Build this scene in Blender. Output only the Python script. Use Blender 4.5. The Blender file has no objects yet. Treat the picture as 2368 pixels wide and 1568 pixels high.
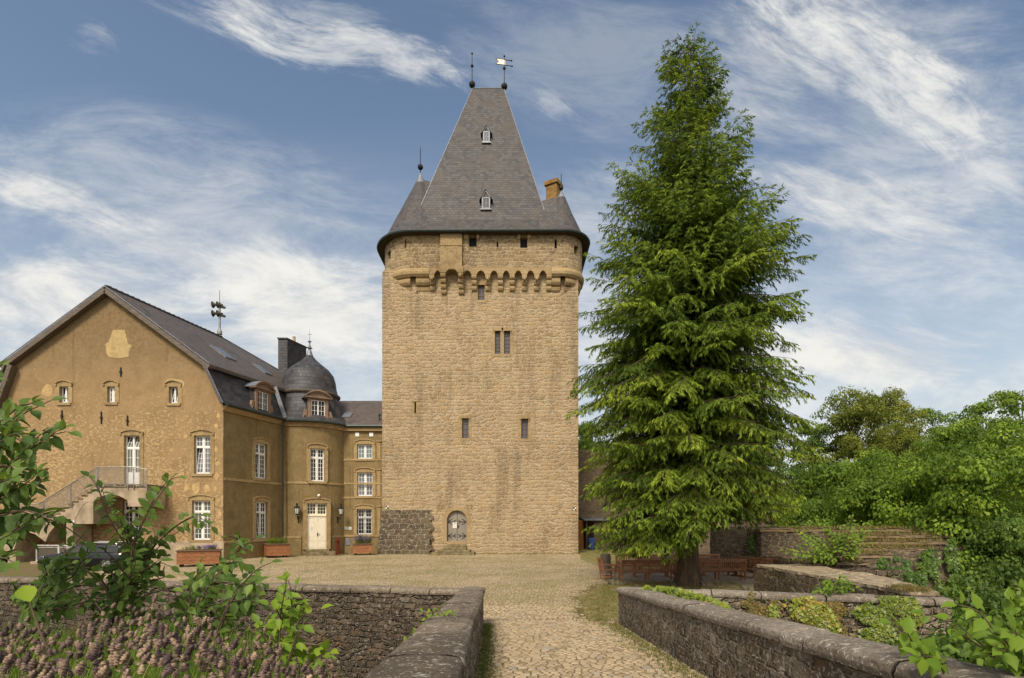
import bpy, bmesh, math, random
import numpy as np
from mathutils import Vector, Matrix, noise as mnoise

random.seed(7)
RNG = np.random.default_rng(11)
SC = bpy.context.scene
COL = SC.collection
PI = math.pi
F = 1250.0          # focal length in the units the photograph was measured in (2368 px wide)
CX, HY, EYE = 1184.0, 1205.0, 2.65

def P(x, y, Y):
    return Vector(((x - CX) / F * Y, Y, EYE + (HY - y) / F * Y))
def PX(x, Y): return (x - CX) / F * Y
def PZ(y, Y): return EYE + (HY - y) / F * Y
def PG(x, y, z=0.0):
    Y = F * (EYE - z) / (y - HY)
    return Vector((PX(x, Y), Y, z))
def clamp(a, lo, hi): return max(lo, min(hi, a))
def rnd(a, b): return random.uniform(a, b)

# ------------------------------------------------------------------ objects
OFF = {}
def _tag(o, label=None, cat=None, group=None, kind=None):
    if label: o['label'] = label
    if cat: o['category'] = cat
    if group: o['group'] = group
    if kind: o['kind'] = kind
    return o
def thing(name, label, cat, loc=(0, 0, 0), group=None, rz=0.0):
    o = bpy.data.objects.new(name, None)
    o.empty_display_size = 0.3
    COL.objects.link(o)
    o.location = loc
    o.rotation_euler = (0, 0, rz)
    OFF[o.name] = Vector(loc)
    return _tag(o, label, cat, group)
def kids(o): return [c for c in bpy.data.objects if c.parent == o]
def copy_tree(o, parent=None):
    c = o.copy(); COL.objects.link(c); c.parent = parent
    for ch in kids(o): copy_tree(ch, c)
    return c
def link_mesh(name, me, mat, parent=None, off=None):
    o = bpy.data.objects.new(name, me)
    COL.objects.link(o)
    if mat is not None: me.materials.append(mat)
    if parent is not None:
        o.parent = parent
        OFF[o.name] = OFF.get(parent.name, Vector((0, 0, 0)))
    else:
        OFF[o.name] = Vector(off) if off is not None else Vector((0, 0, 0))
        o.location = OFF[o.name]
    return o

class Fr:
    """a wall plane: u to the right, v up, d outwards"""
    def __init__(s, o, r, n): s.o, s.r, s.n = Vector(o), Vector(r).normalized(), Vector(n).normalized()
    def p(s, u, v, d=0.0): return s.o + s.r * u + Vector((0, 0, 1)) * v + s.n * d
def front(Y): return Fr((0, Y, 0), (1, 0, 0), (0, -1, 0))

class MB:
    def __init__(s): s.v, s.f, s.uv = [], [], {}
    def add(s, vs, fs, uvs=None):
        o = len(s.v)
        s.v += [tuple(p) for p in vs]
        for k, f in enumerate(fs):
            if uvs is not None: s.uv[len(s.f)] = uvs[k]
            s.f.append(tuple(i + o for i in f))
        return s
    def hexa(s, c):   # 8 corners: bottom 4 then top 4
        return s.add(c, [(0, 1, 2, 3), (4, 7, 6, 5), (0, 4, 5, 1), (1, 5, 6, 2), (2, 6, 7, 3), (3, 7, 4, 0)])
    def box(s, x0, x1, y0, y1, z0, z1):
        return s.hexa([(x0, y0, z0), (x1, y0, z0), (x1, y1, z0), (x0, y1, z0), (x0, y0, z1), (x1, y0, z1), (x1, y1, z1), (x0, y1, z1)])
    def fbox(s, fr, u0, u1, v0, v1, d0, d1):
        return s.hexa([fr.p(u0, v0, d1), fr.p(u1, v0, d1), fr.p(u1, v0, d0), fr.p(u0, v0, d0),
                       fr.p(u0, v1, d1), fr.p(u1, v1, d1), fr.p(u1, v1, d0), fr.p(u0, v1, d0)])
    def prism(s, pts, vec):
        n = len(pts); vec = Vector(vec); pts = [Vector(p) for p in pts]
        return s.add(pts + [p + vec for p in pts], [tuple(range(n))[::-1], tuple(range(n, 2 * n))] +
                     [(i, (i + 1) % n, n + (i + 1) % n, n + i) for i in range(n)])
    def fprism(s, fr, poly, d0, d1):
        return s.prism([fr.p(u, v, d0) for u, v in poly], fr.n * (d1 - d0))
    def bar(s, a, b, w, h=None, up=(0, 0, 1)):
        a, b = Vector(a), Vector(b); h = h or w
        t = (b - a).normalized(); up = Vector(up)
        if abs(t.dot(up)) > .98: up = Vector((0, 1, 0))
        sd = t.cross(up).normalized() * (w / 2); u2 = sd.cross(t).normalized() * (h / 2)
        return s.hexa([a - sd - u2, a + sd - u2, b + sd - u2, b - sd - u2, a - sd + u2, a + sd + u2, b + sd + u2, b - sd + u2])
    def tube(s, pts, r, n=8, cap=True):
        pts = [Vector(p) for p in pts]; m = len(pts)
        rr = r if isinstance(r, (list, tuple)) else [r] * m
        vs, fs = [], []
        ref = None
        for i, p in enumerate(pts):
            t = (pts[min(i + 1, m - 1)] - pts[max(i - 1, 0)]).normalized()
            if ref is None: ref = Vector((1, 0, 0)) if abs(t.x) < .8 else Vector((0, 1, 0))
            a = (ref - t * ref.dot(t)).normalized(); b = t.cross(a); ref = a
            for k in range(n):
                an = 2 * PI * k / n
                vs.append(p + (a * math.cos(an) + b * math.sin(an)) * rr[i])
        for i in range(m - 1):
            for k in range(n):
                fs.append((i * n + k, i * n + (k + 1) % n, (i + 1) * n + (k + 1) % n, (i + 1) * n + k))
        if cap:
            fs.append(tuple(range(n))[::-1]); fs.append(tuple(range((m - 1) * n, m * n)))
        return s.add(vs, fs)
    def lathe(s, c, prof, n=24, uvr=None):
        c = Vector(c); vs, fs, uvs = [], [], []
        m = len(prof); L = [0]
        for i in range(1, m): L.append(L[-1] + math.hypot(prof[i][0] - prof[i - 1][0], prof[i][1] - prof[i - 1][1]))
        R = uvr or max(p[0] for p in prof)
        for r, z in prof:
            for k in range(n):
                a = 2 * PI * k / n
                vs.append(c + Vector((r * math.sin(a), -r * math.cos(a), z)))
        for i in range(m - 1):
            for k in range(n):
                fs.append((i * n + k, i * n + (k + 1) % n, (i + 1) * n + (k + 1) % n, (i + 1) * n + k))
                u0, u1 = 2 * PI * R * k / n, 2 * PI * R * (k + 1) / n
                uvs.append([(u0, L[i]), (u1, L[i]), (u1, L[i + 1]), (u0, L[i + 1])])
        return s.add(vs, fs, uvs)
    def ball(s, c, r, n=10, sz=1.0):
        return s.lathe(c, [(max(.001, r * math.sin(PI * i / 6)), -r * sz * math.cos(PI * i / 6)) for i in range(7)], n)
    def grid(s, fn, nu, nv, uv=None):
        vs = [fn(i / nu, j / nv) for j in range(nv + 1) for i in range(nu + 1)]
        fs, us = [], []
        w = nu + 1
        for j in range(nv):
            for i in range(nu):
                fs.append((j * w + i, j * w + i + 1, (j + 1) * w + i + 1, (j + 1) * w + i))
                if uv: us.append([uv(i / nu, j / nv), uv((i + 1) / nu, j / nv), uv((i + 1) / nu, (j + 1) / nv), uv(i / nu, (j + 1) / nv)])
        return s.add(vs, fs, us if uv else None)
    def build(s, name, mat, parent=None, smooth=False, bevel=0.0, off=None, recalc=True, seg=2):
        me = bpy.data.meshes.new(name)
        base = OFF.get(parent.name, Vector((0, 0, 0))) if parent is not None else (Vector(off) if off is not None else Vector((0, 0, 0)))
        A = np.array(s.v, dtype=float)
        me.from_pydata((A - np.array(base)).tolist(), [], s.f)
        uvl = me.uv_layers.new(name='UVMap').data
        for fi, p in enumerate(me.polygons):
            cu = s.uv.get(fi)
            if cu is not None:
                for k, li in enumerate(p.loop_indices): uvl[li].uv = cu[k]
                continue
            n = p.normal
            if abs(n.z) > .75 or n.length < .5:
                for li in p.loop_indices:
                    q = s.v[me.loops[li].vertex_index]; uvl[li].uv = (q[0], q[1])
            else:
                h = math.hypot(n.x, n.y); tx, ty = -n.y / h, n.x / h
                hs = max(.2, h)
                for li in p.loop_indices:
                    q = s.v[me.loops[li].vertex_index]; uvl[li].uv = (tx * q[0] + ty * q[1], q[2] / hs)
        if recalc:
            bm = bmesh.new(); bm.from_mesh(me)
            bmesh.ops.recalc_face_normals(bm, faces=bm.faces)
            bm.to_mesh(me); bm.free()
        if smooth:
            me.polygons.foreach_set('use_smooth', [True] * len(me.polygons))
        o = link_mesh(name, me, mat, parent, off)
        if bevel > 0:
            md = o.modifiers.new('bevel', 'BEVEL'); md.width = bevel; md.segments = seg; md.limit_method = 'ANGLE'
        return o

def wall_poly(name, fr, outline, holes, mat, parent=None, depth=.25, extra=None):
    """flat wall with openings; reveals run back by depth"""
    bm = bmesh.new(); edges = []
    def loop(pts):
        vs = [bm.verts.new(fr.p(u, v)) for u, v in pts]
        for i in range(len(vs)): edges.append(bm.edges.new((vs[i], vs[(i + 1) % len(vs)])))
        return vs
    loop(outline)
    hv = [loop(h) for h in holes]
    bmesh.ops.triangle_fill(bm, use_beauty=True, use_dissolve=False, edges=edges, normal=fr.n)
    mb = MB()
    idx = {v: i for i, v in enumerate(bm.verts)}
    vs = [v.co.copy() for v in bm.verts]
    fs = []
    for f in bm.faces:
        t = [idx[v] for v in f.verts]
        f.normal_update()
        if f.normal.dot(fr.n) < 0: t = t[::-1]
        fs.append(tuple(t))
    bm.free()
    mb.add(vs, fs)
    for h in holes:
        n = len(h)
        mb.add([fr.p(u, v) for u, v in h] + [fr.p(u, v, -depth) for u, v in h], [(i, (i + 1) % n, n + (i + 1) % n, n + i) for i in range(n)])
    if extra: extra(mb)
    return mb.build(name, mat, parent, recalc=False)

def rect(u0, u1, v0, v1): return [(u0, v0), (u1, v0), (u1, v1), (u0, v1)]

# leaf meshes built with numpy: shape = [(t along, s across, lift)], faces over it
DIAMOND = (np.array([(0, 0, 0), (.45, -.5, .06), (1, 0, 0), (.45, .5, .06)]), [(0, 1, 2, 3)])
OVATE = (np.array([(0, 0, 0), (.12, .26, .07), (.34, .48, .12), (.6, .44, .09), (.82, .22, .02), (1.05, 0, -.1),
                   (.82, -.22, .02), (.6, -.44, .09), (.34, -.48, .12), (.12, -.26, .07), (.36, 0, 0), (.64, 0, -.02)]),
         [(0, 10, 2, 1), (10, 11, 3, 2), (11, 5, 4, 3), (0, 9, 8, 10), (10, 8, 7, 11), (11, 7, 6, 5)])
IVY = (np.array([(0, 0, 0), (-.1, .42, .03), (.35, .28, .05), (.5, .6, 0), (.62, .24, .04), (1, 0, -.05), (.62, -.24, .04), (.5, -.6, 0), (.35, -.28, .05), (-.1, -.42, .03)]),
       [(0, 1, 2), (0, 2, 4, 5), (2, 3, 4), (0, 5, 6, 8), (8, 6, 7), (0, 8, 9)])
def leaf_mesh(name, C, AX, SD, L, W, tint, shape, mat, parent=None, off=None, smooth=False):
    """C base points, AX axis, SD side (n,3); L, W, tint (n,)"""
    C, AX, SD = np.asarray(C, float), np.asarray(AX, float), np.asarray(SD, float)
    AX = AX / np.maximum(1e-6, np.linalg.norm(AX, axis=1, keepdims=True))
    SD = SD - AX * np.sum(SD * AX, axis=1, keepdims=True)
    SD = SD / np.maximum(1e-6, np.linalg.norm(SD, axis=1, keepdims=True))
    NR = np.cross(AX, SD)
    flip = (NR[:, 2] < 0)[:, None]
    NR = np.where(flip, -NR, NR)
    S, faces = shape
    n, k = len(C), len(S)
    L = np.asarray(L, float).reshape(-1, 1, 1) * np.ones((n, 1, 1)); W = np.asarray(W, float).reshape(-1, 1, 1) * np.ones((n, 1, 1))
    V = C[:, None, :] + AX[:, None, :] * (S[None, :, 0:1] * L) + SD[:, None, :] * (S[None, :, 1:2] * W) + NR[:, None, :] * (S[None, :, 2:3] * L)
    V = V.reshape(-1, 3)
    base = OFF.get(parent.name, Vector((0, 0, 0))) if parent is not None else (Vector(off) if off is not None else Vector((0, 0, 0)))
    V = V - np.array(base)
    lt, ls, li = [], [], []
    fi = np.concatenate([np.array(f) for f in faces]); fl = np.array([len(f) for f in faces])
    allidx = (np.arange(n)[:, None] * k + fi[None, :]).ravel()
    totals = np.tile(fl, n)
    starts = np.concatenate([[0], np.cumsum(totals)[:-1]])
    me = bpy.data.meshes.new(name)
    me.vertices.add(len(V)); me.vertices.foreach_set('co', V.ravel())
    me.loops.add(len(allidx)); me.loops.foreach_set('vertex_index', allidx.astype(np.int32))
    me.polygons.add(len(totals)); me.polygons.foreach_set('loop_start', starts.astype(np.int32))
    try: me.polygons.foreach_set('loop_total', totals.astype(np.int32))
    except Exception: pass
    at = me.attributes.new('tint', 'FLOAT', 'POINT')
    at.data.foreach_set('value', np.repeat(np.asarray(tint, float) * np.ones(n), k).astype(np.float32))
    me.update(); me.validate()
    if smooth: me.polygons.foreach_set('use_smooth', [True] * len(me.polygons))
    return link_mesh(name, me, mat, parent, off)
def unit(n, rng=RNG):
    v = rng.normal(size=(n, 3)); return v / np.linalg.norm(v, axis=1, keepdims=True)

# ------------------------------------------------------------------ materials
class G:
    def __init__(s, nt): s.t = nt
    def n(s, typ, ins=None, out=0, **at):
        nd = s.t.nodes.new('ShaderNode' + typ)
        for k, v in at.items(): setattr(nd, k, v)
        for k, v in (ins or {}).items():
            if isinstance(v, bpy.types.NodeSocket): s.t.links.new(v, nd.inputs[k])
            else: nd.inputs[k].default_value = v
        return nd.outputs[out]
    def m(s, op, a, b=0.0, c=0.0, cl=False): return s.n('Math', {0: a, 1: b, 2: c}, operation=op, use_clamp=cl)
    def v(s, op, a, b=(0, 0, 0), out=0): return s.n('VectorMath', {0: a, 1: b}, out=out, operation=op)
    def mix(s, f, a, b, blend='MIX'):
        c4 = lambda q: q if isinstance(q, bpy.types.NodeSocket) else (q[0], q[1], q[2], 1.0)
        return s.n('Mix', {0: f, 6: c4(a), 7: c4(b)}, out=2, data_type='RGBA', blend_type=blend)
    def ramp(s, f, stops, interp='LINEAR'):
        nd = s.t.nodes.new('ShaderNodeValToRGB'); cr = nd.color_ramp; cr.interpolation = interp
        while len(cr.elements) < len(stops): cr.elements.new(.5)
        for e, (p, c) in zip(cr.elements, stops):
            e.position = p; e.color = (c, c, c, 1) if isinstance(c, (int, float)) else (c[0], c[1], c[2], 1)
        s.t.links.new(f, nd.inputs[0]); return nd.outputs[0]
    def ss(s, x, a, b): return s.n('MapRange', {0: x, 1: a, 2: b, 3: 0.0, 4: 1.0}, interpolation_type='SMOOTHSTEP')
    def noise(s, vec, sc, det=3.0, rough=.55, dist=0.0, out=0):
        return s.n('TexNoise', {'Vector': vec, 'Scale': sc, 'Detail': det, 'Roughness': rough, 'Distortion': dist}, out=out)
    def sep(s, v, i): return s.n('SeparateXYZ', {0: v}, out=i)
    def comb(s, x, y, z=0.0): return s.n('CombineXYZ', {0: x, 1: y, 2: z})
def newmat(name, rough=.85, spec=.25):
    m = bpy.data.materials.new(name); m.use_nodes = True
    g = G(m.node_tree); b = m.node_tree.nodes['Principled BSDF']
    b.inputs['Roughness'].default_value = rough; b.inputs['Specular IOR Level'].default_value = spec
    g.b = b; g.m_ = m
    g.obj = g.n('TexCoord', out=3); g.uv = g.n('TexCoord', out=2)
    g.pos = g.n('NewGeometry', out=0)
    return m, g
def setc(g, c): g.t.links.new(c, g.b.inputs['Base Color'])
def bump(g, h, st=.5, dist=.05):
    n = g.n('Bump', {'Strength': st, 'Distance': dist, 'Height': h}); g.t.links.new(n, g.b.inputs['Normal'])
def flat(name, c, rough=.6, spec=.4, metal=0.0, var=.25, sc=6.0):
    m, g = newmat(name, rough, spec)
    g.b.inputs['Metallic'].default_value = metal
    n = g.noise(g.obj, sc, 4)
    col = g.mix(g.ss(n, .3, .7), [q * (1 - var) for q in c], [min(1, q * (1 + var)) for q in c])
    setc(g, col); bump(g, n, .15, .01)
    return m

def stone(name, cell, cols, mortar, mw=.07, dirt=None, lichen=0.0, bst=.6, disp=0.0, moss=None, warp=.1, crisp=.85, orange=0.0, mgain=1.0, streak=0.0):
    m, g = newmat(name, .92, .15)
    w = g.noise(g.uv, 1.3, 2)
    wv = g.n('TexNoise', {'Vector': g.uv, 'Scale': 2.2, 'Detail': 2.0}, out=1)
    wv2 = g.n('TexNoise', {'Vector': g.uv, 'Scale': 7.0, 'Detail': 2.0}, out=1)
    d = g.v('SCALE', g.v('SUBTRACT', wv, (.5, .5, .5))); d.node.inputs[3].default_value = warp * 1.6
    d2 = g.v('SCALE', g.v('SUBTRACT', wv2, (.5, .5, .5))); d2.node.inputs[3].default_value = warp * .5
    uv = g.v('ADD', g.v('ADD', g.uv, d), d2)
    q = g.v('MULTIPLY', uv, (1 / cell[0], 1 / cell[1], 1))
    # shift every other course so that the joints break bond
    row = g.m('FLOOR', g.sep(q, 1))
    q = g.comb(g.m('ADD', g.sep(q, 0), g.m('MULTIPLY', row, .5)), g.sep(q, 1), 0)
    f1 = g.n('TexVoronoi', {'Vector': q, 'Scale': 1.0, 'Randomness': crisp}, feature='F1', distance='CHEBYCHEV', voronoi_dimensions='2D')
    vc = f1.node.outputs['Color']
    f2 = g.n('TexVoronoi', {'Vector': q, 'Scale': 1.0, 'Randomness': crisp}, feature='F2', distance='CHEBYCHEV', voronoi_dimensions='2D')
    edge = g.m('SUBTRACT', f2, f1)
    r1 = g.sep(vc, 0); r2 = g.sep(vc, 1)
    n = len(cols)
    col = g.ramp(r1, [(i / n + .001, c) for i, c in enumerate(cols)], 'CONSTANT')
    soft = g.ramp(r2, [(i / max(1, n - 1), c) for i, c in enumerate(cols)])
    col = g.mix(.45, col, soft)
    fine = g.noise(g.obj, 14.0, 5, .65)
    mid = g.noise(g.obj, 3.0, 4, .6)
    col = g.mix(g.ss(fine, .38, .72), col, g.mix(.5, col, (.05, .035, .02)), 'MIX')
    pit = g.noise(g.obj, 38.0, 3, .6)
    col = g.mix(g.m('MULTIPLY', g.ss(pit, .57, .68), .7), col, (.075, .052, .03))
    big = g.noise(g.obj, .33, 4, .6)
    if dirt:
        dc, da, lo, hi = dirt
        col = g.mix(g.m('MULTIPLY', g.ss(g.m('ADD', g.m('MULTIPLY', big, .6), g.m('MULTIPLY', mid, .4)), lo, hi), da), col, dc)
    mm = g.m('SUBTRACT', 1.0, g.ss(g.m('ADD', edge, g.m('MULTIPLY', g.m('SUBTRACT', mid, .5), mw * 1.2)), mw * .35, mw))
    col = g.mix(g.m('MULTIPLY', mm, mgain), col, g.mix(g.ss(fine, .35, .65), mortar, [c * .72 for c in mortar]))
    if streak > 0:    # rain has drawn long grey streaks down the wall
        sn = g.noise(g.v('MULTIPLY', g.obj, (1.1, 1.1, .09)), 1.0, 5, .65); sm_ = g.noise(g.obj, .16, 2)
        col = g.mix(g.m('MULTIPLY', g.m('MULTIPLY', g.ss(sn, .46, .66), g.ss(sm_, .35, .6)), streak), col, (.165, .125, .085))
    if lichen > 0:
        ln = g.noise(g.obj, 7.0, 5, .7)
        col = g.mix(g.m('MULTIPLY', g.ss(ln, .56, .67), lichen), col, (.42, .38, .31))
        l2 = g.noise(g.obj, 30.0, 3, .6)
        col = g.mix(g.m('MULTIPLY', g.ss(l2, .58, .66), lichen * .9), col, (.50, .46, .38))
    if orange > 0:
        on = g.noise(g.obj, 2.1, 4, .65)
        col = g.mix(g.m('MULTIPLY', g.ss(on, .56, .68), orange), col, (.30, .16, .055))
    if moss:
        mn = g.noise(g.obj, 1.7, 5, .65)
        nz = g.sep(g.n('NewGeometry', out=1), 2)
        col = g.mix(g.m('MULTIPLY', g.ss(mn, .52, .66), moss), col, (.10, .11, .03))
    setc(g, col)
    h = g.m('ADD', g.ss(edge, 0.0, mw * 2.2), g.m('ADD', g.m('MULTIPLY', fine, .55), g.m('ADD', g.m('MULTIPLY', r2, .35), g.m('MULTIPLY', mid, .4))))
    bump(g, h, bst, .05)
    if disp > 0:
        dn = g.n('Displacement', {'Height': h, 'Midlevel': 1.1, 'Scale': disp})
        out = [x for x in m.node_tree.nodes if x.type == 'OUTPUT_MATERIAL'][0]
        g.t.links.new(dn, out.inputs['Displacement'])
        m.displacement_method = 'BOTH'
    return m

def slate(name, c1, c2, bw=.24, bh=.16, brown=None):
    m, g = newmat(name, .55, .4)
    b = g.n('TexBrick', {'Vector': g.uv, 'Color1': (0, 0, 0, 1), 'Color2': (1, 1, 1, 1), 'Mortar': (.5, .5, .5, 1), 'Scale': 1.0, 'Mortar Size': .008,
                         'Mortar Smooth': .2, 'Bias': 0.0, 'Brick Width': bw, 'Row Height': bh}, offset=.5)
    f = b.node.outputs['Fac']
    n = g.noise(g.obj, .8, 5, .6); n2 = g.noise(g.obj, 6, 4, .6)
    col = g.mix(g.sep(b, 0), c1, c2)
    if brown: col = g.mix(g.m('MULTIPLY', g.ss(g.m('ADD', g.m('MULTIPLY', n, .65), g.m('MULTIPLY', n2, .35)), .42, .62), .7), col, brown)
    col = g.mix(g.m('MULTIPLY', f, .75), col, (.012, .012, .013))
    setc(g, col)
    # every slate lies tilted over the one below it
    ty = g.m('FRACT', g.m('DIVIDE', g.sep(g.uv, 1), bh))
    bump(g, g.m('ADD', g.m('ADD', g.m('MULTIPLY', g.m('SUBTRACT', 1.0, ty), .8), g.m('MULTIPLY', g.sep(b, 0), .5)), g.m('MULTIPLY', f, -.8)), .5, .03)
    return m

def wood(name, c, dark=.5, sc=(1.5, 18, 18), rough=.6):
    m, g = newmat(name, rough, .35)
    q = g.v('MULTIPLY', g.obj, sc)
    n = g.noise(q, 1.2, 5, .6, 1.0); n2 = g.noise(g.obj, 1.3, 3)
    setc(g, g.mix(g.ss(n, .3, .7), [x * dark for x in c], g.mix(g.ss(n2, .3, .7), c, [x * 1.25 for x in c])))
    bump(g, n, .3, .01)
    return m

def leafmat(name, stops, trans=.35, rough=.5, spec=.3, vary=.25):
    m, g = newmat(name, rough, spec)
    t = g.n('Attribute', attribute_name='tint', out=2)
    oi = g.n('ObjectInfo', out=5)
    n = g.noise(g.obj, .9, 3)
    f = g.m('ADD', g.m('ADD', t, g.m('MULTIPLY', g.m('SUBTRACT', n, .5), vary * 2)), g.m('MULTIPLY', g.m('SUBTRACT', oi, .5), .12), cl=True)
    col = g.ramp(f, stops)
    setc(g, col)
    tr = g.n('BsdfTranslucent', {'Color': g.mix(.5, col, (.2, .26, .02))})
    mx = g.n('MixShader', {0: trans, 1: g.b.outputs[0], 2: tr})
    out = [x for x in m.node_tree.nodes if x.type == 'OUTPUT_MATERIAL'][0]
    g.t.links.new(mx, out.inputs['Surface'])
    return m

SKY_STR = .10; SUN_STR = 2.3; SUN_ANG = 16.0; EXPO = 0.70
SKY_TINT = (.92, .86, .80); CLOUD_A = (4.1, 4.2, 4.3); CLOUD_B = (5.6, 5.5, 5.2); CLOUD_FILL = (7.4, 7.0, 6.4)

M = {}
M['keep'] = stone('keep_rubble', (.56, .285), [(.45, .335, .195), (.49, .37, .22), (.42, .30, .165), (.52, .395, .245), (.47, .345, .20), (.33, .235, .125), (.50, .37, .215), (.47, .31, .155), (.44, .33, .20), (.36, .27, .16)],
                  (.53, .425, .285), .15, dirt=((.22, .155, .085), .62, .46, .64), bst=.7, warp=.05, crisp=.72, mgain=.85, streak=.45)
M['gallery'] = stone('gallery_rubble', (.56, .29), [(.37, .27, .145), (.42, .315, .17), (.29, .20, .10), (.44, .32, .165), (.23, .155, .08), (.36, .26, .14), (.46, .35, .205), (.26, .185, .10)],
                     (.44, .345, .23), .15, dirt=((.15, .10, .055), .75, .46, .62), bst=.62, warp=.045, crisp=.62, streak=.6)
M['ashlar'] = stone('dressed_stone', (.9, .45), [(.44, .315, .165), (.40, .285, .145), (.47, .345, .185)], (.33, .24, .135), .03, dirt=((.18, .12, .06), .7, .46, .66), bst=.25, warp=.015, crisp=.25)
M['plinth'] = stone('dark_plinth', (.72, .42), [(.105, .08, .05), (.068, .052, .034), (.15, .11, .068), (.085, .065, .04), (.125, .095, .06)], (.34, .275, .19), .09,
                    lichen=.65, bst=.6, warp=.035, crisp=.5, dirt=((.04, .031, .021), .6, .45, .62))
M['trim'] = stone('window_stone', (1.3, .5), [(.44, .315, .155), (.40, .28, .135), (.46, .33, .165)], (.28, .20, .105), .02, dirt=((.18, .12, .055), .6, .48, .64), bst=.2, warp=.01, crisp=.1)
M['parapet'] = stone('parapet_rubble', (.33, .15), [(.125, .092, .062), (.078, .056, .038), (.17, .128, .09), (.10, .073, .05), (.058, .043, .031), (.20, .155, .11)],
                     (.175, .14, .105), .12, dirt=((.045, .034, .024), .75, .42, .60), lichen=.5, bst=.6, disp=.024, warp=.05, mgain=.6, crisp=.7, orange=.25)
M['parapet2'] = stone('parapet_rubble_pale', (.29, .15), [(.24, .185, .128), (.16, .12, .08), (.31, .25, .18), (.20, .155, .105), (.13, .098, .066), (.36, .29, .215)],
                      (.34, .285, .215), .13, dirt=((.085, .063, .044), .8, .43, .60), lichen=.95, bst=.6, disp=.024, warp=.05, mgain=.6, crisp=.7, orange=.25)
M['coping'] = stone('coping_slab', (1.1, 2.5), [(.25, .195, .14), (.21, .162, .115), (.28, .22, .16)], (.09, .072, .056), .012, dirt=((.075, .058, .044), .85, .42, .60), lichen=.75, bst=.7, disp=.03, warp=.05, crisp=.5)
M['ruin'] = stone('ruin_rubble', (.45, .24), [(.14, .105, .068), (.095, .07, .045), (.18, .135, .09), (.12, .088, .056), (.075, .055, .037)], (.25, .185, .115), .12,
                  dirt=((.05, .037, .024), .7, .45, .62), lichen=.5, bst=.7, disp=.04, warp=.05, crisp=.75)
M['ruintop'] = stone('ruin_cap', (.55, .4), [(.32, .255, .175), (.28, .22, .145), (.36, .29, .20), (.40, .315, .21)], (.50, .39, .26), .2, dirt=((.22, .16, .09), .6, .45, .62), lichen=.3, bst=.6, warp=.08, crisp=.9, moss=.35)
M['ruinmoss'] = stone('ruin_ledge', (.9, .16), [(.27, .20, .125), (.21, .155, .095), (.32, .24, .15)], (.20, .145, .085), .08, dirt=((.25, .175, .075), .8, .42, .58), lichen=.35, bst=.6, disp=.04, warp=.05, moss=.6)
M['ruinbrown'] = stone('brown_rubble', (.45, .22), [(.18, .13, .078), (.135, .097, .06), (.22, .16, .10), (.115, .08, .05), (.25, .18, .115)], (.18, .135, .085), .09, dirt=((.08, .058, .036), .8, .42, .6), lichen=.4, bst=.6, warp=.05)
M['slate'] = slate('roof_slate', (.042, .039, .038), (.098, .089, .084), .34, .26, brown=(.092, .070, .052))
M['slatedark'] = slate('mansard_slate', (.026, .025, .027), (.062, .058, .060), .34, .24)
M['slatebrown'] = slate('weathered_slate', (.070, .058, .050), (.135, .108, .092), .30, .2, brown=(.125, .092, .066))
M['slatedome'] = slate('dome_slate', (.028, .027, .030), (.075, .070, .072), .36, .30)
M['white'] = flat('white_paint', (.78, .76, .72), .45, .4, var=.05)
M['cream'] = flat('cream_paint', (.80, .72, .55), .5, .4, var=.05)
M['gutter'] = flat('dark_green_metal', (.030, .040, .033), .45, .5, .3)
M['iron'] = flat('black_iron', (.018, .017, .016), .55, .5, .5)
M['lead'] = flat('lead', (.20, .21, .23), .5, .5, .3)
M['steel'] = flat('galvanised_steel', (.30, .29, .27), .45, .5, .6)
M['palesteel'] = flat('pale_painted_steel', (.55, .53, .50), .5, .4, .1)
M['verge'] = wood('grey_brown_timber', (.15, .115, .085))
M['dormer'] = wood('weathered_dormer_timber', (.27, .175, .115), .65)
M['rust'] = flat('rusty_steel', (.13, .035, .015), .8, .2, .2, .4, 9)
M['concrete'] = flat('aged_concrete', (.36, .28, .19), .9, .2, 0, .3, 1.4)
M['stepst'] = flat('worn_step_stone', (.20, .158, .085), .9, .2, 0, .35, 3.0)
M['planter'] = wood('reddish_planter_wood', (.33, .135, .055), .6, (1.2, 14, 14))
M['bench'] = wood('oiled_hardwood', (.36, .16, .075), .55, (2, 20, 20), .45)
M['benchgrey'] = wood('weathered_table_wood', (.30, .20, .14), .6)
M['greydoor'] = wood('grey_door_planks', (.27, .235, .185), .8, (18, 18, 1.2))
M['openingshade'] = flat('dark_opening', (.012, .012, .014), .6, .3)  # near-black colour stands in for the unlit depth of slits and openings
M['soil'] = flat('soil', (.05, .045, .02), 1, .1, 0, .4, 12)
M['rock'] = flat('mossy_rock', (.11, .095, .06), .95, .2, 0, .5, 5)
M['orangewood'] = wood('orange_plank_door', (.40, .17, .04), .6, (16, 16, 1.5))
M['darkwood'] = wood('dark_fence_wood', (.075, .05, .03), .6, (14, 14, 1.5))
M['sheet'] = flat('corrugated_sheet', (.22, .22, .23), .5, .5, .4)
M['bluebin'] = flat('blue_plastic', (.02, .05, .16), .4, .4)
M['plaque'] = flat('pale_plaque', (.42, .44, .36), .3, .5, 0, .05)
M['paper'] = flat('white_paper', (.78, .75, .66), .8, .2, 0, .03)
M['black'] = flat('black_marker', (.012, .012, .012), .6, .3, 0, .05)
M['redprint'] = flat('red_print', (.45, .08, .05), .8, .2, 0, .05)
M['carpaint'] = flat('black_car_paint', (.010, .011, .014), .15, .6, .2, .05)
M['tyre'] = flat('tyre_rubber', (.012, .012, .012), .8, .3)
M['alloy'] = flat('alloy', (.45, .45, .46), .3, .5, .9, .05)
M['tail'] = flat('red_lamp', (.35, .008, .012), .15, .6, 0, .05)
M['plate'] = flat('yellow_number_plate', (.65, .48, .06), .4, .4, 0, .03)
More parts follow.
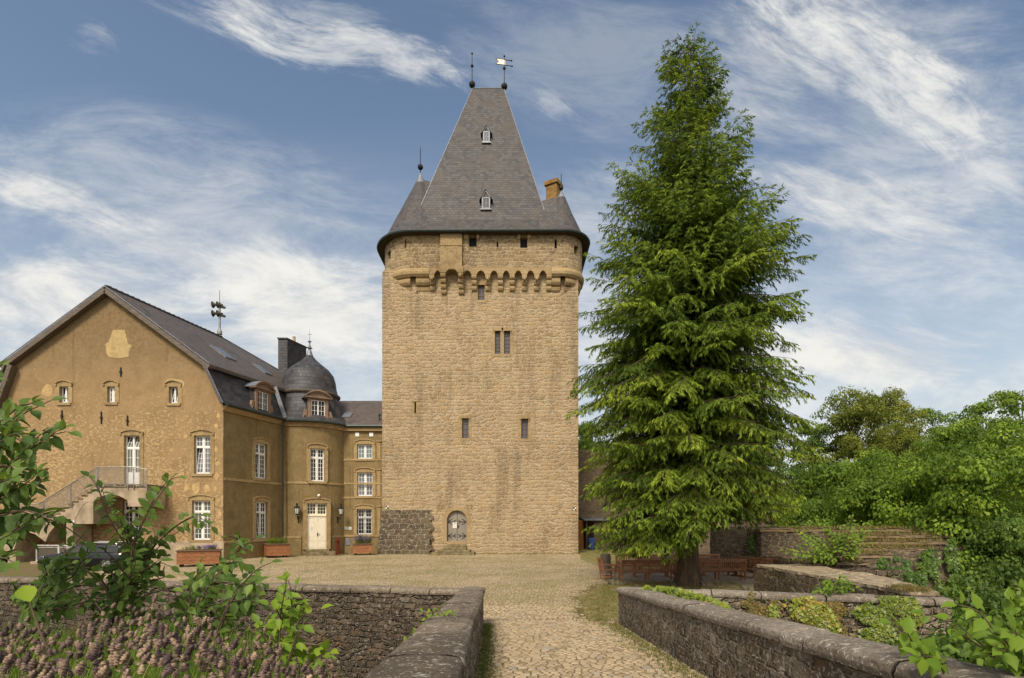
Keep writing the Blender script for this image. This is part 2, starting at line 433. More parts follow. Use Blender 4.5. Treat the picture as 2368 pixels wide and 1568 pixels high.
M['yellowrender'] = flat('ochre_render', (.26, .155, .055), .9, .15, 0, .25, 2.5)
M['clay'] = flat('clay_pot', (.52, .37, .22), .8, .2)
M['lampglass'] = flat('frosted_glass', (.62, .62, .55), .25, .5, 0, .04)
M['orangehelm'] = flat('tarnished_gilt', (.46, .41, .30), .45, .5, .4, .2)
M['siren'] = flat('olive_siren_horn', (.060, .055, .038), .6, .3)
M['bark'] = wood('conifer_bark', (.125, .082, .05), .4, (9, 9, .8), .95)
M['twig'] = wood('brown_twig', (.11, .075, .045), .6, (4, 4, 4), .9)
M['stemgreen'] = flat('green_stem', (.12, .16, .04), .7, .2)
M['floor'] = flat('ditch_floor', (.06, .055, .03), 1, .1, 0, .5, 1.2)

def plaster(name, base, dark, pale, lo, hi, rowpatch=True, top=None):
    m, g = newmat(name, .95, .1)
    n1 = g.noise(g.obj, .9, 6, .68, .6)
    n2 = g.noise(g.obj, 4.0, 5, .65)
    n3 = g.noise(g.v('MULTIPLY', g.obj, (1, 1, 1.5)), 4.2, 6, .72, .3)
    n4 = g.noise(g.obj, 24.0, 3, .6)
    col = g.mix(g.ss(n1, .36, .66), base, dark)
    col = g.mix(g.m('MULTIPLY', g.ss(n2, .45, .7), .5), col, dark)
    z = g.sep(g.pos, 2)
    if rowpatch:
        reg = g.noise(g.obj, .22, 3)
        low = g.m('SUBTRACT', 1.0, g.ss(z, 8.0, 12.0))
        amt = g.m('MULTIPLY', low, g.ss(reg, .25, .6))
        thr = g.m('SUBTRACT', g.m('ADD', n3, g.m('MULTIPLY', amt, .11)), .005)
        col = g.mix(g.m('MULTIPLY', g.ss(thr, .575, .605), .9), col, pale)
        if top: col = g.mix(g.m('MULTIPLY', g.ss(z, 10.5, 16.0), .75), col, g.mix(g.ss(n2, .35, .65), top, [q * .7 for q in top]))
        h = g.m('ADD', g.m('MULTIPLY', n2, .8), g.m('SUBTRACT', g.m('MULTIPLY', n4, .25), g.m('MULTIPLY', g.ss(thr, .575, .605), .35)))
    else:
        sc = g.noise(g.v('MULTIPLY', g.obj, (1, 1, .35)), 6.0, 3, .6, 2.0)
        col = g.mix(g.m('MULTIPLY', g.ss(sc, .5, .68), .45), col, pale)
        h = g.m('ADD', n2, g.m('MULTIPLY', n4, .5))
    st = g.noise(g.v('MULTIPLY', g.obj, (2.2, 2.2, .12)), 1.0, 4, .6)
    col = g.mix(g.m('MULTIPLY', g.ss(st, .60, .72), .35), col, [q * .45 for q in dark])
    setc(g, col); bump(g, h, .8, .04)
    return m
M['plaster'] = plaster('ochre_plaster', (.36, .24, .122), (.28, .185, .092), (.465, .322, .165), .4, .6, True, (.235, .165, .085))
M['plasterb'] = plaster('brown_plaster', (.25, .178, .083), (.185, .13, .058), (.34, .25, .125), .4, .6, False)
M['patch'] = flat('pale_repair_plaster', (.44, .32, .15), .95, .1, 0, .15, 3)
M['patch2'] = flat('light_orange_plaster', (.47, .32, .15), .95, .1, 0, .2, 3)

def glassmat(name, c, rough=.08, sp=.5, tint2=None):
    m, g = newmat(name, rough, sp)
    n = g.noise(g.pos, .7, 2)
    setc(g, g.mix(g.ss(n, .35, .65), c, tint2 or [q * .5 for q in c]))
    g.b.inputs['IOR'].default_value = 1.5
    return m
M['glass'] = glassmat('window_glass', (.020, .022, .022), .06, .5, (.045, .042, .035))
M['glassblue'] = glassmat('blue_blind_glass', (.16, .23, .24), .12, .5, (.12, .17, .18))
M['glassgrey'] = glassmat('painted_sky_glass', (.10, .11, .13), .08, .6, (.16, .17, .19))  # grey-blue base colour stands in for sky mirrored in the panes
M['glassgreen'] = glassmat('curtained_glass', (.16, .16, .12), .12, .5, (.08, .09, .07))
M['glassleaded'] = glassmat('leaded_glass', (.06, .06, .07), .25, .5, (.09, .09, .10))

def meshmat():
    m, g = newmat('wire_mesh', .5, .4); g.b.inputs['Metallic'].default_value = .5
    setc(g, g.mix(.5, (.3, .29, .27), (.3, .29, .27)))
    b = g.n('TexBrick', {'Vector': g.uv, 'Scale': 1.0, 'Mortar Size': .0032, 'Mortar Smooth': 0.0, 'Brick Width': .05, 'Row Height': .05}, out=1, offset=0.0)
    t = g.n('BsdfTransparent')
    mx = g.n('MixShader', {0: b, 1: t, 2: g.b.outputs[0]})
    out = [x for x in m.node_tree.nodes if x.type == 'OUTPUT_MATERIAL'][0]
    g.t.links.new(mx, out.inputs['Surface'])
    return m
M['mesh'] = meshmat()

# foliage (dark -> light by the tint of every leaf)
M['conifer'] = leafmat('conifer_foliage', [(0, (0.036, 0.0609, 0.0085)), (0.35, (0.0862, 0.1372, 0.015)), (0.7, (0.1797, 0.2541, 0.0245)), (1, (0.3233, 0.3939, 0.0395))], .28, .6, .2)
M['hazel'] = leafmat('hazel_leaf', [(0, (0.0488, 0.0972, 0.0144)), (0.45, (0.1137, 0.1859, 0.0265)), (0.8, (0.2113, 0.2932, 0.0398)), (1, (0.4225, 0.4862, 0.0442))], .35, .5, .3, .12)
M['yellowleaf'] = leafmat('young_leaf', [(0, (.12, .215, .022)), (.5, (.22, .33, .028)), (1, (.36, .43, .04))], .42, .5, .25, .15)
M['wood1'] = leafmat('wood_leaf', [(0, (0.0655, 0.1232, 0.0173)), (0.5, (0.182, 0.287, 0.032)), (1, (0.3931, 0.504, 0.0517))], .4, .55, .2)
M['wood2'] = leafmat('yellow_green_leaf', [(0, (0.11, 0.1375, 0.0242)), (0.5, (0.231, 0.2585, 0.0374)), (1, (0.396, 0.374, 0.055))], .4, .55, .2)
M['wood3'] = leafmat('dark_leaf', [(0, (0.0437, 0.0864, 0.0192)), (0.5, (0.117, 0.1944, 0.0312)), (1, (0.2496, 0.3312, 0.054))], .35, .55, .2)
M['ivygreen'] = leafmat('ivy_leaf', [(0, (.035, .075, .012)), (.5, (.08, .15, .016)), (1, (.17, .25, .022))], .25, .4, .4)
M['ivyyellow'] = leafmat('yellow_ivy_leaf', [(0, (0.072, 0.12, 0.0132)), (0.55, (0.186, 0.24, 0.0204)), (0.9, (0.324, 0.336, 0.0312)), (1, (0.408, 0.252, 0.054))], .3, .4, .4, .15)
M['ivyred'] = leafmat('russet_ivy_leaf', [(0, (.085, .065, .022)), (.4, (.15, .13, .025)), (.75, (.24, .18, .04)), (1, (.34, .17, .06))], .3, .45, .3)
M['grass'] = leafmat('grass_blade', [(0, (.06, .10, .015)), (.5, (.16, .20, .032)), (1, (.34, .31, .10))], .3, .7, .2)
M['drygrass'] = leafmat('dry_grass_blade', [(0, (.12, .11, .03)), (.5, (.25, .195, .07)), (1, (.38, .28, .12))], .3, .8, .1)
M['lavhead'] = leafmat('lavender_head', [(0, (0.0912, 0.0616, 0.0662)), (0.35, (0.1944, 0.1331, 0.1159)), (0.65, (0.3038, 0.2094, 0.149)), (1, (0.486, 0.3573, 0.2318))], .15, .9, .1)
M['lavstem'] = leafmat('lavender_stem', [(0, (0.099, 0.165, 0.0286)), (0.5, (0.198, 0.286, 0.0462)), (1, (0.341, 0.418, 0.0825))], .35, .7, .2)
M['violet'] = leafmat('violet_petal', [(0, (.16, .07, .40)), (.5, (.25, .13, .55)), (1, (.38, .24, .66))], .25, .7, .2)

def cobble():
    m, g = newmat('cobble_stone', .95, .08)
    t = g.n('Attribute', attribute_name='tint', out=2)
    n = g.noise(g.pos, 9, 4, .6); b = g.noise(g.pos, .35, 4, .6); f = g.noise(g.pos, 50, 3, .6)
    col = g.ramp(t, [(0, (.25, .19, .11)), (.25, (.37, .285, .18)), (.5, (.44, .34, .215)), (.75, (.40, .305, .19)), (.93, (.48, .38, .25)), (1, (.32, .28, .22))])
    col = g.mix(g.m('MULTIPLY', g.ss(n, .45, .7), .4), col, (.24, .17, .10))
    y = g.sep(g.pos, 1)
    # moss and thin grass have spread over the less trodden stretch
    dist = g.m('MULTIPLY', g.m('MULTIPLY', g.ss(b, .40, .62), .75), g.ss(y, 14.0, 20.0))
    col = g.mix(g.m('MULTIPLY', dist, g.ss(n, .35, .6)), col, (.20, .18, .065))
    setc(g, col); bump(g, g.m('ADD', n, g.m('MULTIPLY', f, .4)), .35, .02)
    return m
M['cobble'] = cobble()
def joint():
    m, g = newmat('cobble_joint_soil', 1, .1)
    n = g.noise(g.pos, 1.1, 5, .65); f = g.noise(g.pos, 22, 4, .6)
    y = g.sep(g.pos, 1)
    col = g.mix(g.ss(f, .3, .7), (.13, .088, .05), (.21, .15, .09))
    gm = g.m('MULTIPLY', g.ss(n, .40, .62), g.m('ADD', .35, g.m('MULTIPLY', g.ss(y, 12.0, 22.0), .6)))
    col = g.mix(gm, col, g.mix(f, (.09, .095, .02), (.18, .16, .05)))
    setc(g, col); bump(g, f, .5, .02)
    return m
M['joint'] = joint()
def lawn():
    m, g = newmat('patchy_lawn', 1, .1)
    n = g.noise(g.pos, .9, 5, .65); f = g.noise(g.pos, 16, 5, .65)
    col = g.mix(g.ss(n, .35, .62), (.36, .285, .14), (.235, .215, .075))
    setc(g, g.mix(g.m('MULTIPLY', f, .7), col, (.10, .075, .03))); bump(g, f, .7, .04)
    return m
M['lawn'] = lawn()
def paving():
    m, g = newmat('brick_paving', .9, .2)
    b = g.n('TexBrick', {'Vector': g.uv, 'Color1': (.34, .265, .19, 1), 'Color2': (.43, .34, .245, 1), 'Mortar': (.12, .095, .06, 1), 'Scale': 1.0, 'Mortar Size': .008, 'Brick Width': .2, 'Row Height': .1}, offset=.5)
    n = g.noise(g.pos, 1.2, 5, .65)
    setc(g, g.mix(g.m('MULTIPLY', g.ss(n, .45, .65), .4), b, (.25, .19, .11))); bump(g, n, .3, .02)
    return m
M['paving'] = paving()
def terrain():
    m, g = newmat('earth_and_undergrowth', 1, .1)
    n = g.noise(g.pos, .5, 5, .65); f = g.noise(g.pos, 9, 5, .65)
    col = g.mix(g.ss(n, .4, .6), (.045, .06, .015), (.085, .07, .03))
    setc(g, g.mix(g.m('MULTIPLY', f, .8), col, (.025, .03, .01))); bump(g, f, .8, .1)
    return m
M['terrain'] = terrain()

# ------------------------------------------------------------------ ground, road, walls
def zroad(Y): 
    t = (14.6 - Y) * .072
    return 0.0 if t <= 0 else t
def smooth(a, b, x):
    t = clamp((x - a) / (b - a), 0, 1); return t * t * (3 - 2 * t)
def hterr(X, Y):
    h = -3.4
    # banks on both sides of the near bridge head
    left = smooth(-.9, -1.5, X) * smooth(6.2, 3.0, Y) * 5.1 * smooth(-14, -6, X)
    h += left
    right = smooth(3.2, 4.2, X) * smooth(6.5, 2.8, Y) * 4.4 * smooth(16, 8, X)
    h += right
    near = smooth(3.0, -2, Y) * 4.2
    h = max(h, -3.4 + near) if -14 < X < 16 else max(h, -3.4 + near)
    if X > 9.8 or Y > 80 or X < -62:   # valley and wooded slope beyond the castle
        r = math.hypot(X, Y)
        h += smooth(26, 120, r) * 5.0 + smooth(120, 420, r) * 22
        h += smooth(12.0, 26, X) * smooth(8, 22, Y) * 2.0
    h += mnoise.noise(Vector((X * .35, Y * .35, 0))) * .22
    return h
def terr_axis(lo, hi):
    a = [lo]; 
    while a[-1] < hi:
        d = abs(a[-1]); a.append(a[-1] + (.45 if d < 10 else 1.2 if d < 40 else 4 if d < 100 else 22))
    return a
xs = terr_axis(-420, 420); ys = terr_axis(-120, 520)
mb = MB(); w = len(xs)
for y in ys:
    for x in xs:
        under = 0.0
        inside = (-60 < x < 9.6 and 14.5 < y < 80) or (-1.4 < x < 3.1 and y < 15)
        mb.v.append((x, y, -4.2 if inside else hterr(x, y)))
for j in range(len(ys) - 1):
    for i in range(w - 1):
        mb.f.append((j * w + i, j * w + i + 1, (j + 1) * w + i + 1, (j + 1) * w + i))
o = mb.build('ground', M['terrain'], smooth=True, recalc=False); o['kind'] = 'structure'

# wall lines (plan)
LW = [(-.73, 13.7), (-.28, .2)]                # near bridge parapet, road side edge
RW = [(2.66, 13.5), (2.62, .2)]
FL0, FL1 = (-1.23, 13.25), (-30.0, 18.9)       # front face line of the left ditch wall
FR0, FR1 = (3.05, 13.55), (9.55, 11.75)        # right ditch wall, front face
# the court: one slab whose front edge follows the ditch walls
court = [(-60, 24.6), (-30, 19.2), (-1.2, 13.6), (3.0, 13.9), (9.5, 12.1), (9.5, 80), (-60, 80)]
mb = MB(); mb.prism([(x, y, -.4) for x, y in court], (0, 0, .385)); 
mb.prism([(-1.2, 13.7, -4), (3.05, 13.7, -4), (3.05, -3, -4), (-1.2, -3, -4)], (0, 0, .1))
o = mb.build('courtyard', M['joint'], recalc=True); o['kind'] = 'structure'
mb = MB()
mb.grid(lambda a, b: ((-1.0 + .55 * (1 - b)) + a * (3.75 - .5 * (1 - b)), -2.0 + b * 17.0, zroad(-2 + b * 17.0) - .012), 4, 24)
o = mb.build('road', M['joint'], recalc=False); o['kind'] = 'structure'

def in_poly(x, y, poly):
    c = False; n = len(poly)
    for i in range(n):
        x1, y1 = poly[i]; x2, y2 = poly[(i + 1) % n]
        if (y1 > y) != (y2 > y) and x < (x2 - x1) * (y - y1) / (y2 - y1) + x1: c = not c
    return c
# grass areas and paving, outlined on the ground
lawn_poly = [tuple(PG(x, y)[:2]) for x, y in [(1437, 1456), (1436, 1358), (1760, 1364), (1760, 1350), (1452, 1346), (1405, 1350), (1380, 1358), (1345, 1385), (1352, 1420), (1385, 1458)]]
lawn2 = [(5.5, 43.6), (5.6, 52), (12.5, 52), (12.5, 30.0), (6.0, 29.5), (5.0, 33), (4.8, 38)]
pave_poly = [(4.75, 29.3), (12.5, 29.3), (12.5, 21.6), (5.1, 21.6), (4.7, 24)]
def sheet(name, poly, z, mat):
    mb = MB(); mb.add([(x, y, z) for x, y in poly], [tuple(range(len(poly)))])
    o = mb.build(name, mat, recalc=False)
    if o.data.polygons[0].normal.z < 0: o.data.flip_normals()
    o['kind'] = 'structure'; return o
sheet('lawn', lawn_poly, .004, M['lawn'])
sheet('lawn', lawn2, .004, M['lawn'])
sheet('paving', pave_poly, .006, M['paving'])

# cobbles: every stone a low dome, running in wandering rows across the road
def cobbles():
    V, Fc, T = [], [], []
    y = 5.2; j = 0
    rr = random.Random(5)
    while y < 43.7:
        near = y < 17
        dy = rr.uniform(.105, .135) if y < 26 else rr.uniform(.15, .2)
        if y < 13.9: x0, x1 = -.85, 2.72
        else: x0, x1 = max(-27.0, -1.1 - (y - 13.8) * 3.0, -1.0 * y * .78), min(11.0, y * .24)
        if y > 13.9 and y < 17: x1 = 2.95
        if y >= 22: x1 = min(x1, 5.3)
        if y > 41.5: x0 = max(x0, -13.2)
        x = x0 + rr.uniform(0, .15)
        while x < x1:
            wd = rr.uniform(.095, .185) * (1.0 if y < 26 else 1.25)
            cx = x + wd / 2; cy = y + dy / 2 + .14 * mnoise.noise(Vector((cx * .38, y * .22, 3))) + rr.uniform(-.007, .007)
            x += wd
            if y >= 13.9 and cx < -1.2:
                # behind the ditch wall
                if cy < 14.0 + (-cx - 1.2) * .196: continue
            jx, jy = .9 * mnoise.noise(Vector((cx * .7, cy * .7, 5))) + rr.gauss(0, .22), 1.5 * mnoise.noise(Vector((cx * .7, cy * .7, 8))) + rr.gauss(0, .35)
            if in_poly(cx + jx, cy + jy, lawn_poly) and rr.random() < .95: continue
            if in_poly(cx, cy, pave_poly): continue
            zb = zroad(cy) - .012; h = .016 + rr.uniform(-.005, .006)
            hx, hy = wd / 2 - rr.uniform(.004, .010), dy / 2 - rr.uniform(.004, .009)
            sk = rr.uniform(-.006, .006); tl = rr.uniform(-.05, .05); t2 = rr.uniform(-.06, .06)
            o = len(V); n = 4 if near else 3
            ks = [-1, -.72, .72, 1] if near else [-1, 0, 1]
            for b in ks:
                for a in ks:
                    e = max(abs(a), abs(b)); cr = 1 - .07 * (abs(a) * abs(b))
                    zz = 0 if e > .99 else h + a * hx * tl + b * hy * t2
                    V.append((cx + a * hx * cr + sk * b, cy + b * hy * cr, zb + zz - .072 * b * hy * (cy < 14.5)))
            for q in range(n - 1):
                for p in range(n - 1):
                    Fc.append((o + q * n + p, o + q * n + p + 1, o + (q + 1) * n + p + 1, o + (q + 1) * n + p))
            t = rr.random() * .9 if rr.random() > .03 else 1.0
            T += [t] * (n * n)
        y += dy; j += 1
    me = bpy.data.meshes.new('cobblestones'); me.from_pydata(V, [], Fc)
    at = me.attributes.new('tint', 'FLOAT', 'POINT'); at.data.foreach_set('value', T)
    me.polygons.foreach_set('use_smooth', [True] * len(me.polygons))
    o = link_mesh('cobblestones', me, M['cobble']); o['kind'] = 'structure'
cobbles()

def long_wall(name, label, A, B, thick, side, zt, zb, mat, cmat, cap_h=.115, over=.032, step=.035, slope=None, cap=True, ends=True):
    """a wall from A to B; its body lies to `side` of the line; zt(Y)=top, zb bottom"""
    A = Vector((A[0], A[1], 0)); B = Vector((B[0], B[1], 0)); d = (B - A); L = d.length; d.normalize()
    n = Vector((-d.y, d.x, 0)) * side          # pointing into the body
    t = thing(name, label, 'wall', (A.x, A.y, 0))
    top = lambda u: zt((A + d * u).y)
    nu = max(2, int(L / step))
    mb = MB()
    def face(org, rev, dist):
        def fn(a, b):
            p = A + d * (a * L) + n * dist; z = zb + (top(a * L) - cap_h * cap - zb) * b
            return (p.x, p.y, z)
        hgt = top(0) - zb
        nv = max(2, int(min(hgt, 5) / step))
        mb.grid(fn, nu if dist == 0 else max(2, nu // 6), nv if dist == 0 else max(2, nv // 6), uv=lambda a, b: (a * L, zb + (top(a * L) - cap_h * cap - zb) * b))
    face(A, False, 0.0); face(A, True, thick)
    for u in (0.0, L):
        def fe(a, b, u=u):
            p = A + d * u + n * (a * thick); z = zb + (top(u) - cap_h * cap - zb) * b
            return (p.x, p.y, z)
        mb.grid(fe, max(2, int(thick / step)), max(2, int(min(top(u) - zb, 5) / step)), uv=lambda a, b, u=u: (50 + a * thick, zb + (top(u) - cap_h * cap - zb) * b))
    if not cap:
        def ft(a, b):
            p = A + d * (a * L) + n * (b * thick); return (p.x, p.y, top(a * L))
        mb.grid(ft, nu // 2, max(2, int(thick / step / 2)))
    mb.build('rubble_masonry', mat, t, smooth=True)
    if cap:
        mb = MB()
        prof = [(-over, -cap_h), (-over - .012, -cap_h * .6), (-over - .004, -.03), (-over + .035, -.004), (thick * .5, .012), (thick + over - .035, -.004), (thick + over + .004, -.03), (thick + over + .012, -cap_h * .6), (thick + over, -cap_h)]
        Lp = [0]
        for i in range(1, len(prof)): Lp.append(Lp[-1] + math.hypot(prof[i][0] - prof[i - 1][0], prof[i][1] - prof[i - 1][1]))
        sub = 5
        m = (len(prof) - 1) * sub
        def fc(a, b):
            k = min(int(b * (len(prof) - 1)), len(prof) - 2); f = b * (len(prof) - 1) - k
            q = prof[k][0] + (prof[k + 1][0] - prof[k][0]) * f; h = prof[k][1] + (prof[k + 1][1] - prof[k][1]) * f
            u = a * (L + 2 * over * ends) - over * ends
            j = math.floor(u / .95 + .3); wob = .012 * math.sin(j * 7.3) 
            p = A + d * u + n * (q + wob * (1 if q < 0 else .4)); z = top(u) + h + .010 * math.sin(j * 4.1)
            return (p.x, p.y, z)
        def uvc(a, b):
            k = min(int(b * (len(prof) - 1)), len(prof) - 2); f = b * (len(prof) - 1) - k
            return (a * L, 10 + Lp[k] + (Lp[k + 1] - Lp[k]) * f)
        mb.grid(fc, max(8, int(L / .03)), m, uv=uvc)
        for u in (0, 1):   # end faces
            pts = [Vector(fc(u, i / (len(prof) - 1))) for i in range(len(prof))]
            mb.add(pts, [tuple(range(len(pts)))])
        mb.build('coping', cmat, t, smooth=True)
    return t
M['coping2'] = stone('coping_slab_pale', (1.1, 2.5), [(.30, .255, .20), (.26, .215, .165), (.33, .275, .215)], (.15, .125, .10), .012, dirt=((.145, .115, .086), .8, .42, .60), lichen=.9, bst=.7, disp=.03, warp=.05, crisp=.5)
zt = lambda Y: .95 + max(0.0, (14.0 - Y) * .072)
long_wall('bridge_parapet', 'low stone parapet along the left edge of the cobbled road, with a dark lichen-spotted coping', LW[0], LW[1], .47, -1, zt, -4.0, M['parapet2'], M['coping'], step=.04)
long_wall('bridge_parapet', 'long pale lichen-crusted stone parapet along the right edge of the cobbled road', RW[0], RW[1], .42, 1, zt, -4.0, M['parapet2'], M['coping2'], step=.035)
long_wall('ditch_wall', 'dark rubble ditch wall with slab coping between the lavender and the courtyard', FL0, FL1, .42, -1, lambda Y: .95, -4.0, M['parapet'], M['coping'], step=.05, ends=False)
long_wall('ditch_wall', 'ivy-covered ditch wall with grey coping in front of the big conifer', FR0, FR1, .45, 1, lambda Y: .93, -4.0, M['parapet2'], M['coping2'], step=.05)

# --- ruined walls on the right
def rough_block(mb, poly, z0, z1, step=.25, seed=0):
    """closed block with a gently uneven surface: sides and top as grids"""
    n = len(poly)
    c = Vector((sum(p[0] for p in poly) / n, sum(p[1] for p in poly) / n, 0))
    for i in range(n):
        a = Vector((*poly[i], 0)); b = Vector((*poly[(i + 1) % n], 0)); L = (b - a).length
        nu = max(2, int(L / step)); nv = max(2, int((z1 - z0) / step))
        def fn(s, t, a=a, b=b):
            p = a.lerp(b, s); z = z0 + (z1 - z0) * t
            if 0 < t < 1 or True:
                q = mnoise.noise(Vector((p.x * 1.7, p.y * 1.7, z * 1.7 + seed)))
                r = (p - c); r.normalize(); p = p + r * q * .10 * (1 if t < 1 else 1)
            if t >= 1: z += .05 * mnoise.noise(Vector((p.x * 1.3, p.y * 1.3, seed)))
            return (p.x, p.y, z)
        mb.grid(fn, nu, nv, uv=lambda s, t, L=L, i=i: (i * 7.3 + s * L, z0 + (z1 - z0) * t))
    # top as a fan of rings towards the middle
    rings = 6; per = []
    for i in range(n):
        a = Vector((*poly[i], 0)); b = Vector((*poly[(i + 1) % n], 0)); k = max(2, int((b - a).length / step))
        per += [a.lerp(b, s / k) for s in range(k)]
    vs, fs = [], []
    m = len(per)
    for r in range(rings + 1):
        for p in per:
            q = mnoise.noise(Vector((p.x * 1.7, p.y * 1.7, z1 * 1.7 + seed))); rr = (p - c); rr.normalize(); p2 = p + rr * q * .10
            p2 = p2.lerp(c, r / rings * .999)
            vs.append((p2.x, p2.y, z1 + .05 * mnoise.noise(Vector((p2.x * 1.3, p2.y * 1.3, seed)))))
    for r in range(rings):
        for i in range(m):
            fs.append((r * m + i, r * m + (i + 1) % m, (r + 1) * m + (i + 1) % m, (r + 1) * m + i))
    mb.add(vs, fs)
    return mb
t = thing('ruined_wall', 'broad low ruined wall with a flat sunlit stone top behind the ivy-covered wall', 'wall', (9.0, 20, 0))
mb = MB(); rough_block(mb, [(9.12, 20.4), (11.4, 20.4), (11.1, 16.0), (9.85, 12.35), (9.1, 12.35), (9.15, 16)], -3.4, .93, .22, 3)
mb.build('rubble_masonry', M['ruin'], t, smooth=True)
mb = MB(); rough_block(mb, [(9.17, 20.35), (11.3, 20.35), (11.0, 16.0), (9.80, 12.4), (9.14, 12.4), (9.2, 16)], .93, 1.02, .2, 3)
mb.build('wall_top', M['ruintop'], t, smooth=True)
def stepped():
    t = thing('ruined_wall', 'stepped ruined masonry block with mossy ledges and ivy on the right', 'wall', (14.5, 21, 0))
    Yb = 24.0
    def ledge(x0, x1, yt, yb, Y, back, mat, sd):
        mb = MB(); rough_block(mb, [(PX(x0, Y), Y), (PX(x1, Y), Y), (PX(x1, Y) * back / Y * .99, back), (PX(x0, Y), back)], PZ(yb, Y), PZ(yt, Y), .2, sd)
        return mb.build('ledge', mat, t, smooth=True)
    def step_(x0, x1, yt, yb, Y, back, sd):
        z = PZ(yt, Y); ledge(x0, x1, yt + .11 * F / Y, yb, Y, back, M['ruin'], sd)
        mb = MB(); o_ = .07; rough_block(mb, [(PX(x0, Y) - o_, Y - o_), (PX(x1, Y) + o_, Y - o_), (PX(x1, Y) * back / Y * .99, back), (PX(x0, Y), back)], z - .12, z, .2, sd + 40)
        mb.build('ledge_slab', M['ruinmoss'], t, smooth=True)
    step_(1760, 2156, 1224, 1300, 26.6, 28.2, 1)
    step_(1960, 2199, 1238, 1300, 25.2, 27.5, 2)
    step_(1990, 2183, 1253, 1500, 23.8, 26, 3)
    step_(1978, 2170, 1268, 1500, 22.6, 24.6, 4)
    step_(1925, 2060, 1283, 1500, 21.2, 23.4, 5)
    step_(1868, 2000, 1299, 1345, 19.9, 22.4, 6)
    ledge(1868, 2090, 1318, 1480, 19.2, 21.0, M['ruin'], 7)
    mb = MB(); rough_block(mb, [(PX(2040, 22.45), 22.45), (PX(2206, 22.45), 22.45), (PX(2230, 26), 26), (PX(2040, 26), 26)], -3.5, PZ(1274, 22.45), .25, 9)
    mb.build('rubble_masonry', M['ruin'], t, smooth=True)
stepped()
t = thing('ruined_wall', 'dark overgrown rubble wall running behind the benches to the stepped ruin', 'wall', (14, 27, 0))
mb = MB(); rough_block(mb, [(11.2, 29.8), (14.5, 27.5), (19.5, 27.5), (19.5, 28.3), (14.7, 28.4), (11.3, 30.8)], -3.0, 2.33, .3, 5)
mb.build('rubble_masonry', M['ruin'], t, smooth=True)
t = thing('ruined_wall', 'low mossy stone kerb in the grass behind the trunk of the conifer', 'wall', (9.0, 33, 0))
mb = MB(); rough_block(mb, [(8.0, 32.2), (12.6, 32.2), (13.2, 36), (8.0, 35.0)], -.2, .42, .25, 8)
mb.build('rubble_masonry', M['ruinmoss'], t, smooth=True)
t = thing('ruined_wall', 'tall brown rubble wall standing between the keep and the conifer', 'wall', (12, 53, 0))
mb = MB()
Yr = 53.0
for k, (a, b, c) in enumerate([(5.0, 8.2, 1040), (8.2, 10.6, 1052), (10.6, 16, 1075), (16, 22, 1068), (22, 26.6, 1118)]):
    rough_block(mb, [(a, Yr + .03 * (k % 2)), (b, Yr + .03 * (k % 2)), (b, Yr + 1.6), (a, Yr + 1.6)], -1.0, PZ(c, Yr), .5, 20 + k)
mb.build('rubble_masonry', M['ruinbrown'], t, smooth=True)

# ------------------------------------------------------------------ the keep
KY = 43.8
KX0, KX1 = -10.51, 5.36
def kx(x): return PX(x, KY)
def kz(y): return PZ(y, KY)
keep = thing('castle_keep', 'tall square stone keep with steep slate roof and two conical corner turrets', 'castle tower', ((KX0 + KX1) / 2, KY, 0))
kf = front(KY)
def arch_pts(x0, x1, y0, yspring, ytop, n=6):
    """pointed arch outline in photo units -> wall coordinates"""
    a, b, z0, zs, zt_ = kx(x0), kx(x1), kz(y0), kz(yspring), kz(ytop); c = (a + b) / 2
    pts = [(a, z0), (b, z0), (b, zs)]
    for i in range(1, n): 
        t = i / n; pts.append((b + (c - b) * (1 - math.cos(t * PI / 2)) * 1.0, zs + (zt_ - zs) * math.sin(t * PI / 2) ** .9))
    pts.append((c, zt_))
    for i in range(n - 1, 0, -1):
        t = i / n; pts.append((a + (c - a) * (1 - math.cos(t * PI / 2)), zs + (zt_ - zs) * math.sin(t * PI / 2) ** .9))
    pts.append((a, zs)); return pts
def krect(x0, x1, y0, y1): return rect(kx(x0), kx(x1), kz(y1), kz(y0))
door_out = arch_pts(1033.7, 1079, 1252, 1204, 1180)
kwins = {'mid': (1105, 1121, 659, 694), 'twinl': (1144.5, 1158.2, 766, 818.6), 'twinr': (1165.6, 1180, 766, 818.6),
         'll': (1068.5, 1084, 968, 1013.5), 'lr': (1205.2, 1221.6, 969, 1014.6), 'slit': (958.6, 962, 929, 955.5), 'slit2': (963.2, 967.0, 667, 679)}
holes = [krect(*v) for v in kwins.values()] + [door_out]
wall_poly('rubble_wall', kf, rect(KX0, KX1, -.3, 22.8), holes, M['keep'], keep, .55, extra=lambda mb: (
    mb.add([(KX0, KY, -.3), (KX0, 56, -.3), (KX0, 56, 22.8), (KX0, KY, 22.8)], [(0, 3, 2, 1)]),
    mb.add([(KX1, KY, -.3), (KX1, 56, -.3), (KX1, 56, 22.8), (KX1, KY, 22.8)], [(0, 1, 2, 3)]),
    mb.add([(KX0, 56, -.3), (KX1, 56, -.3), (KX1, 56, 22.8), (KX0, 56, 22.8)], [(0, 3, 2, 1)])))
# quoins: dressed corner stones, alternately long and short, 4 mm to 20 mm proud
rq = random.Random(3)
for side in (0, 1):
    mb = MB()
    z = .05 if side else 3.6; i = 0
    while z < 21.6:
        h = rq.uniform(.42, .62); w = rq.uniform(.75, .95) if i % 2 else rq.uniform(.45, .6); d = rq.uniform(.006, .022)
        a, b = (KX0 - d, KX0 + w) if side == 0 else (KX1 - w, KX1 + d)
        mb.box(a, b, KY - d, KY + .5, z + .012, z + h - .012); z += h; i += 1
    mb.build('quoin', M['keep'], keep, bevel=.02)
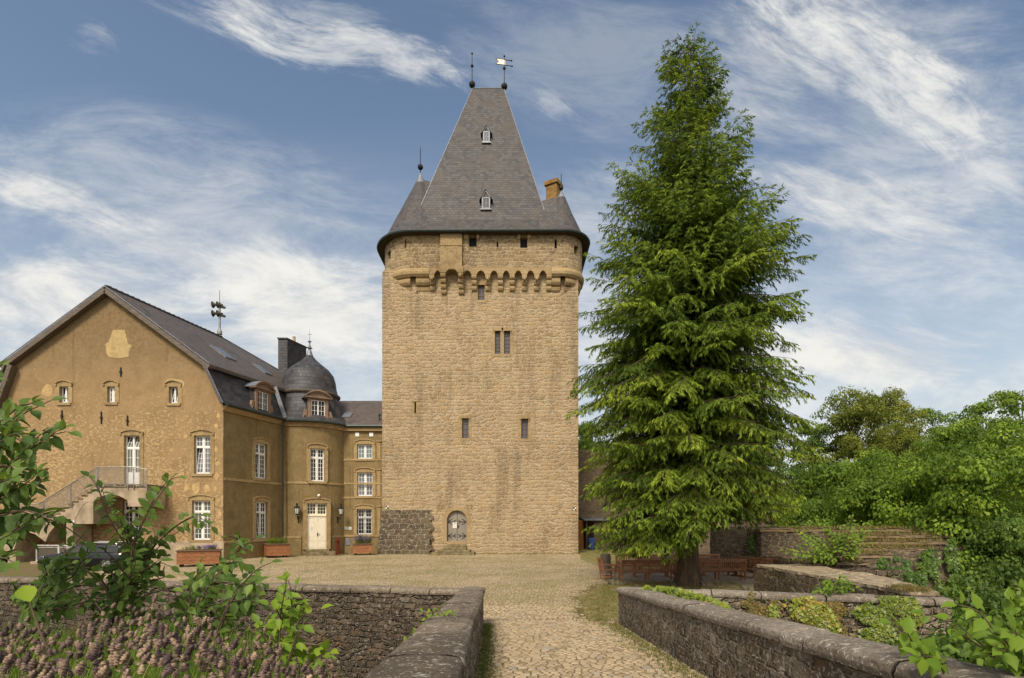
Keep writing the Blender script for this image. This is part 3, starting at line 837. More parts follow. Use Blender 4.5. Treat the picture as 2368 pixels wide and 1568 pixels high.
# battered dark plinth at the left corner
mb = MB()
a0, a1, b1 = kx(874.5), kx(884.5), kx(997)
zt0 = kz(1179.5)
mb.grid(lambda u, v: (a0 + (KX0 - .05 - a0) * v + u * (b1 + (.22 if int(v * 8.999) % 2 else -.10) - (a0 + (KX0 - .05 - a0) * v)), KY - .34 + .30 * v, -.1 + (zt0 + .1) * v), 40, 30)
mb.grid(lambda u, v: (a0 + (KX0 - .05 - a0) * v, KY - .34 + .30 * v + u * 5, -.1 + (zt0 + .1) * v), 8, 30)
mb.add([(KX0 - .05, KY - .04, zt0), (b1 + .05, KY - .04, zt0), (b1 + .05, KY + .1, zt0), (KX0 - .05, KY + .1, zt0)], [(0, 1, 2, 3)])
mb.add([(b1, KY - .34, -.1), (b1, KY + .1, -.1), (b1 + .05, KY + .1, zt0), (b1 + .05, KY - .04, zt0)], [(0, 1, 2, 3)])
mb.build('plinth', M['plinth'], keep)['label'] = 'dark weathered plinth of big stones'

# --- windows
def kwin(x0, x1, y0, y1, cols, rows, parent, lintel=True, glass='glassleaded'):
    a, b, z0, z1 = kx(x0), kx(x1), kz(y1), kz(y0)
    fr = MB(); d = -.22; f = .045
    for q in ((a, a + f, z0, z1), (b - f, b, z0, z1), (a + f, b - f, z0, z0 + f), (a + f, b - f, z1 - f, z1)): fr.fbox(kf, *q, d - .05, d + .02)
    for i in range(1, cols): u = a + (b - a) * i / cols; fr.fbox(kf, u - .012, u + .012, z0 + f, z1 - f, d - .03, d + .005)
    for i in range(1, rows): v = z0 + (z1 - z0) * i / rows; fr.fbox(kf, a + f, b - f, v - .012, v + .012, d - .028, d + .004)
    w = fr.build('window', M['dormer'], parent)
    p = MB(); p.fbox(kf, a, b, z0, z1, d - .09, d - .04); p.build('pane', M[glass], w)
    s = MB(); j = .30
    s.fbox(kf, a - j, a, z0 - .1, z1, -.35, .008); s.fbox(kf, b, b + j * .8, z0 - .1, z1, -.35, .010)
    s.fbox(kf, a - j * .7, b + j * .7, z1, z1 + .30, -.35, .014); s.fbox(kf, a - .08, b + .08, z0 - .22, z0, -.35, .03)
    if lintel:
        s.fbox(kf, a - .12, b + .12, z1 + .015, z1 + .085, .0, .07)
        for u in (a - .10, b + .04): s.fbox(kf, u, u + .06, z1 - .14, z1 + .015, .0, .05)
    s.build('stone_surround', M['ashlar'], w, bevel=.01)
kwin(*kwins['mid'], 2, 3, keep, False); 
for k in ('twinl', 'twinr'): kwin(*kwins[k], 2, 6, keep)
for k in ('ll', 'lr'): kwin(*kwins[k], 2, 4, keep)
for k in ('slit', 'slit2'):
    x0, x1, y0, y1 = kwins[k]; mb = MB(); mb.fbox(kf, kx(x0), kx(x1), kz(y1), kz(y0), -.6, -.40); mb.build('arrow_slit', M['openingshade'], keep)
mb = MB()
x0, x1, y0, y1 = kwins['slit']
mb.fbox(kf, kx(x0) - .28, kx(x0), kz(y1) - .1, kz(y0), -.3, .009); mb.fbox(kf, kx(x1), kx(x1) + .26, kz(y1) - .1, kz(y0), -.3, .011); mb.fbox(kf, kx(x0) - .2, kx(x1) + .2, kz(y0), kz(y0) + .1, -.3, .05)
mb.build('slit_surround', M['ashlar'], keep, bevel=.01)
# --- door
dr = MB(); a, b = kx(1033.7), kx(1079); mid = (a + b) / 2
dpts = [(u, v) for u, v in door_out]
for sgn in (-1, 1):
    half = [(mid + (u - mid), v) for u, v in dpts if (u - mid) * sgn >= -.001]
    half.sort(key=lambda q: 0)
    # left or right leaf outline, ordered
    us = sorted(half, key=lambda q: (q[1]))
    bot = [q for q in dpts if (q[0] - mid) * sgn > .001]
    if sgn > 0: poly = [(mid + .03, dpts[0][1])] + bot + [(mid + .03, kz(1180.4))]
    else: poly = [(mid - .03, kz(1180.4))] + bot[::1]
    if sgn < 0:
        L = [q for q in dpts if (q[0] - mid) < -.001]
        poly = [(mid - .03, kz(1180.4))] + L[1:] + [L[0], (mid - .03, dpts[0][1])]
    m2 = MB(); m2.fprism(kf, poly, -.32, -.26)
    leaf = m2.build('door_leaf', M['greydoor'], keep)
    g2 = MB()
    for i in range(1, 5):   # plank joints as raised beads
        u = mid + sgn * (.05 + i * (b - a) / 2 / 5); top = kz(1183) - max(0, abs(u - mid) - .15) ** 1.6 * 1.1
        g2.fbox(kf, u - .010, u + .010, dpts[0][1] + .02, top, -.262, -.250)
    g2.build('bead', M['greydoor'], leaf)
    for zc in (kz(1206.8), kz(1239.5)):
        hg = MB()
        e = mid + sgn * (b - a) * .47; c = mid + sgn * .12
        hg.bar(kf.p(e, zc, -.245), kf.p(c, zc, -.245), .055, .02, up=(0, -1, 0))
        for s2 in (-1, 1):
            hg.bar(kf.p(e, zc, -.243), kf.p(mid + sgn * .40, zc + s2 * .24, -.243), .045, .02, up=(0, -1, 0))
            pts = [kf.p(c + sgn * .05 + sgn * .07 * math.cos(q) , zc + s2 * (.07 + .07 * math.sin(q)), -.24) for q in [i * PI / 5 - PI / 2 for i in range(8)]]
            hg.tube(pts, .014, 5)
        hg.build('strap_hinge', M['iron'], leaf)
mb = MB(); mb.fbox(kf, mid - .028, mid + .028, dpts[0][1], kz(1181), -.30, -.235); mb.build('meeting_bar', M['verge'], keep)
mb = MB(); mb.fbox(kf, mid + .05, mid + .12, kz(1221), kz(1214), -.26, -.225); mb.tube([kf.p(mid + .085, kz(1216), -.22), kf.p(mid + .085, kz(1216), -.17), kf.p(mid + .2, kz(1216), -.17)], .016, 6)
mb.build('door_handle', M['iron'], keep)
# door jamb stones and arch
mb = MB()
inner = door_out[2:]     # from right spring over the top to left spring
j = .32
cxm = mid
def outw(q, k=1.0):
    u, v = q
    vec = Vector((u - cxm, (v - kz(1208)) * .9)); vec.normalize(); return (u + vec.x * j * k, v + vec.y * j * k)
ring = [(b, kz(1252))] + inner + [(a, kz(1252))]
outr = [(b + j, kz(1252))] + [((b + j) if v <= kz(1204.1) and u > cxm else (a - j) if v <= kz(1204.1) else outw((u, v))[0], v if v <= kz(1204.1) else outw((u, v))[1]) for u, v in inner] + [(a - j, kz(1252))]
for i in range(len(ring) - 1):
    q = [ring[i], outr[i], outr[i + 1], ring[i + 1]]
    if abs(ring[i][0] - ring[i + 1][0]) + abs(ring[i][1] - ring[i + 1][1]) < 1e-6: continue
    mb.fprism(kf, q, -.30, .012)
mb.build('door_surround', M['ashlar'], keep)
for x0, x1 in ((1010, 1028.5), (1077.2, 1095.6)):
    mb = MB(); mb.fbox(kf, kx(x0), kx(x1), kz(1179.2), kz(1166.6), -.05, .012); mb.build('carved_stone', M['ashlar'], keep, bevel=.008)
for x0 in (1010, 1077.2):
    mb = MB()
    for k in range(2):
        for i in range(2):
            u = kx(x0 + 5 + 8 * k); v = kz(1170.4 + 5 * i); mb.tube([kf.p(u + .07 * math.cos(q), v + .055 * math.sin(q), .014) for q in [s * PI / 5 for s in range(10)]], .012, 5)
    mb.fbox(kf, kx(x0) + .04, kx(x0 + 18) - .04, kz(1168.2), kz(1167.7), .012, .02)
    mb.build('carving', M['plinth'], keep)
# steps
for i, (x0, x1, z0, z1, d) in enumerate([(1002.7, 1099.5, -.05, .18, 1.75), (1015.6, 1089, .181, .37, 1.25), (1027, 1079, .371, .55, .80), (1033, 1078.5, .551, .76, .42)]):
    mb = MB(); mb.fbox(kf, kx(x0), kx(x1), z0, z1, -.001, d); mb.build('step', M['stepst'], keep, bevel=.025)
mb = MB(); mb.fbox(kf, kx(1033.7), kx(1079), .761, kz(1252) + .004, -.5, .03); mb.build('threshold', M['ashlar'], keep, bevel=.01)
# long vertical joint on the upper wall
mb = MB(); rq = random.Random(9)
z = kz(734)
while z < kz(681): 
    h = rq.uniform(.12, .3); mb.fbox(kf, kx(1033) + rq.uniform(-.015, .015), kx(1034) + .01, z, z + h, 0.0, .006); z += h + rq.uniform(.03, .12)
mb.build('wall_joint', M['plinth'], keep)

# --- gallery: plan path, front corners rounded
TLC, TLR, TRC, TRR = Vector((-7.85, 46.3)), 2.96, Vector((4.1, 45.0)), 1.72
GFY = 43.31
def gal_path(off=0.0, nseg=18, back=56.3):
    pts = [(TLC.x - TLR - off, back + off * .5)]
    for i in range(nseg + 1):
        a = PI + (PI / 2) * i / nseg; pts.append((TLC.x + (TLR + off) * math.cos(a), TLC.y + (TLR + off) * math.sin(a)))
    for i in range(nseg + 1):
        a = 1.5 * PI + (PI / 2) * i / nseg; pts.append((TRC.x + (TRR + off) * math.cos(a), TRC.y + (TRR + off) * math.sin(a)))
    pts.append((TRC.x + TRR + off, back + off * .5)); return pts
GP0 = gal_path()
SL = [0]
for i in range(1, len(GP0)): SL.append(SL[-1] + math.hypot(GP0[i][0] - GP0[i - 1][0], GP0[i][1] - GP0[i - 1][1]))
def gal_at(s, off=0.0):
    P1 = gal_path(off)
    for i in range(1, len(SL)):
        if s <= SL[i] or i == len(SL) - 1:
            t = (s - SL[i - 1]) / max(1e-9, SL[i] - SL[i - 1])
            return (P1[i - 1][0] + (P1[i][0] - P1[i - 1][0]) * t, P1[i - 1][1] + (P1[i][1] - P1[i - 1][1]) * t)
def s_of_x(x, side=0):
    best = None
    n = 4000
    for i in range(n):
        s = SL[1] + (SL[-2] - SL[1]) * i / n
        q = gal_at(s) if True else None
        e = abs(CX + F * q[0] / q[1] - x)
        if side and ((side < 0) != (s < (SL[1] + SL[-2]) / 2)): continue
        if best is None or e < best[0] - 1e-9: best = (e, s)
    return best[1]
GZ0, GZ1 = 22.95, 25.62
gz = lambda y: PZ(y, GFY)
ops = []
for x0, x1, y0, y1, dk in [(1084.5, 1102, 547, 570.3, 1), (1203, 1219.4, 548.6, 573.3, 1), (936, 939.8, 551.3, 571.2, 0), (1148.4, 1152.4, 559.2, 571.7, 0), (1282.3, 1287.8, 554, 574.6, 0)]:
    ops.append((s_of_x(x0), s_of_x(x1), gz(y1), gz(y0)))
ops.append((s_of_x(895.5, -1), s_of_x(903.5, -1), gz(585), gz(566)))
ops.append((s_of_x(1327.5, 1), s_of_x(1337, 1), gz(583), gz(564)))
def gal_wall():
    ss_ = sorted(set([round(q, 4) for q in SL] + [round(q, 4) for o in ops for q in o[:2]] + [SL[1] + (SL[-2] - SL[1]) * i / 30 for i in range(31)]))
    vs_ = sorted(set([GZ0, GZ1] + [o[2] for o in ops] + [o[3] for o in ops]))
    mb = MB()
    for i in range(len(ss_) - 1):
        for j in range(len(vs_) - 1):
            sm, vm = (ss_[i] + ss_[i + 1]) / 2, (vs_[j] + vs_[j + 1]) / 2
            if any(o[0] < sm < o[1] and o[2] < vm < o[3] for o in ops): continue
            a, b = gal_at(ss_[i]), gal_at(ss_[i + 1])
            mb.add([(*a, vs_[j]), (*b, vs_[j]), (*b, vs_[j + 1]), (*a, vs_[j + 1])], [(0, 1, 2, 3)],
                   [[(ss_[i], vs_[j]), (ss_[i + 1], vs_[j]), (ss_[i + 1], vs_[j + 1]), (ss_[i], vs_[j + 1])]])
    for o in ops:
        a, b = gal_at(o[0]), gal_at(o[1]); a2, b2 = gal_at(o[0], -.45), gal_at(o[1], -.45)
        mb.add([(*a, o[2]), (*a2, o[2]), (*a2, o[3]), (*a, o[3])], [(0, 1, 2, 3)]); mb.add([(*b, o[2]), (*b2, o[2]), (*b2, o[3]), (*b, o[3])], [(0, 3, 2, 1)])
        mb.add([(*a, o[2]), (*b, o[2]), (*b2, o[2]), (*a2, o[2])], [(0, 1, 2, 3)]); mb.add([(*a, o[3]), (*b, o[3]), (*b2, o[3]), (*a2, o[3])], [(0, 3, 2, 1)])
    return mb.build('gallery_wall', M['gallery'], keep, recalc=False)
gal_wall()
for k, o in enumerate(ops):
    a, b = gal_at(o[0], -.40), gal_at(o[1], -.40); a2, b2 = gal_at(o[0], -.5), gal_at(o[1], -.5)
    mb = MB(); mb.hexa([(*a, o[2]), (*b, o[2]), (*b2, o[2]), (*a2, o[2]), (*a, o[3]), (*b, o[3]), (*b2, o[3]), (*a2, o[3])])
    mb.build('gallery_opening' if k in (0, 1, 5, 6) else 'arrow_slit', M['openingshade'], keep)
gf = front(GFY)
def gx(x): return PX(x, GFY)
# dressed band along the upper left, and small corbels beside the openings
for x0, x1 in ((1073, 1083.5), (1102.5, 1108.5), (1196, 1202.7), (1219.8, 1227.3)):
    mb = MB(); mb.fprism(gf, [(gx(x0), gz(552.5)), (gx(x1), gz(552.5)), (gx(x1), gz(540.5)), (gx(x0), gz(540.5))], .0, .16)
    mb.fprism(gf, [(gx(x0) + .02, gz(555)), (gx(x1) - .02, gz(555)), (gx(x1) - .02, gz(552.5)), (gx(x0) + .02, gz(552.5))], .0, .10)
    mb.build('bracket_stone', M['ashlar'], keep, bevel=.02)
# projecting bay (garderobe) with its base
mb = MB(); x0, x1 = gx(1019), gx(1069)
mb.fbox(gf, x0, x1, gz(626), gz(540), -.05, .26)
mb.fbox(gf, x0 - .05, x1 + .05, gz(572), gz(570), -.05, .30)
mb.build('garderobe_bay', M['ashlar'], keep, bevel=.015)
# arcade of small arches between the corbels
cxs = [999 - .6, 1025, 1065.5, 1096, 1127.8, 1157, 1184.3, 1212.7, 1241.4, 1269.8]
mb = MB(); zt_ = GZ0 + .002
zs, hw = gz(633.5), .235
for i in range(len(cxs) - 1):
    a, b = gx(cxs[i]) + hw, gx(cxs[i + 1]) - hw
    top = gz(625.5 if i != 1 else 624.5); n = 8
    for k in range(n):
        t0, t1 = k / n, (k + 1) / n
        f = lambda t: zs + (top - zs) * math.sin(PI * t) ** .6 if 0 < t < 1 else zs
        u0, u1 = a + (b - a) * t0, a + (b - a) * t1
        dd = .26 if i == 1 else 0.0
        mb.fprism(gf, [(u0, f(t0)), (u1, f(t1)), (u1, zt_), (u0, zt_)], -.48, dd + .02)
for i, x in enumerate(cxs):
    mb.fbox(gf, gx(x) - hw, gx(x) + hw, zs, zt_, -.48, .024 + (.26 if i in (1, 2) else 0))
mb.build('machicolation_arcade', M['ashlar'], keep)
for i, x in enumerate(cxs):   # corbels: three quarter-round steps each
    mb = MB(); u = gx(x); big = i in (1, 2)
    zb = gz(668.5 if not big else 676); n = 4 if big else 3; h = (zs - zb) / n
    for k in range(n):
        d = .04 + (.48 + (.22 if big else 0)) * (k + 1) / n - .48
        z0 = zb + k * h
        pr = [(-.5, z0 + .004), (d - h * .42, z0 + .004), (d - h * .15, z0 + h * .18), (d, z0 + h * .5), (d, z0 + h * .95), (-.5, z0 + h * .95)]
        mb.prism([gf.p(u - hw * .86, z, dd) for dd, z in pr], (2 * hw * .86, 0, 0))
    c = mb.build('corbel', M['ashlar'], keep, bevel=.012)
    if i in (0, 2, 4, 7, 8):   # weathered carved heads
        hb = MB(); zc = gz(645 if i != 2 else 640)
        hb.ball(gf.p(u, zc, .10 + (.2 if big else 0)), .17, 8, 1.15); hb.ball(gf.p(u, zc - .10, .22 + (.2 if big else 0)), .085, 7)
        for s in (-1, 1): hb.ball(gf.p(u + s * .15, zc + .08, .12 + (.2 if big else 0)), .06, 6)
        hb.build('carved_head', M['ashlar'], c, smooth=True)
# rounded corbel courses under the two turrets
def turret_rolls(s0, s1, gap):
    mb = MB()
    prof = [(-.95, 20.95), (-.62, 21.05), (-.40, 21.30), (-.34, 21.5), (-.42, 21.62), (-.22, 21.68), (-.10, 21.85), (-.07, 22.05), (-.14, 22.2), (.02, 22.26), (.15, 22.42), (.17, 22.62), (.09, 22.8), (0.0, 22.95)]
    for (q0, q1, pr) in ((s0, gap[0], prof), (gap[1], s1, prof), (gap[0], gap[1], prof[9:])):
        n = max(3, int((q1 - q0) / .2))
        L = [gal_path(p[0]) for p in pr]
        mb.grid(lambda a, b: (*gal_at(q0 + (q1 - q0) * a, pr[round(b * (len(pr) - 1))][0]), pr[round(b * (len(pr) - 1))][1]), n, len(pr) - 1,
                uv=lambda a, b: (q0 + (q1 - q0) * a, pr[round(b * (len(pr) - 1))][1]))
        if len(pr) == len(prof):
            for q in (q0, q1):
                pts = [(*gal_at(q, p[0]), p[1]) for p in pr] + [(*gal_at(q, -1.0), 22.95)]
                mb.add(pts, [tuple(range(len(pts)))])
    return mb.build('turret_corbelling', M['ashlar'], keep, smooth=False)
sA, sB = s_of_x(999), s_of_x(1269)
turret_rolls(SL[1] + 1.2, sA - .24, (s_of_x(947.5), s_of_x(961.5)))
turret_rolls(sB + .24, SL[-2] + 1.0, (s_of_x(1296), s_of_x(1308)))
# corner pier cap at the left
mb = MB(); mb.hexa([(KX0 - .01, KY - .02, 22.801), (KX0 + 1.5, KY - .02, 22.801), (KX0 + 1.5, KY + 2.4, 22.801), (KX0 - .01, KY + 2.4, 22.801),
                    (KX0 + .25, KY + .5, 23.4), (KX0 + 1.5, KY + .5, 23.4), (KX0 + 1.5, KY + 2.4, 23.4), (KX0 + .25, KY + 2.4, 23.4)]); mb.build('pier_cap', M['gallery'], keep)
# floor between wall and gallery
mb = MB(); g = gal_path(-.02); mb.prism([(x, y, 22.9) for x, y in g], (0, 0, .05)); mb.build('gallery_floor', M['ashlar'], keep)

# --- roof
EZ = 25.66
RX0, RX1, RY0, RY1, RZ = -7.92, 2.88, 44.0, 55.6, 27.18
TX0, TX1, TY, TZ = PX(1093, 49.8), PX(1165, 49.8), 49.8, PZ(204.5, 49.8)
mb = MB()
ring = gal_path(.47, 18, 56.3); n = len(ring)
inn = [(clamp(x, RX0, RX1), clamp(y, RY0, RY1)) for x, y in ring]
for i in range(n):
    a, b = ring[i], ring[(i + 1) % n]; c, d = inn[(i + 1) % n], inn[i]
    fs = [(*a, EZ), (*b, EZ), (*c, RZ), (*d, RZ)]
    if math.hypot(c[0] - d[0], c[1] - d[1]) < 1e-5: mb.add(fs[:3], [(0, 1, 2)])
    else: mb.add(fs, [(0, 1, 2, 3)])
A, B, C_, D = (RX0, RY0, RZ), (RX1, RY0, RZ), (RX1, RY1, RZ), (RX0, RY1, RZ); E_, H_ = (TX0, TY, TZ), (TX1, TY, TZ)
mb.add([A, B, H_, E_], [(0, 1, 2, 3)]); mb.add([B, C_, H_], [(0, 1, 2)]); mb.add([C_, D, E_, H_], [(0, 1, 2, 3)]); mb.add([D, A, E_], [(0, 1, 2)])
roof = mb.build('roof', M['slate'], keep, recalc=False)
mb = MB()
for p, q in ((A, E_), (B, H_), (C_, H_), (D, E_)): mb.tube([p, q], .045, 6)
mb.tube([E_, H_], .07, 6); mb.build('lead_hip', M['lead'], roof)
# soffit and gutter
mb = MB(); i0, i1 = gal_path(-.05), gal_path(.49)
for i in range(len(i0) - 1): mb.hexa([(*i1[i], EZ - .14), (*i1[i + 1], EZ - .14), (*i0[i + 1], EZ - .06), (*i0[i], EZ - .06), (*i1[i], EZ - .04), (*i1[i + 1], EZ - .04), (*i0[i + 1], EZ + .1), (*i0[i], EZ + .1)])
mb.build('eaves_board', M['darkwood'], roof)
mb = MB(); mb.tube([(x, y, EZ - .02) for x, y in gal_path(.56)], .12, 8); mb.build('gutter', M['gutter'], roof)
# turret cones, each with a small saddle back to the main roof
def cone(c, r, apex, inx, tipr):
    mb = MB()
    H = apex - EZ
    pr = [(r * 1.0, 0), (r * .80, H * .17), (r * .42, H * .56), (tipr, H * .86)]
    mb.lathe((c.x, c.y, EZ), pr, 36)
    s = 1 if inx > c.x else -1
    k = .9
    za = EZ + H * .93; zb = EZ + H * .80
    for sy in (-1, 1):
        mb.add([(c.x, c.y, za), (inx, c.y, zb), (inx, c.y + sy * r * .86, EZ + .35), (c.x, c.y + sy * r * .86, EZ + .35)], [(0, 1, 2, 3)])
    o = mb.build('turret_roof', M['slate'], keep)
    tip = MB(); tip.lathe((c.x, c.y, EZ), [(tipr * 1.06, H * .855), (.05, H), (.001, H)], 16); tip.build('lead_cap', M['lead'], o)
    return o
cl = cone(TLC, 3.38, 32.45, -5.0, .42)
cr = cone(TRC, 2.12, 30.1, 2.2, .36)
def finial(x, y, z0, balls, ztop, parent, name='finial', r=.045):
    mb = MB(); mb.tube([(x, y, z0 - .3), (x, y, ztop - .3), (x, y, ztop)], [r, r * .7, .008], 6)
    for zb, rb in balls: mb.ball((x, y, zb), rb, 10)
    return mb.build(name, M['iron'], parent)
zz = lambda y, Y: PZ(y, Y)
finial(TX0 - .05, TY, TZ, [(zz(195.5, TY), .30), (zz(152.5, TY), .14), (zz(124, TY), .09)], zz(122.5, TY), roof)
fv = finial(TX1 + .05, TY, TZ, [(zz(200, TY), .30), (zz(158, TY), .14), (zz(130, TY), .09)], zz(128, TY), roof)
mb = MB()
k = TY / F
X0 = TX1 + .05
pts = [(PX(1146.5, TY), zz(135, TY)), (PX(1168, TY), zz(139, TY)), (PX(1168, TY), zz(150.5, TY)), (PX(1147, TY), zz(147.5, TY)), (PX(1153.5, TY), zz(142, TY))]
mb.prism([(u, TY - .015, v) for u, v in pts], (0, .03, 0)); flag = mb.build('vane_flag', M['orangehelm'], fv)
mb = MB()
for ya, yb, x1 in ((135, 140.5, 1182), (147.5, 153, 1183)):
    mb.tube([(PX(1146.5, TY), TY, zz(ya, TY)), (PX(x1, TY), TY, zz(yb, TY))], .03, 6)
    mb.lathe((PX(x1 + 1, TY), TY, zz(yb, TY)), [(.09, -.02), (.001, .1)], 6)
mb.tube([(PX(1146.5, TY), TY, zz(135, TY)), (PX(1153.5, TY), TY, zz(142, TY)), (PX(1147, TY), TY, zz(147.5, TY))], .03, 6)
mb.build('vane_rod', M['iron'], fv)
finial(TLC.x, TLC.y, 32.3, [(zz(386.5, TLC.y), .24)], zz(337, TLC.y), cl)
finial(TRC.x, TRC.y, 30.0, [(zz(435, TRC.y), .18)], zz(399, TRC.y), cr)
# roof dormers
def roof_hit(x, y):
    m_ = (TZ - RZ) / (TY - RY0); Y = (RZ - m_ * RY0 - EYE) / ((HY - y) / F - m_); return Y
for x0, x1, yt, ye, yb in ((1114.5, 1135.5, 290, 306, 331), (1111, 1137, 437, 458, 485)):
    Yh = roof_hit((x0 + x1) / 2, yb); fr = front(Yh - .12); kx_ = lambda x: PX(x, Yh); kz_ = lambda y: PZ(y, Yh)
    cxx = (kx_(x0) + kx_(x1)) / 2; hw_ = (kx_(x1) - kx_(x0)) / 2 * .74
    z0, z1, z2 = kz_(yb), kz_(ye), kz_(yt)
    m_ = (TZ - RZ) / (TY - RY0); dep = lambda z: (z - z0) / m_ + .3
    mb = MB()
    mb.prism([(cxx - hw_, Yh - .08, z0), (cxx + hw_, Yh - .08, z0), (cxx + hw_, Yh - .08, z1), (cxx, Yh - .08, z2 - .1), (cxx - hw_, Yh - .08, z1)], (0, dep(z2), 0))
    d_ = mb.build('roof_dormer', M['slatedark'], keep)
    rf = MB()
    for s in (-1, 1):
        rf.hexa([(cxx, Yh - .22, z2 - .1), (cxx, Yh + dep(z2), z2 - .1), (cxx + s * (hw_ + .2), Yh + dep(z2), z1 - .26), (cxx + s * (hw_ + .2), Yh - .22, z1 - .26),
                 (cxx, Yh - .22, z2), (cxx, Yh + dep(z2), z2), (cxx + s * (hw_ + .22), Yh + dep(z2), z1 - .16), (cxx + s * (hw_ + .22), Yh - .22, z1 - .16)])
    rf.build('dormer_roof', M['slate'], d_)
    wf = MB(); f = .10
    for q in ((cxx - hw_, cxx - hw_ + f, z0, z1), (cxx + hw_ - f, cxx + hw_, z0, z1), (cxx - hw_ + f, cxx + hw_ - f, z0, z0 + f), (cxx - hw_ + f, cxx + hw_ - f, z1 - f, z1)):
        wf.box(q[0], q[1], Yh - .13, Yh - .06, q[2], q[3])
    wf.box(cxx - .015, cxx + .015, Yh - .11, Yh - .07, z0 + f, z1 - f); wf.box(cxx - hw_ + f, cxx + hw_ - f, Yh - .11, Yh - .07, (z0 + z1) / 2 - .015, (z0 + z1) / 2 + .015)
    for s in (-1, 1): wf.bar((cxx + s * hw_, Yh - .12, z1 - .02), (cxx, Yh - .12, z2 - .18), .08, .06, up=(0, 1, 0))
    wf.build('dormer_frame', M['lead'], d_)
    pn = MB(); pn.box(cxx - hw_ + f, cxx + hw_ - f, Yh - .10, Yh - .082, z0 + f, z1 - f); pn.build('pane', M['glassleaded'], d_)
    ap = MB(); ap.box(cxx - hw_ - .12, cxx + hw_ + .12, Yh - .20, Yh + .05, z0 - .09, z0 - .002); ap.build('lead_apron', M['lead'], d_)
# chimney behind the right turret, set corner-on
mb = MB(); Yc = 48.6; cxc = PX(1280.5, Yc); zt2, zb2 = PZ(424, Yc), 25.0
for (h0, h1, r) in ((zb2, zt2 - .35, .74), (zt2 - .35, zt2, .92)):
    pts = [(cxc + r * math.cos(a), Yc + r * math.sin(a), h0) for a in [PI / 180 * q for q in (-75, 15, 105, 195)]]
    mb.prism(pts, (0, 0, h1 - h0))
mb.build('chimney', M['yellowrender'], keep, bevel=.02)

# ------------------------------------------------------------------ gabled house, domed tower, rear wing
GY = 36.4
gfr = front(GY)
g_x = lambda x: PX(x, GY)
g_z = lambda y: PZ(y, GY)
SD = Vector((.3, .954, 0)).normalized(); SN = Vector((SD.y, -SD.x, 0))
SC0 = Vector((-19.45, GY, 0))
sfr = Fr(SC0, SD, SN)
def s_t(x, d=0.0):
    q = (x - CX) / F; o = SC0 + SN * d
    return (q * o.y - o.x) / (SD.x - q * SD.y)
def s_z(x, y, d=0.0):
    Y = (SC0 + SN * d).y + SD.y * s_t(x, d); return EYE + (HY - y) / F * Y

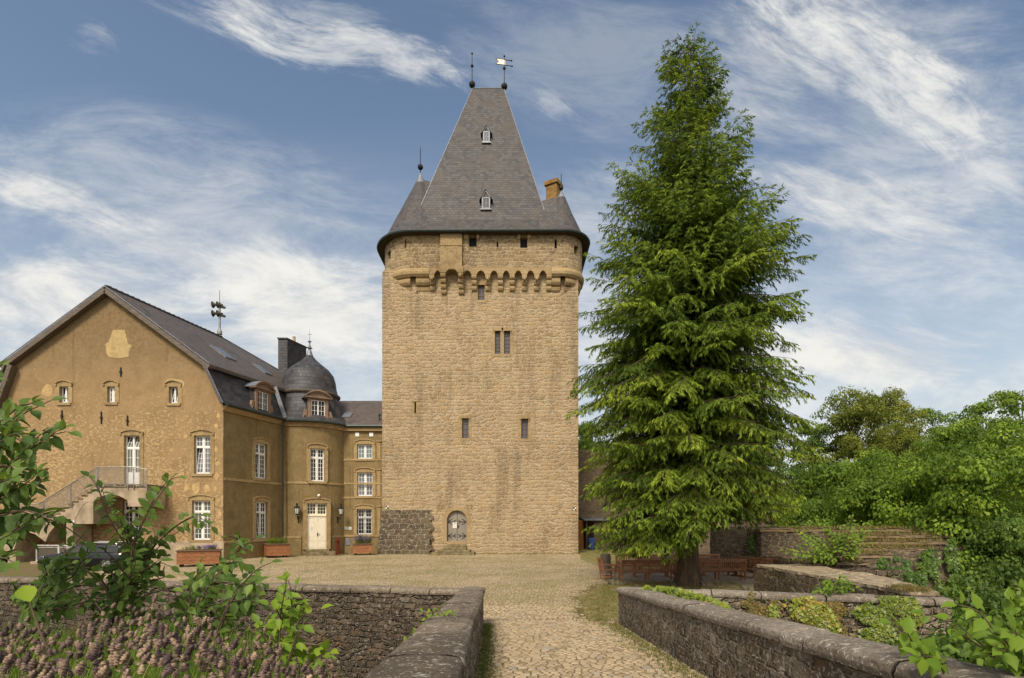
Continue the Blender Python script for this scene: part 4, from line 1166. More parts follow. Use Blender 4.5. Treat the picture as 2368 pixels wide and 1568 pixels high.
def window(fr, u0, u1, v0, v1, parent, rows=(3, 5), trans=None, cols=2, ajar=None, glass='glass', hood=True, jw=.22, depth=.2, bars=False, name='window', sill=True, head=.34, mat='white'):
    """white casement: two lights of `cols` panes; rows = (above, below) the transom"""
    w = MB(); d = -depth; f = .06
    vt = v0 + (v1 - v0) * (trans if trans else 1.0)
    for q in ((u0, u0 + f, v0, v1), (u1 - f, u1, v0, v1), (u0 + f, u1 - f, v0, v0 + f * 1.1), (u0 + f, u1 - f, v1 - f, v1)): w.fbox(fr, *q, d - .07, d + .02)
    if trans: w.fbox(fr, u0 + f, u1 - f, vt - .05, vt + .05, d - .07, d + .035)
    mid = (u0 + u1) / 2
    w.fbox(fr, mid - .055, mid + .055, v0 + f, v1 - f, d - .06, d + .028)
    parts = []
    segs = [(v0 + f, (vt - .05) if trans else v1 - f, rows[1] if trans else rows[0])]
    if trans: segs.append((vt + .05, v1 - f, rows[0]))
    glz = []
    for (a, b) in ((u0 + f, mid - .055), (mid + .055, u1 - f)):
        for k, (c, e, r) in enumerate(segs):
            opn = ajar is not None and ((ajar == 'l' and a < mid and k == 0) or (ajar == 'top' and k == 1) or (ajar == 'all'))
            lean = .22 if opn else 0.0
            def pt(u, v, dd, c=c, e=e, lean=lean): return fr.p(u + (lean * .25 * (v - c) / (e - c) if lean else 0), v, dd - lean * (v - c) / (e - c))
            def cb(x0, x1, y0, y1, d0, d1):
                w.hexa([pt(x0, y0, d1), pt(x1, y0, d1), pt(x1, y0, d0), pt(x0, y0, d0), pt(x0, y1, d1), pt(x1, y1, d1), pt(x1, y1, d0), pt(x0, y1, d0)])
            s = .045
            for q in ((a, a + s, c, e), (b - s, b, c, e), (a + s, b - s, c, c + s), (a + s, b - s, e - s, e)): cb(*q, d - .05, d + .008)
            for i in range(1, cols): u = a + (b - a) * i / cols; cb(u - .014, u + .014, c + s, e - s, d - .04, d + .002)
            for i in range(1, r): v = c + (e - c) * i / r; cb(a + s, b - s, v - .014, v + .014, d - .038, d + .001)
            glz.append([pt(a + s * .6, c + s * .6, d - .03), pt(b - s * .6, c + s * .6, d - .03), pt(b - s * .6, e - s * .6, d - .03), pt(a + s * .6, e - s * .6, d - .03)])
    wo = w.build(name, M[mat], parent)
    p = MB()
    for q in glz: p.prism(q, fr.n * -.012)
    p.fbox(fr, u0, u1, v0, v1, d - .40, d - .34)
    p.build('pane', M[glass], wo)
    s = MB(); j = jw
    s.fbox(fr, u0 - j, u0 + .01, v0 - .02, v1, d - .08, .03); s.fbox(fr, u1 - .01, u1 + j, v0 - .02, v1, d - .08, .032)
    n = 10; c = (u0 + u1) / 2; hw = (u1 - u0) / 2 + j
    arc = lambda t, base, rise: (c - hw + 2 * hw * t, base + rise * (1 - (2 * t - 1) ** 2))
    top = [arc(i / n, v1 + head * .42, head * .58) for i in range(n + 1)]
    s.fprism(fr, [(c - hw, v1 - .005), (c + hw, v1 - .005)] + top[::-1], d - .08, .034)
    if hood:
        t2 = [arc(i / n, v1 + head * .42 + .085, head * .60) for i in range(n + 1)]
        for i in range(n):
            s.fprism(fr, [top[i], top[i + 1], t2[i + 1], t2[i]], -.02, .11)
        for e in (0, 1):
            u = c - hw if e == 0 else c + hw - .10
            s.fbox(fr, u, u + .10, v1 + .02, v1 + head * .42 + .01, -.02, .10)
    if sill: s.fbox(fr, u0 - j * .6, u1 + j * .6, v0 - .17, v0, d - .08, .075)
    s.build('stone_surround', M['trim'], wo)
    if bars:
        b = MB()
        for i in range(7): u = u0 + (u1 - u0) * (i + .5) / 7; b.tube([fr.p(u, v0, -.06), fr.p(u, v1 + .03, -.06)], .014, 5)
        for i in range(4): v = v0 + (v1 - v0) * (i + .6) / 4; b.fbox(fr, u0, u1, v - .015, v + .015, -.07, -.05)
        b.build('security_bars', M['iron'], wo)
    return wo
def arched(u0, u1, v0, v1): return rect(u0 + .02, u1 - .02, v0 + .0, v1 + .1)

house = thing('gabled_house', 'large ochre plastered house with a mansard gable and outside staircase at the left', 'house', (-27, GY, 0))
EV, KK, RG = 10.4, 13.15, 18.1
XR, XK, XM = -19.45, -20.42, -27.0
LX = lambda X: 2 * XM - X
gw = {'g1': (137.5, 158.7, 893.6, 931.4), 'g2': (247.8, 266.9, 893.6, 930.7), 'g3': (390.6, 411.9, 894, 932.6), 'bd': (287, 323.5, 1007, 1121), 'wu': (448.7, 486.6, 1007, 1095.6), 'wl': (444, 487, 1157, 1248.7), 'ld': (283, 326, 1158, 1246)}
gr = {k: (g_x(a), g_x(b), g_z(d), g_z(c)) for k, (a, b, c, d) in gw.items()}
wall_poly('gable_wall', gfr, [(LX(XR), -.3), (XR, -.3), (XR, EV), (XK, KK - .12), (XM, RG - .12), (LX(XK), KK - .12), (LX(XR), EV)], [arched(*r) for r in gr.values()], M['plaster'], house, .3)
st = {'su': (590, 618, 1025, 1106.5), 'sl': (592, 619, 1160, 1244.5)}
sr = {}
for k, (a, b, c, d) in st.items():
    m_ = (a + b) / 2; sr[k] = (s_t(a), s_t(b), s_z(m_, d), s_z(m_, c))
wall_poly('side_wall', sfr, rect(0.004, 14, -.3, EV), [arched(*r) for r in sr.values()], M['plasterb'], house, .3, extra=lambda mb: (
    mb.add([(LX(XR), GY, -.3), (LX(XR) + SD.x * 14, GY + SD.y * 14, -.3), (LX(XR) + SD.x * 14, GY + SD.y * 14, EV), (LX(XR), GY, EV)], [(0, 3, 2, 1)]),
    mb.add([(LX(XR) + SD.x * 14, GY + SD.y * 14, -.3), (XR + SD.x * 14, GY + SD.y * 14, -.3), (XR + SD.x * 14, GY + SD.y * 14, EV), (LX(XR) + SD.x * 14, GY + SD.y * 14, EV)], [(0, 3, 2, 1)])))
for k in ('g1', 'g3'): window(gfr, *gr[k], house, rows=(3, 3), cols=1, ajar='all', head=.36, jw=.26)
window(gfr, *gr['g2'], house, rows=(3, 3), cols=1, head=.36, jw=.26)
bd = window(gfr, *gr['bd'], house, rows=(2, 4), trans=.745, ajar='top', name='balcony_door', glass='glassgreen', sill=False, jw=.26)
mb = MB(); u0, u1, v0, v1 = gr['bd']; mb.fbox(gfr, u0 + .07, u1 - .07, v0 + .06, v0 + .85, -.26, -.165); mb.fbox(gfr, u0 + .2, u1 - .2, v0 + .2, v0 + .72, -.165, -.150); mb.build('lower_panel', M['white'], bd, bevel=.01)
window(gfr, *gr['wu'], house, rows=(2, 5), trans=.70, ajar='l', glass='glassgrey', jw=.27)
window(gfr, *gr['wl'], house, rows=(2, 5), trans=.71, glass='glassgreen', jw=.27)
window(gfr, *gr['ld'], house, rows=(2, 5), trans=.73, glass='glass', jw=.22, name='ground_floor_window')
window(sfr, *sr['su'], house, rows=(2, 5), trans=.70, ajar='l', jw=.28)
window(sfr, *sr['sl'], house, rows=(2, 5), trans=.70, ajar='l', jw=.28)
# string courses and plinth on the side wall
mb = MB(); zb = s_z(560, 1111); zp = s_z(560, 1251)
mb.fbox(sfr, 0.05, 5.7, zb - .10, zb + .08, -.05, .05); mb.build('string_course', M['trim'], house, bevel=.015)
mb = MB(); mb.fbox(sfr, 0.0, 5.7, -.3, zp - .12, -.05, .07); mb.build('plinth', M['plasterb'], house, bevel=.02)
mb = MB(); mb.fbox(sfr, 0.0, 5.7, zp - .12, zp + .03, -.05, .10); mb.build('plinth_course', M['trim'], house, bevel=.02)
mb = MB(); mb.fbox(gfr, g_x(330), XR + .06, -.3, g_z(1252), -.05, .05); mb.build('gable_plinth', M['concrete'], house, bevel=.02)
# pale strip of quoins where plaster is thin at the corner
mb = MB(); rq = random.Random(4); z = g_z(1250)
# plaster repairs on the gable (irregular low patches)
def patch(cx, cy, pts, mat, d=.012, nm='plaster_patch'):
    mb = MB(); poly = []
    n = len(pts)
    for i in range(n):
        a, b = pts[i], pts[(i + 1) % n]
        for k in range(3):
            t = k / 3; x, y = a[0] + (b[0] - a[0]) * t, a[1] + (b[1] - a[1]) * t
            poly.append((g_x(x) + .05 * mnoise.noise(Vector((x * .4, y * .4, 1))), g_z(y) + .05 * mnoise.noise(Vector((x * .4, y * .4, 7)))))
    mb.fprism(gfr, poly, -.01, d); return mb.build(nm, mat, house)
patch(0, 0, [(262, 763), (289, 763), (293, 780), (296, 793), (305, 800), (300, 812), (296, 826), (275, 828), (252, 826), (245, 812), (243, 797), (252, 790), (257, 776)], M['patch'])['label'] = 'large pale plaster repair high on the gable'
patch(0, 0, [(109, 888), (119, 891), (122, 905), (119, 917), (107, 918), (96, 912), (98, 900)], M['patch2'])
patch(0, 0, [(380, 885), (386, 877), (398, 875), (414, 878), (424, 880), (427, 890), (421, 902), (415, 898), (414, 884), (400, 880), (386, 883), (381, 890)], M['patch'])
rp = random.Random(12)
for cx, cy, r in ((497, 1010, 7), (500, 1040, 6), (503, 1072, 7), (502, 1100, 8), (497, 1130, 6), (505, 1160, 6), (500, 985, 7), (508, 1190, 5), (505, 1225, 5), (455, 1128, 12), (478, 1132, 9), (432, 1127, 9), (430, 1010, 6), (505, 962, 6), (500, 1062, 5), (396, 1040, 6), (420, 1098, 7)):
    k = 7; patch(cx, cy, [(cx + r * rp.uniform(.5, 1.1) * math.cos(2 * PI * i / k), cy + r * rp.uniform(.6, 1.5) * math.sin(2 * PI * i / k)) for i in range(k)], M['patch2'], .009)
# iron wall ties
for x, y0, y1 in ((280, 850, 871), (144, 949, 975), (235, 952, 980), (295.4, 961, 985)):
    mb = MB(); mb.fbox(gfr, g_x(x) - .035, g_x(x) + .035, g_z(y1), g_z(y0), 0, .06); mb.fbox(gfr, g_x(x) - .07, g_x(x) + .07, g_z((y0 + y1) / 2) - .05, g_z((y0 + y1) / 2) + .05, 0, .085); mb.build('wall_tie', M['iron'], house)

# --- mansard roof (extruded along the house, hipped at the far end)
def along(X, z, t): return (X + SD.x * t, GY + SD.y * t, z)
OV = -.38
def roof_house():
    top = [(XM, RG + .22), (XK + .42, KK - .02)]
    mb = MB(); T = 9.2; TH = 15.2
    zR, zR2 = RG + .22, RG - .12
    R0, R1 = along(XM, zR, OV), along(XM, zR2, T)
    for s in (1, -1):
        X = lambda q: q if s > 0 else LX(q)
        K0, K1 = along(X(XK + .42), KK - .02, OV), along(X(XK + .42), KK - .02, TH)
        quad = [R0, K0, K1, R1]
        n = Vector((0, 0, .16))
        p = [Vector(q) for q in quad]
        mb.hexa([q - n for q in p] + p)
    e = [Vector(along(XK + .42, KK - .02, TH)), Vector(along(LX(XK + .42), KK - .02, TH)), Vector(R1)]
    mb.prism(e, (0, 0, -.15))
    r = mb.build('upper_roof', M['slatebrown'], house)
    for s in (1, -1):
        mb = MB()
        X = lambda q: q if s > 0 else LX(q)
        p = []
        sec = [(XR + .30, EV + .06), (XR - .15, EV + .75), (XK + .05, KK - .14)]
        def fn(a, b):
            k = min(1, int(b * 2)); f = b * 2 - k; x = sec[k][0] + (sec[k + 1][0] - sec[k][0]) * f; z = sec[k][1] + (sec[k + 1][1] - sec[k][1]) * f
            return along(X(x), z, OV * .6 + a * 15)
        mb.grid(fn, 1, 2, uv=lambda a, b: (a * 15, 30 + b * 3.0))
        mb.build('mansard_slope', M['slatedark'], house, recalc=False)
    # ridge tiles
    mb = MB()
    for i in range(24):
        a, b = Vector(R0).lerp(Vector(R1), i / 24), Vector(R0).lerp(Vector(R1), (i + .93) / 24); mb.tube([a, b + Vector((0, 0, .03))], [.10, .12], 6)
    mb.tube([Vector(R1), Vector(along(XK + .42, KK - .02, TH))], .07, 6)
    mb.build('ridge', M['slatedark'], r)
    # verge boards on the gable
    mb = MB()
    for s in (1, -1):
        X = lambda q: q if s > 0 else LX(q)
        mb.bar(along(XM, RG - .07, OV - .03), along(X(XK + .35), KK - .26, OV - .03), .10, .30, up=(0, 0, 1))
        mb.bar(along(XM, RG - .10, OV + .2), along(X(XK + .28), KK - .30, OV + .2), .42, .09, up=(0, 0, 1))
        mb.bar(along(X(XK + .02), KK - .1, OV - .03), along(X(XR + .20), EV + .12, OV - .03), .12, .26, up=(0, 1, 0))
        if s < 0: mb.bar(along(X(XK - .25), KK - .1, OV * .4), along(X(XR - .2), EV - .25, OV * .4), .3, .7, up=(0, 1, 0))
    for x, y in ((70, 862), (196, 830), (325, 806)): pass
    mb.build('verge_board', M['verge'], house, bevel=.01)
    mb = MB()
    for s in (1, -1):
        X = lambda q: q if s > 0 else LX(q)
        mb.tube([along(XM, RG + .21, OV - .06), along(X(XK + .42), KK + .0, OV - .06), ], .035, 5)
        mb.tube([along(X(XK + .12), KK - .12, OV - .05), along(X(XR + .32), EV + .12, OV - .05)], .045, 5)
    mb.build('lead_edge', M['lead'], house)
    mb = MB()   # kink boards and cornice / gutter
    mb.bar(along(XK + .30, KK - .20, OV), along(XK + .30, KK - .20, 12), .16, .12); mb.build('kink_board', M['verge'], house)
    mb = MB(); mb.hexa([along(XR, EV - .35, -.18), along(XR + .12, EV - .35, -.18), along(XR + .12, EV - .35, 5.9), along(XR, EV - .35, 5.9), along(XR, EV - .02, -.18), along(XR + .36, EV - .02, -.18), along(XR + .36, EV - .02, 5.9), along(XR, EV - .02, 5.9)])
    mb.build('cornice', M['trim'], house, bevel=.02)
    mb = MB(); mb.tube([along(XR + .42, EV + .06, -.2), along(XR + .42, EV + .03, 6.2)], .11, 8); mb.build('gutter', M['gutter'], house)
    return r
hroof = roof_house()
# skylights on the upper roof: sit on the plane ridge -> kink
def on_roof(x, y):
    a = Vector(along(XM, RG + .22, 0)); b = Vector(along(XK + .42, KK - .02, 0)); n = (b - a).cross(SD).normalized()
    d = Vector(((x - CX) / F, 1, (HY - y) / F)); o = Vector((0, 0, EYE)); t = (a - o).dot(n) / d.dot(n); return o + d * t, n if n.z > 0 else -n
for x, y, w_, h_ in ((515.5, 818, 1.0, 1.5), (606, 855.5, .8, 1.3)):
    c, n = on_roof(x, y); dn = (Vector(along(XK + .42, KK - .02, 0)) - Vector(along(XM, RG + .22, 0))).normalized()
    fr_ = Fr(c, SD, n)
    mb = MB(); a, b = SD * (w_ / 2), dn * (h_ / 2)
    mb.prism([c - a - b, c + a - b, c + a + b, c - a + b], n * .10); sk = mb.build('skylight', M['lead'], house)
    mb = MB(); a, b = a * .8, b * .8; c2 = c + n * .101; mb.prism([c2 - a - b, c2 + a - b, c2 + a + b, c2 - a + b], n * .01); mb.build('pane', M['glassgrey'], sk)
# slate-hung chimney
mb = MB(); cA = P(664.5, 783, 47.2); cA.z = 0
q0 = [cA, cA + Vector((-.80, -.02, 0)), cA + Vector((-.80, -.02, 0)) + SD * 2.5, cA + SD * 2.5]
zt_ = PZ(784, 47.2)
mb.prism([p + Vector((0, 0, 11)) for p in q0], (0, 0, zt_ - 11.0)); ch = mb.build('chimney', M['slatedark'], house)
ct = sum(q0, Vector((0, 0, 0))) / 4
mb = MB(); mb.prism([ct + (p - ct) * 1.08 + Vector((0, 0, zt_)) for p in q0], (0, 0, .10)); mb.build('chimney_cap', M['slatedark'], ch)
mb = MB(); pc = cA + SD * 1.3 + Vector((-.3, 0, zt_ + .1)); mb.lathe(pc, [(.14, 0), (.12, .45), (.15, .5), (.001, .5)], 10); mb.build('chimney_pot', M['clay'], ch)

# --- dormer builder (segmental pediment, scrolls)
def dormer(fr, u0, u1, v0, v1, parent, back):
    d = MB(); j = .26; hd = .22
    d.fbox(fr, u0 - j, u0, v0 - .05, v1 + .05, -back, .0); d.fbox(fr, u1, u1 + j, v0 - .05, v1 + .05, -back, .0); d.fbox(fr, u0 - j, u1 + j, v1 + .05, v1 + .20, -back, .0)
    body = d.build('dormer', M['slatedark'], parent)
    t = MB()
    t.fbox(fr, u0 - j, u0, v0 - .08, v1, .0, .10); t.fbox(fr, u1, u1 + j, v0 - .08, v1, .0, .10); t.fbox(fr, u0 - j, u1 + j, v1, v1 + .16, .0, .11)
    t.fbox(fr, u0 - j + .06, u0 - .06, v0 + .1, v1 - .1, .10, .125); t.fbox(fr, u1 + .06, u1 + j - .06, v0 + .1, v1 - .1, .10, .125)
    c = (u0 + u1) / 2; hw = (u1 - u0) / 2 + j + .18; n = 12; b0 = v1 + .22
    arc = lambda t_, e, r: (c - (hw + e) + 2 * (hw + e) * t_, b0 + r * (1 - (2 * t_ - 1) ** 2))
    t.fprism(fr, [(c - hw, b0 - .06), (c + hw, b0 - .06)] + [arc(i / n, 0, .38) for i in range(n, -1, -1)], -.3, .12)
    for k, (e, r0, r1, dd) in enumerate(((.0, .36, .46, .24), (.07, .46, .55, .34))):
        for i in range(n):
            a0, a1 = arc(i / n, e, r0), arc((i + 1) / n, e, r0); b_, b1 = arc(i / n, e, r1), arc((i + 1) / n, e, r1)
            t.fprism(fr, [a0, a1, (b1[0], b1[1] + .02), (b_[0], b_[1] + .02)], -.3, dd)
        t.fbox(fr, c - hw - e, c + hw + e, b0 - .13 + .06 * k, b0 - .07 + .06 * k, -.25, dd)
    t.build('pediment', M['dormer'], body)
    # curved roof behind the pediment
    r = MB()
    for i in range(n):
        a0, a1 = arc(i / n, .09, .53), arc((i + 1) / n, .09, .53); r.fprism(fr, [a0, a1, (a1[0], a1[1] + .045), (a0[0], a0[1] + .045)], -back, .30)
    r.build('dormer_roof', M['lead'], body)
    sc = MB()
    for s in (-1, 1):
        uc = (u0 - j - .20) if s < 0 else (u1 + j + .20)
        pts = [fr.p(uc + (.17 - .011 * q) * math.cos(q * .55 + (0 if s < 0 else PI)), v0 + .22 + (.2 - .013 * q) * math.sin(q * .55) * 1.1, .05) for q in range(13)]
        sc.tube(pts, .038, 6)
        sc.fprism(fr, [(uc - .17, v0 - .05), (uc + .17, v0 - .05), (uc + .17, v0 + .30), (uc + s * -.06 + .08, v0 + .85), (uc + s * -.06 - .08, v0 + .85), (uc - .17, v0 + .30)], -.2, .03)
    sc.build('scroll', M['dormer'], body)
    w = MB(); f = .055
    for q in ((u0, u0 + f, v0, v1), (u1 - f, u1, v0, v1), (u0 + f, u1 - f, v0, v0 + f), (u0 + f, u1 - f, v1 - f, v1), (c - .05, c + .05, v0 + f, v1 - f)): w.fbox(fr, *q, -.06, .03)
    for a, b in ((u0 + f, c - .05), (c + .05, u1 - f)):
        w.fbox(fr, (a + b) / 2 - .013, (a + b) / 2 + .013, v0 + f, v1 - f, -.03, .015)
        for i in range(1, 4): v = v0 + (v1 - v0) * i / 4; w.fbox(fr, a, b, v - .013, v + .013, -.03, .014)
    w.build('window_frame', M['white'], body)
    p = MB(); p.fbox(fr, u0, u1, v0, v1, -.09, -.02); p.build('pane', M['glass'], body)
    return body
dd = .02
u0, u1 = s_t(595, dd), s_t(618.5, dd); m_ = 606.5
dfr = Fr(SC0 + SN * dd, SD, SN)
dormer(dfr, u0, u1, s_z(m_, 958.5, dd), s_z(m_, 907, dd), house, 1.3)

# --- round tower with onion dome
RC = Vector((-16.85, 45.0, 0)); RR = 3.2
rt = thing('round_tower', 'round brown plastered stair tower with a slate onion dome and cream double door', 'tower', (RC.x, RC.y, 0))
def t_phi(x, R=RR):
    q = (x - CX) / F; A = q * q + 1; B = -2 * (q * RC.x + RC.y); C = RC.x ** 2 + RC.y ** 2 - R * R
    Y = (-B - math.sqrt(max(0, B * B - 4 * A * C))) / (2 * A); return math.atan2(q * Y - RC.x, RC.y - Y), Y
def t_frame(x, R=RR, d=0.0):
    ph, Y = t_phi(x, R); n = Vector((math.sin(ph), -math.cos(ph), 0)); r = Vector((math.cos(ph), math.sin(ph), 0))
    return Fr(RC + n * (R + d), r, n), Y, ph
TE = 10.32
def t_open(x0, x1, y0, y1, d=0.0):
    xm = (x0 + x1) / 2; fr, Y, ph = t_frame(xm, RR, d)
    # intersect the two side rays with the tangent plane
    us = []
    for x in (x0, x1):
        q = (x - CX) / F; us.append((q * fr.o.y - fr.o.x) / (fr.r.x - q * fr.r.y))
    return fr, us[0], us[1], PZ(y1, fr.o.y), PZ(y0, fr.o.y), ph
to = {'w': t_open(717, 750.5, 1037, 1113, .0), 'd': t_open(709, 756.6, 1162.7, 1270, .0)}
def tower_wall():
    us = sorted(set([2 * PI * i / 64 - PI for i in range(65)] + [q for v in to.values() for q in (v[5] + v[1] / RR + .01, v[5] + v[2] / RR - .01)]))
    vs = sorted(set([-.3, TE] + [q for v in to.values() for q in (v[3], v[4])]))
    mb = MB()
    for i in range(len(us) - 1):
        for j in range(len(vs) - 1):
            um, vm = (us[i] + us[i + 1]) / 2, (vs[j] + vs[j + 1]) / 2
            if any(v[5] + v[1] / RR < um < v[5] + v[2] / RR and v[3] < vm < v[4] for v in to.values()): continue
            f = lambda u, z: (RC.x + RR * math.sin(u), RC.y - RR * math.cos(u), z)
            mb.add([f(us[i], vs[j]), f(us[i + 1], vs[j]), f(us[i + 1], vs[j + 1]), f(us[i], vs[j + 1])], [(0, 1, 2, 3)],
                   [[(us[i] * RR, vs[j]), (us[i + 1] * RR, vs[j]), (us[i + 1] * RR, vs[j + 1]), (us[i] * RR, vs[j + 1])]])
    return mb.build('curved_wall', M['plasterb'], rt, recalc=False, smooth=True)
tower_wall()
fr, a, b, c, d, ph = to['w']
window(fr, a, b, c, d, rt, rows=(2, 5), trans=.715, jw=.26)
fr, a, b, c, d, ph = to['d']
# door: transom light, two panelled leaves
dw = window(fr, a, b, c + (d - c) * .735, d, rt, rows=(3, 3), cols=3, jw=.27, sill=False, name='transom_light', mat='cream')
zt_ = c + (d - c) * .735; midu = (a + b) / 2
for s in (-1, 1):
    x0, x1 = (a, midu - .006) if s < 0 else (midu + .006, b)
    m2 = MB(); m2.fbox(fr, x0, x1, c, zt_ - .08, -.24, -.16)
    lf = m2.build('door_leaf', M['cream'], rt, bevel=.008)
    m3 = MB(); w_ = x1 - x0
    for v0_, v1_, ar in ((c + .12, c + .62, 0), (c + .82, zt_ - .22, .10)):
        q0_, q1_ = x0 + .13, x1 - .13
        pl = [(q0_, v0_), (q1_, v0_), (q1_, v1_ - ar)] + [(q1_ + (q0_ - q1_) * i / 6, v1_ - ar + ar * math.sin(PI * i / 6)) for i in range(1, 6)] + [(q0_, v1_ - ar)]
        n = len(pl)
        for i in range(n): m3.bar(fr.p(*pl[i], -.155), fr.p(*pl[(i + 1) % n], -.155), .035, .025, up=tuple(fr.n))
        ins = [((u - (q0_ + q1_) / 2) * .78 + (q0_ + q1_) / 2, (v - (v0_ + v1_) / 2) * .86 + (v0_ + v1_) / 2) for u, v in pl]
        m3.fprism(fr, ins, -.165, -.145)
    m3.fbox(fr, x0 + .05, x1 - .05, c + .66, c + .76, -.165, -.145)
    m3.build('panel', M['cream'], lf)
mb = MB(); mb.fbox(fr, a - .02, b + .02, zt_ - .09, zt_ + .01, -.2, -.10); mb.fbox(fr, midu - .03, midu + .03, c, zt_ - .08, -.16, -.135); mb.build('door_rail', M['cream'], rt)
mb = MB(); mb.fbox(fr, midu + .04, midu + .10, c + 1.0, c + 1.28, -.16, -.13); mb.tube([fr.p(midu + .07, c + 1.18, -.13), fr.p(midu + .07, c + 1.18, -.08), fr.p(midu + .22, c + 1.18, -.08)], .016, 6); mb.build('door_handle', M['iron'], rt)
mb = MB(); mb.fbox(fr, a - .26, a + .01, c, zt_, -.3, .03); mb.fbox(fr, b - .01, b + .26, c, zt_, -.3, .032); mb.build('door_jamb', M['trim'], rt)
mb = MB(); mb.fbox(fr, a - .30, b + .5, -.1, c - .17, -.3, .75); mb.fbox(fr, a - .1, b + .1, c - .168, c - .004, -.35, .36); mb.build('door_step', M['stepst'], rt, bevel=.02)
NOTICE_FR = (fr, a, b, c, d)
# bands, cornice, gutter round the tower
def ringband(name, prof, mat, parent=rt, n=64):
    mb = MB(); mb.lathe((RC.x, RC.y, 0), prof, n); return mb.build(name, mat, parent, smooth=False)
zb2 = PZ(1116.5, t_frame(734)[1])
ringband('string_course', [(RR - .05, zb2 - .10), (RR + .05, zb2 - .10), (RR + .05, zb2 + .08), (RR - .05, zb2 + .08)], M['trim'])
zp2 = PZ(1241, 42)
def partial(name, prof, mat, skip):
    mb = MB(); n = 72
    for i in range(n):
        a0, a1 = 2 * PI * i / n - PI, 2 * PI * (i + 1) / n - PI
        if skip[0] < (a0 + a1) / 2 < skip[1]: continue
        for k in range(len(prof) - 1):
            q = lambda a, p: (RC.x + p[0] * math.sin(a), RC.y - p[0] * math.cos(a), p[1])
            mb.add([q(a0, prof[k]), q(a1, prof[k]), q(a1, prof[k + 1]), q(a0, prof[k + 1])], [(0, 1, 2, 3)])
    return mb.build(name, mat, rt)
sk = (ph + (a - .3) / RR, ph + (b + .3) / RR)
partial('plinth', [(RR + .07, -.3), (RR + .07, zp2 - .1), (RR - .02, zp2 - .1)], M['plasterb'], sk)
partial('plinth_course', [(RR - .02, zp2 - .1), (RR + .10, zp2 - .1), (RR + .10, zp2 + .04), (RR - .02, zp2 + .04)], M['trim'], sk)
ringband('cornice', [(RR - .02, TE - .34), (RR + .10, TE - .32), (RR + .14, TE - .16), (RR + .28, TE - .06), (RR + .28, TE + .02), (RR - .2, TE + .05)], M['trim'])
ringband('gutter', [(RR + .24, TE + .00), (RR + .36, TE - .04), (RR + .44, TE + .04), (RR + .44, TE + .12), (RR + .36, TE + .17), (RR + .22, TE + .14)], M['gutter'])
mb = MB(); mb.lathe((RC.x, RC.y, 0), [(RR + .30, TE + .12), (RR + .02, TE + .55), (2.62, 11.45), (2.36, 12.3), (2.26, 12.95)], 48, uvr=2.8); mb.build('lower_roof', M['slatedome'], rt, smooth=True, recalc=False)
ringband('roof_band', [(2.2, 12.86), (2.40, 12.90), (2.46, 13.0), (2.46, 13.06), (2.30, 13.14), (2.1, 13.16)], M['verge'])
mb = MB(); mb.lathe((RC.x, RC.y, 0), [(2.42, 13.02), (2.24, 13.28), (2.15, 13.65), (2.08, 14.2), (1.92, 14.75), (1.55, 15.22), (1.18, 15.52), (.85, 15.78), (.58, 16.02), (.40, 16.22), (.27, 16.40)], 48, uvr=2.1); dome = mb.build('dome', M['slatedome'], rt, smooth=True, recalc=False)
mb = MB(); mb.lathe((RC.x, RC.y, 0), [(.29, 16.34), (.16, 16.8), (.10, 16.95), (.14, 17.0), (.24, 17.04), (.15, 17.1), (.07, 17.3), (.04, 17.5), (.14, 17.56), (.16, 17.60), (.05, 17.66), (.022, 17.75), (.012, 18.6), (.001, 18.62)], 14)
mb.box(RC.x - .17, RC.x + .17, RC.y - .012, RC.y + .012, 18.16, 18.19); mb.build('finial', M['lead'], dome, smooth=True)
fr2, Y2, ph2 = t_frame(735, 2.95, .15)
q = lambda x: ((x - CX) / F * fr2.o.y - fr2.o.x) / (fr2.r.x - (x - CX) / F * fr2.r.y)
dormer(fr2, q(719.3), q(751), PZ(974.4, fr2.o.y), PZ(926.5, fr2.o.y), rt, 1.3)
# valley lead and downpipe between tower and house
mb = MB(); px_, py_ = along(XR + .2, 0, 5.75)[:2]
mb.bar((px_ + .05, py_ - .25, EV + .2), (px_ - .75, py_ - .2, KK - .15), .28, .10, up=(0, 1, 0)); mb.build('valley_lead', M['lead'], rt)
dp = P(653.6, 1100, 41.35)
mb = MB(); mb.tube([(dp.x + .02, dp.y + .1, EV), (dp.x, dp.y, EV - .5), (dp.x, dp.y, .95)], .065, 8)
for z in (9.2, 7.4, 5.6, 3.9, 2.2): mb.lathe((dp.x, dp.y, z), [(.085, 0), (.085, .08)], 10)
mb.tube([(dp.x, dp.y, .96), (dp.x, dp.y, .0)], .085, 8); mb.lathe((dp.x, dp.y, .95), [(.10, 0), (.10, .12), (.06, .13)], 10); mb.build('downpipe', M['gutter'], rt)

# --- rear wing
WY = 44.2
wing = thing('rear_wing', 'narrow brown plastered wing with three storeys of windows between round tower and keep', 'building', (-12, WY, 0))
wf = front(WY); wx = lambda x: PX(x, WY); wz = lambda y: PZ(y, WY)
ww = {'t': (825.5, 861, 1026.7, 1060.7), 'm': (826, 861.6, 1092, 1147), 'b': (825, 860, 1177, 1236), 't2': (879.5, 915, 1026.7, 1060.7), 'm2': (879.5, 915, 1092, 1147), 'b2': (879.5, 915, 1177, 1236)}
wr = {k: (wx(a), wx(b), wz(d), wz(c)) for k, (a, b, c, d) in ww.items()}
XW1 = wx(884) - .02
wl = {k: v for k, v in wr.items() if k in 'tmb'}
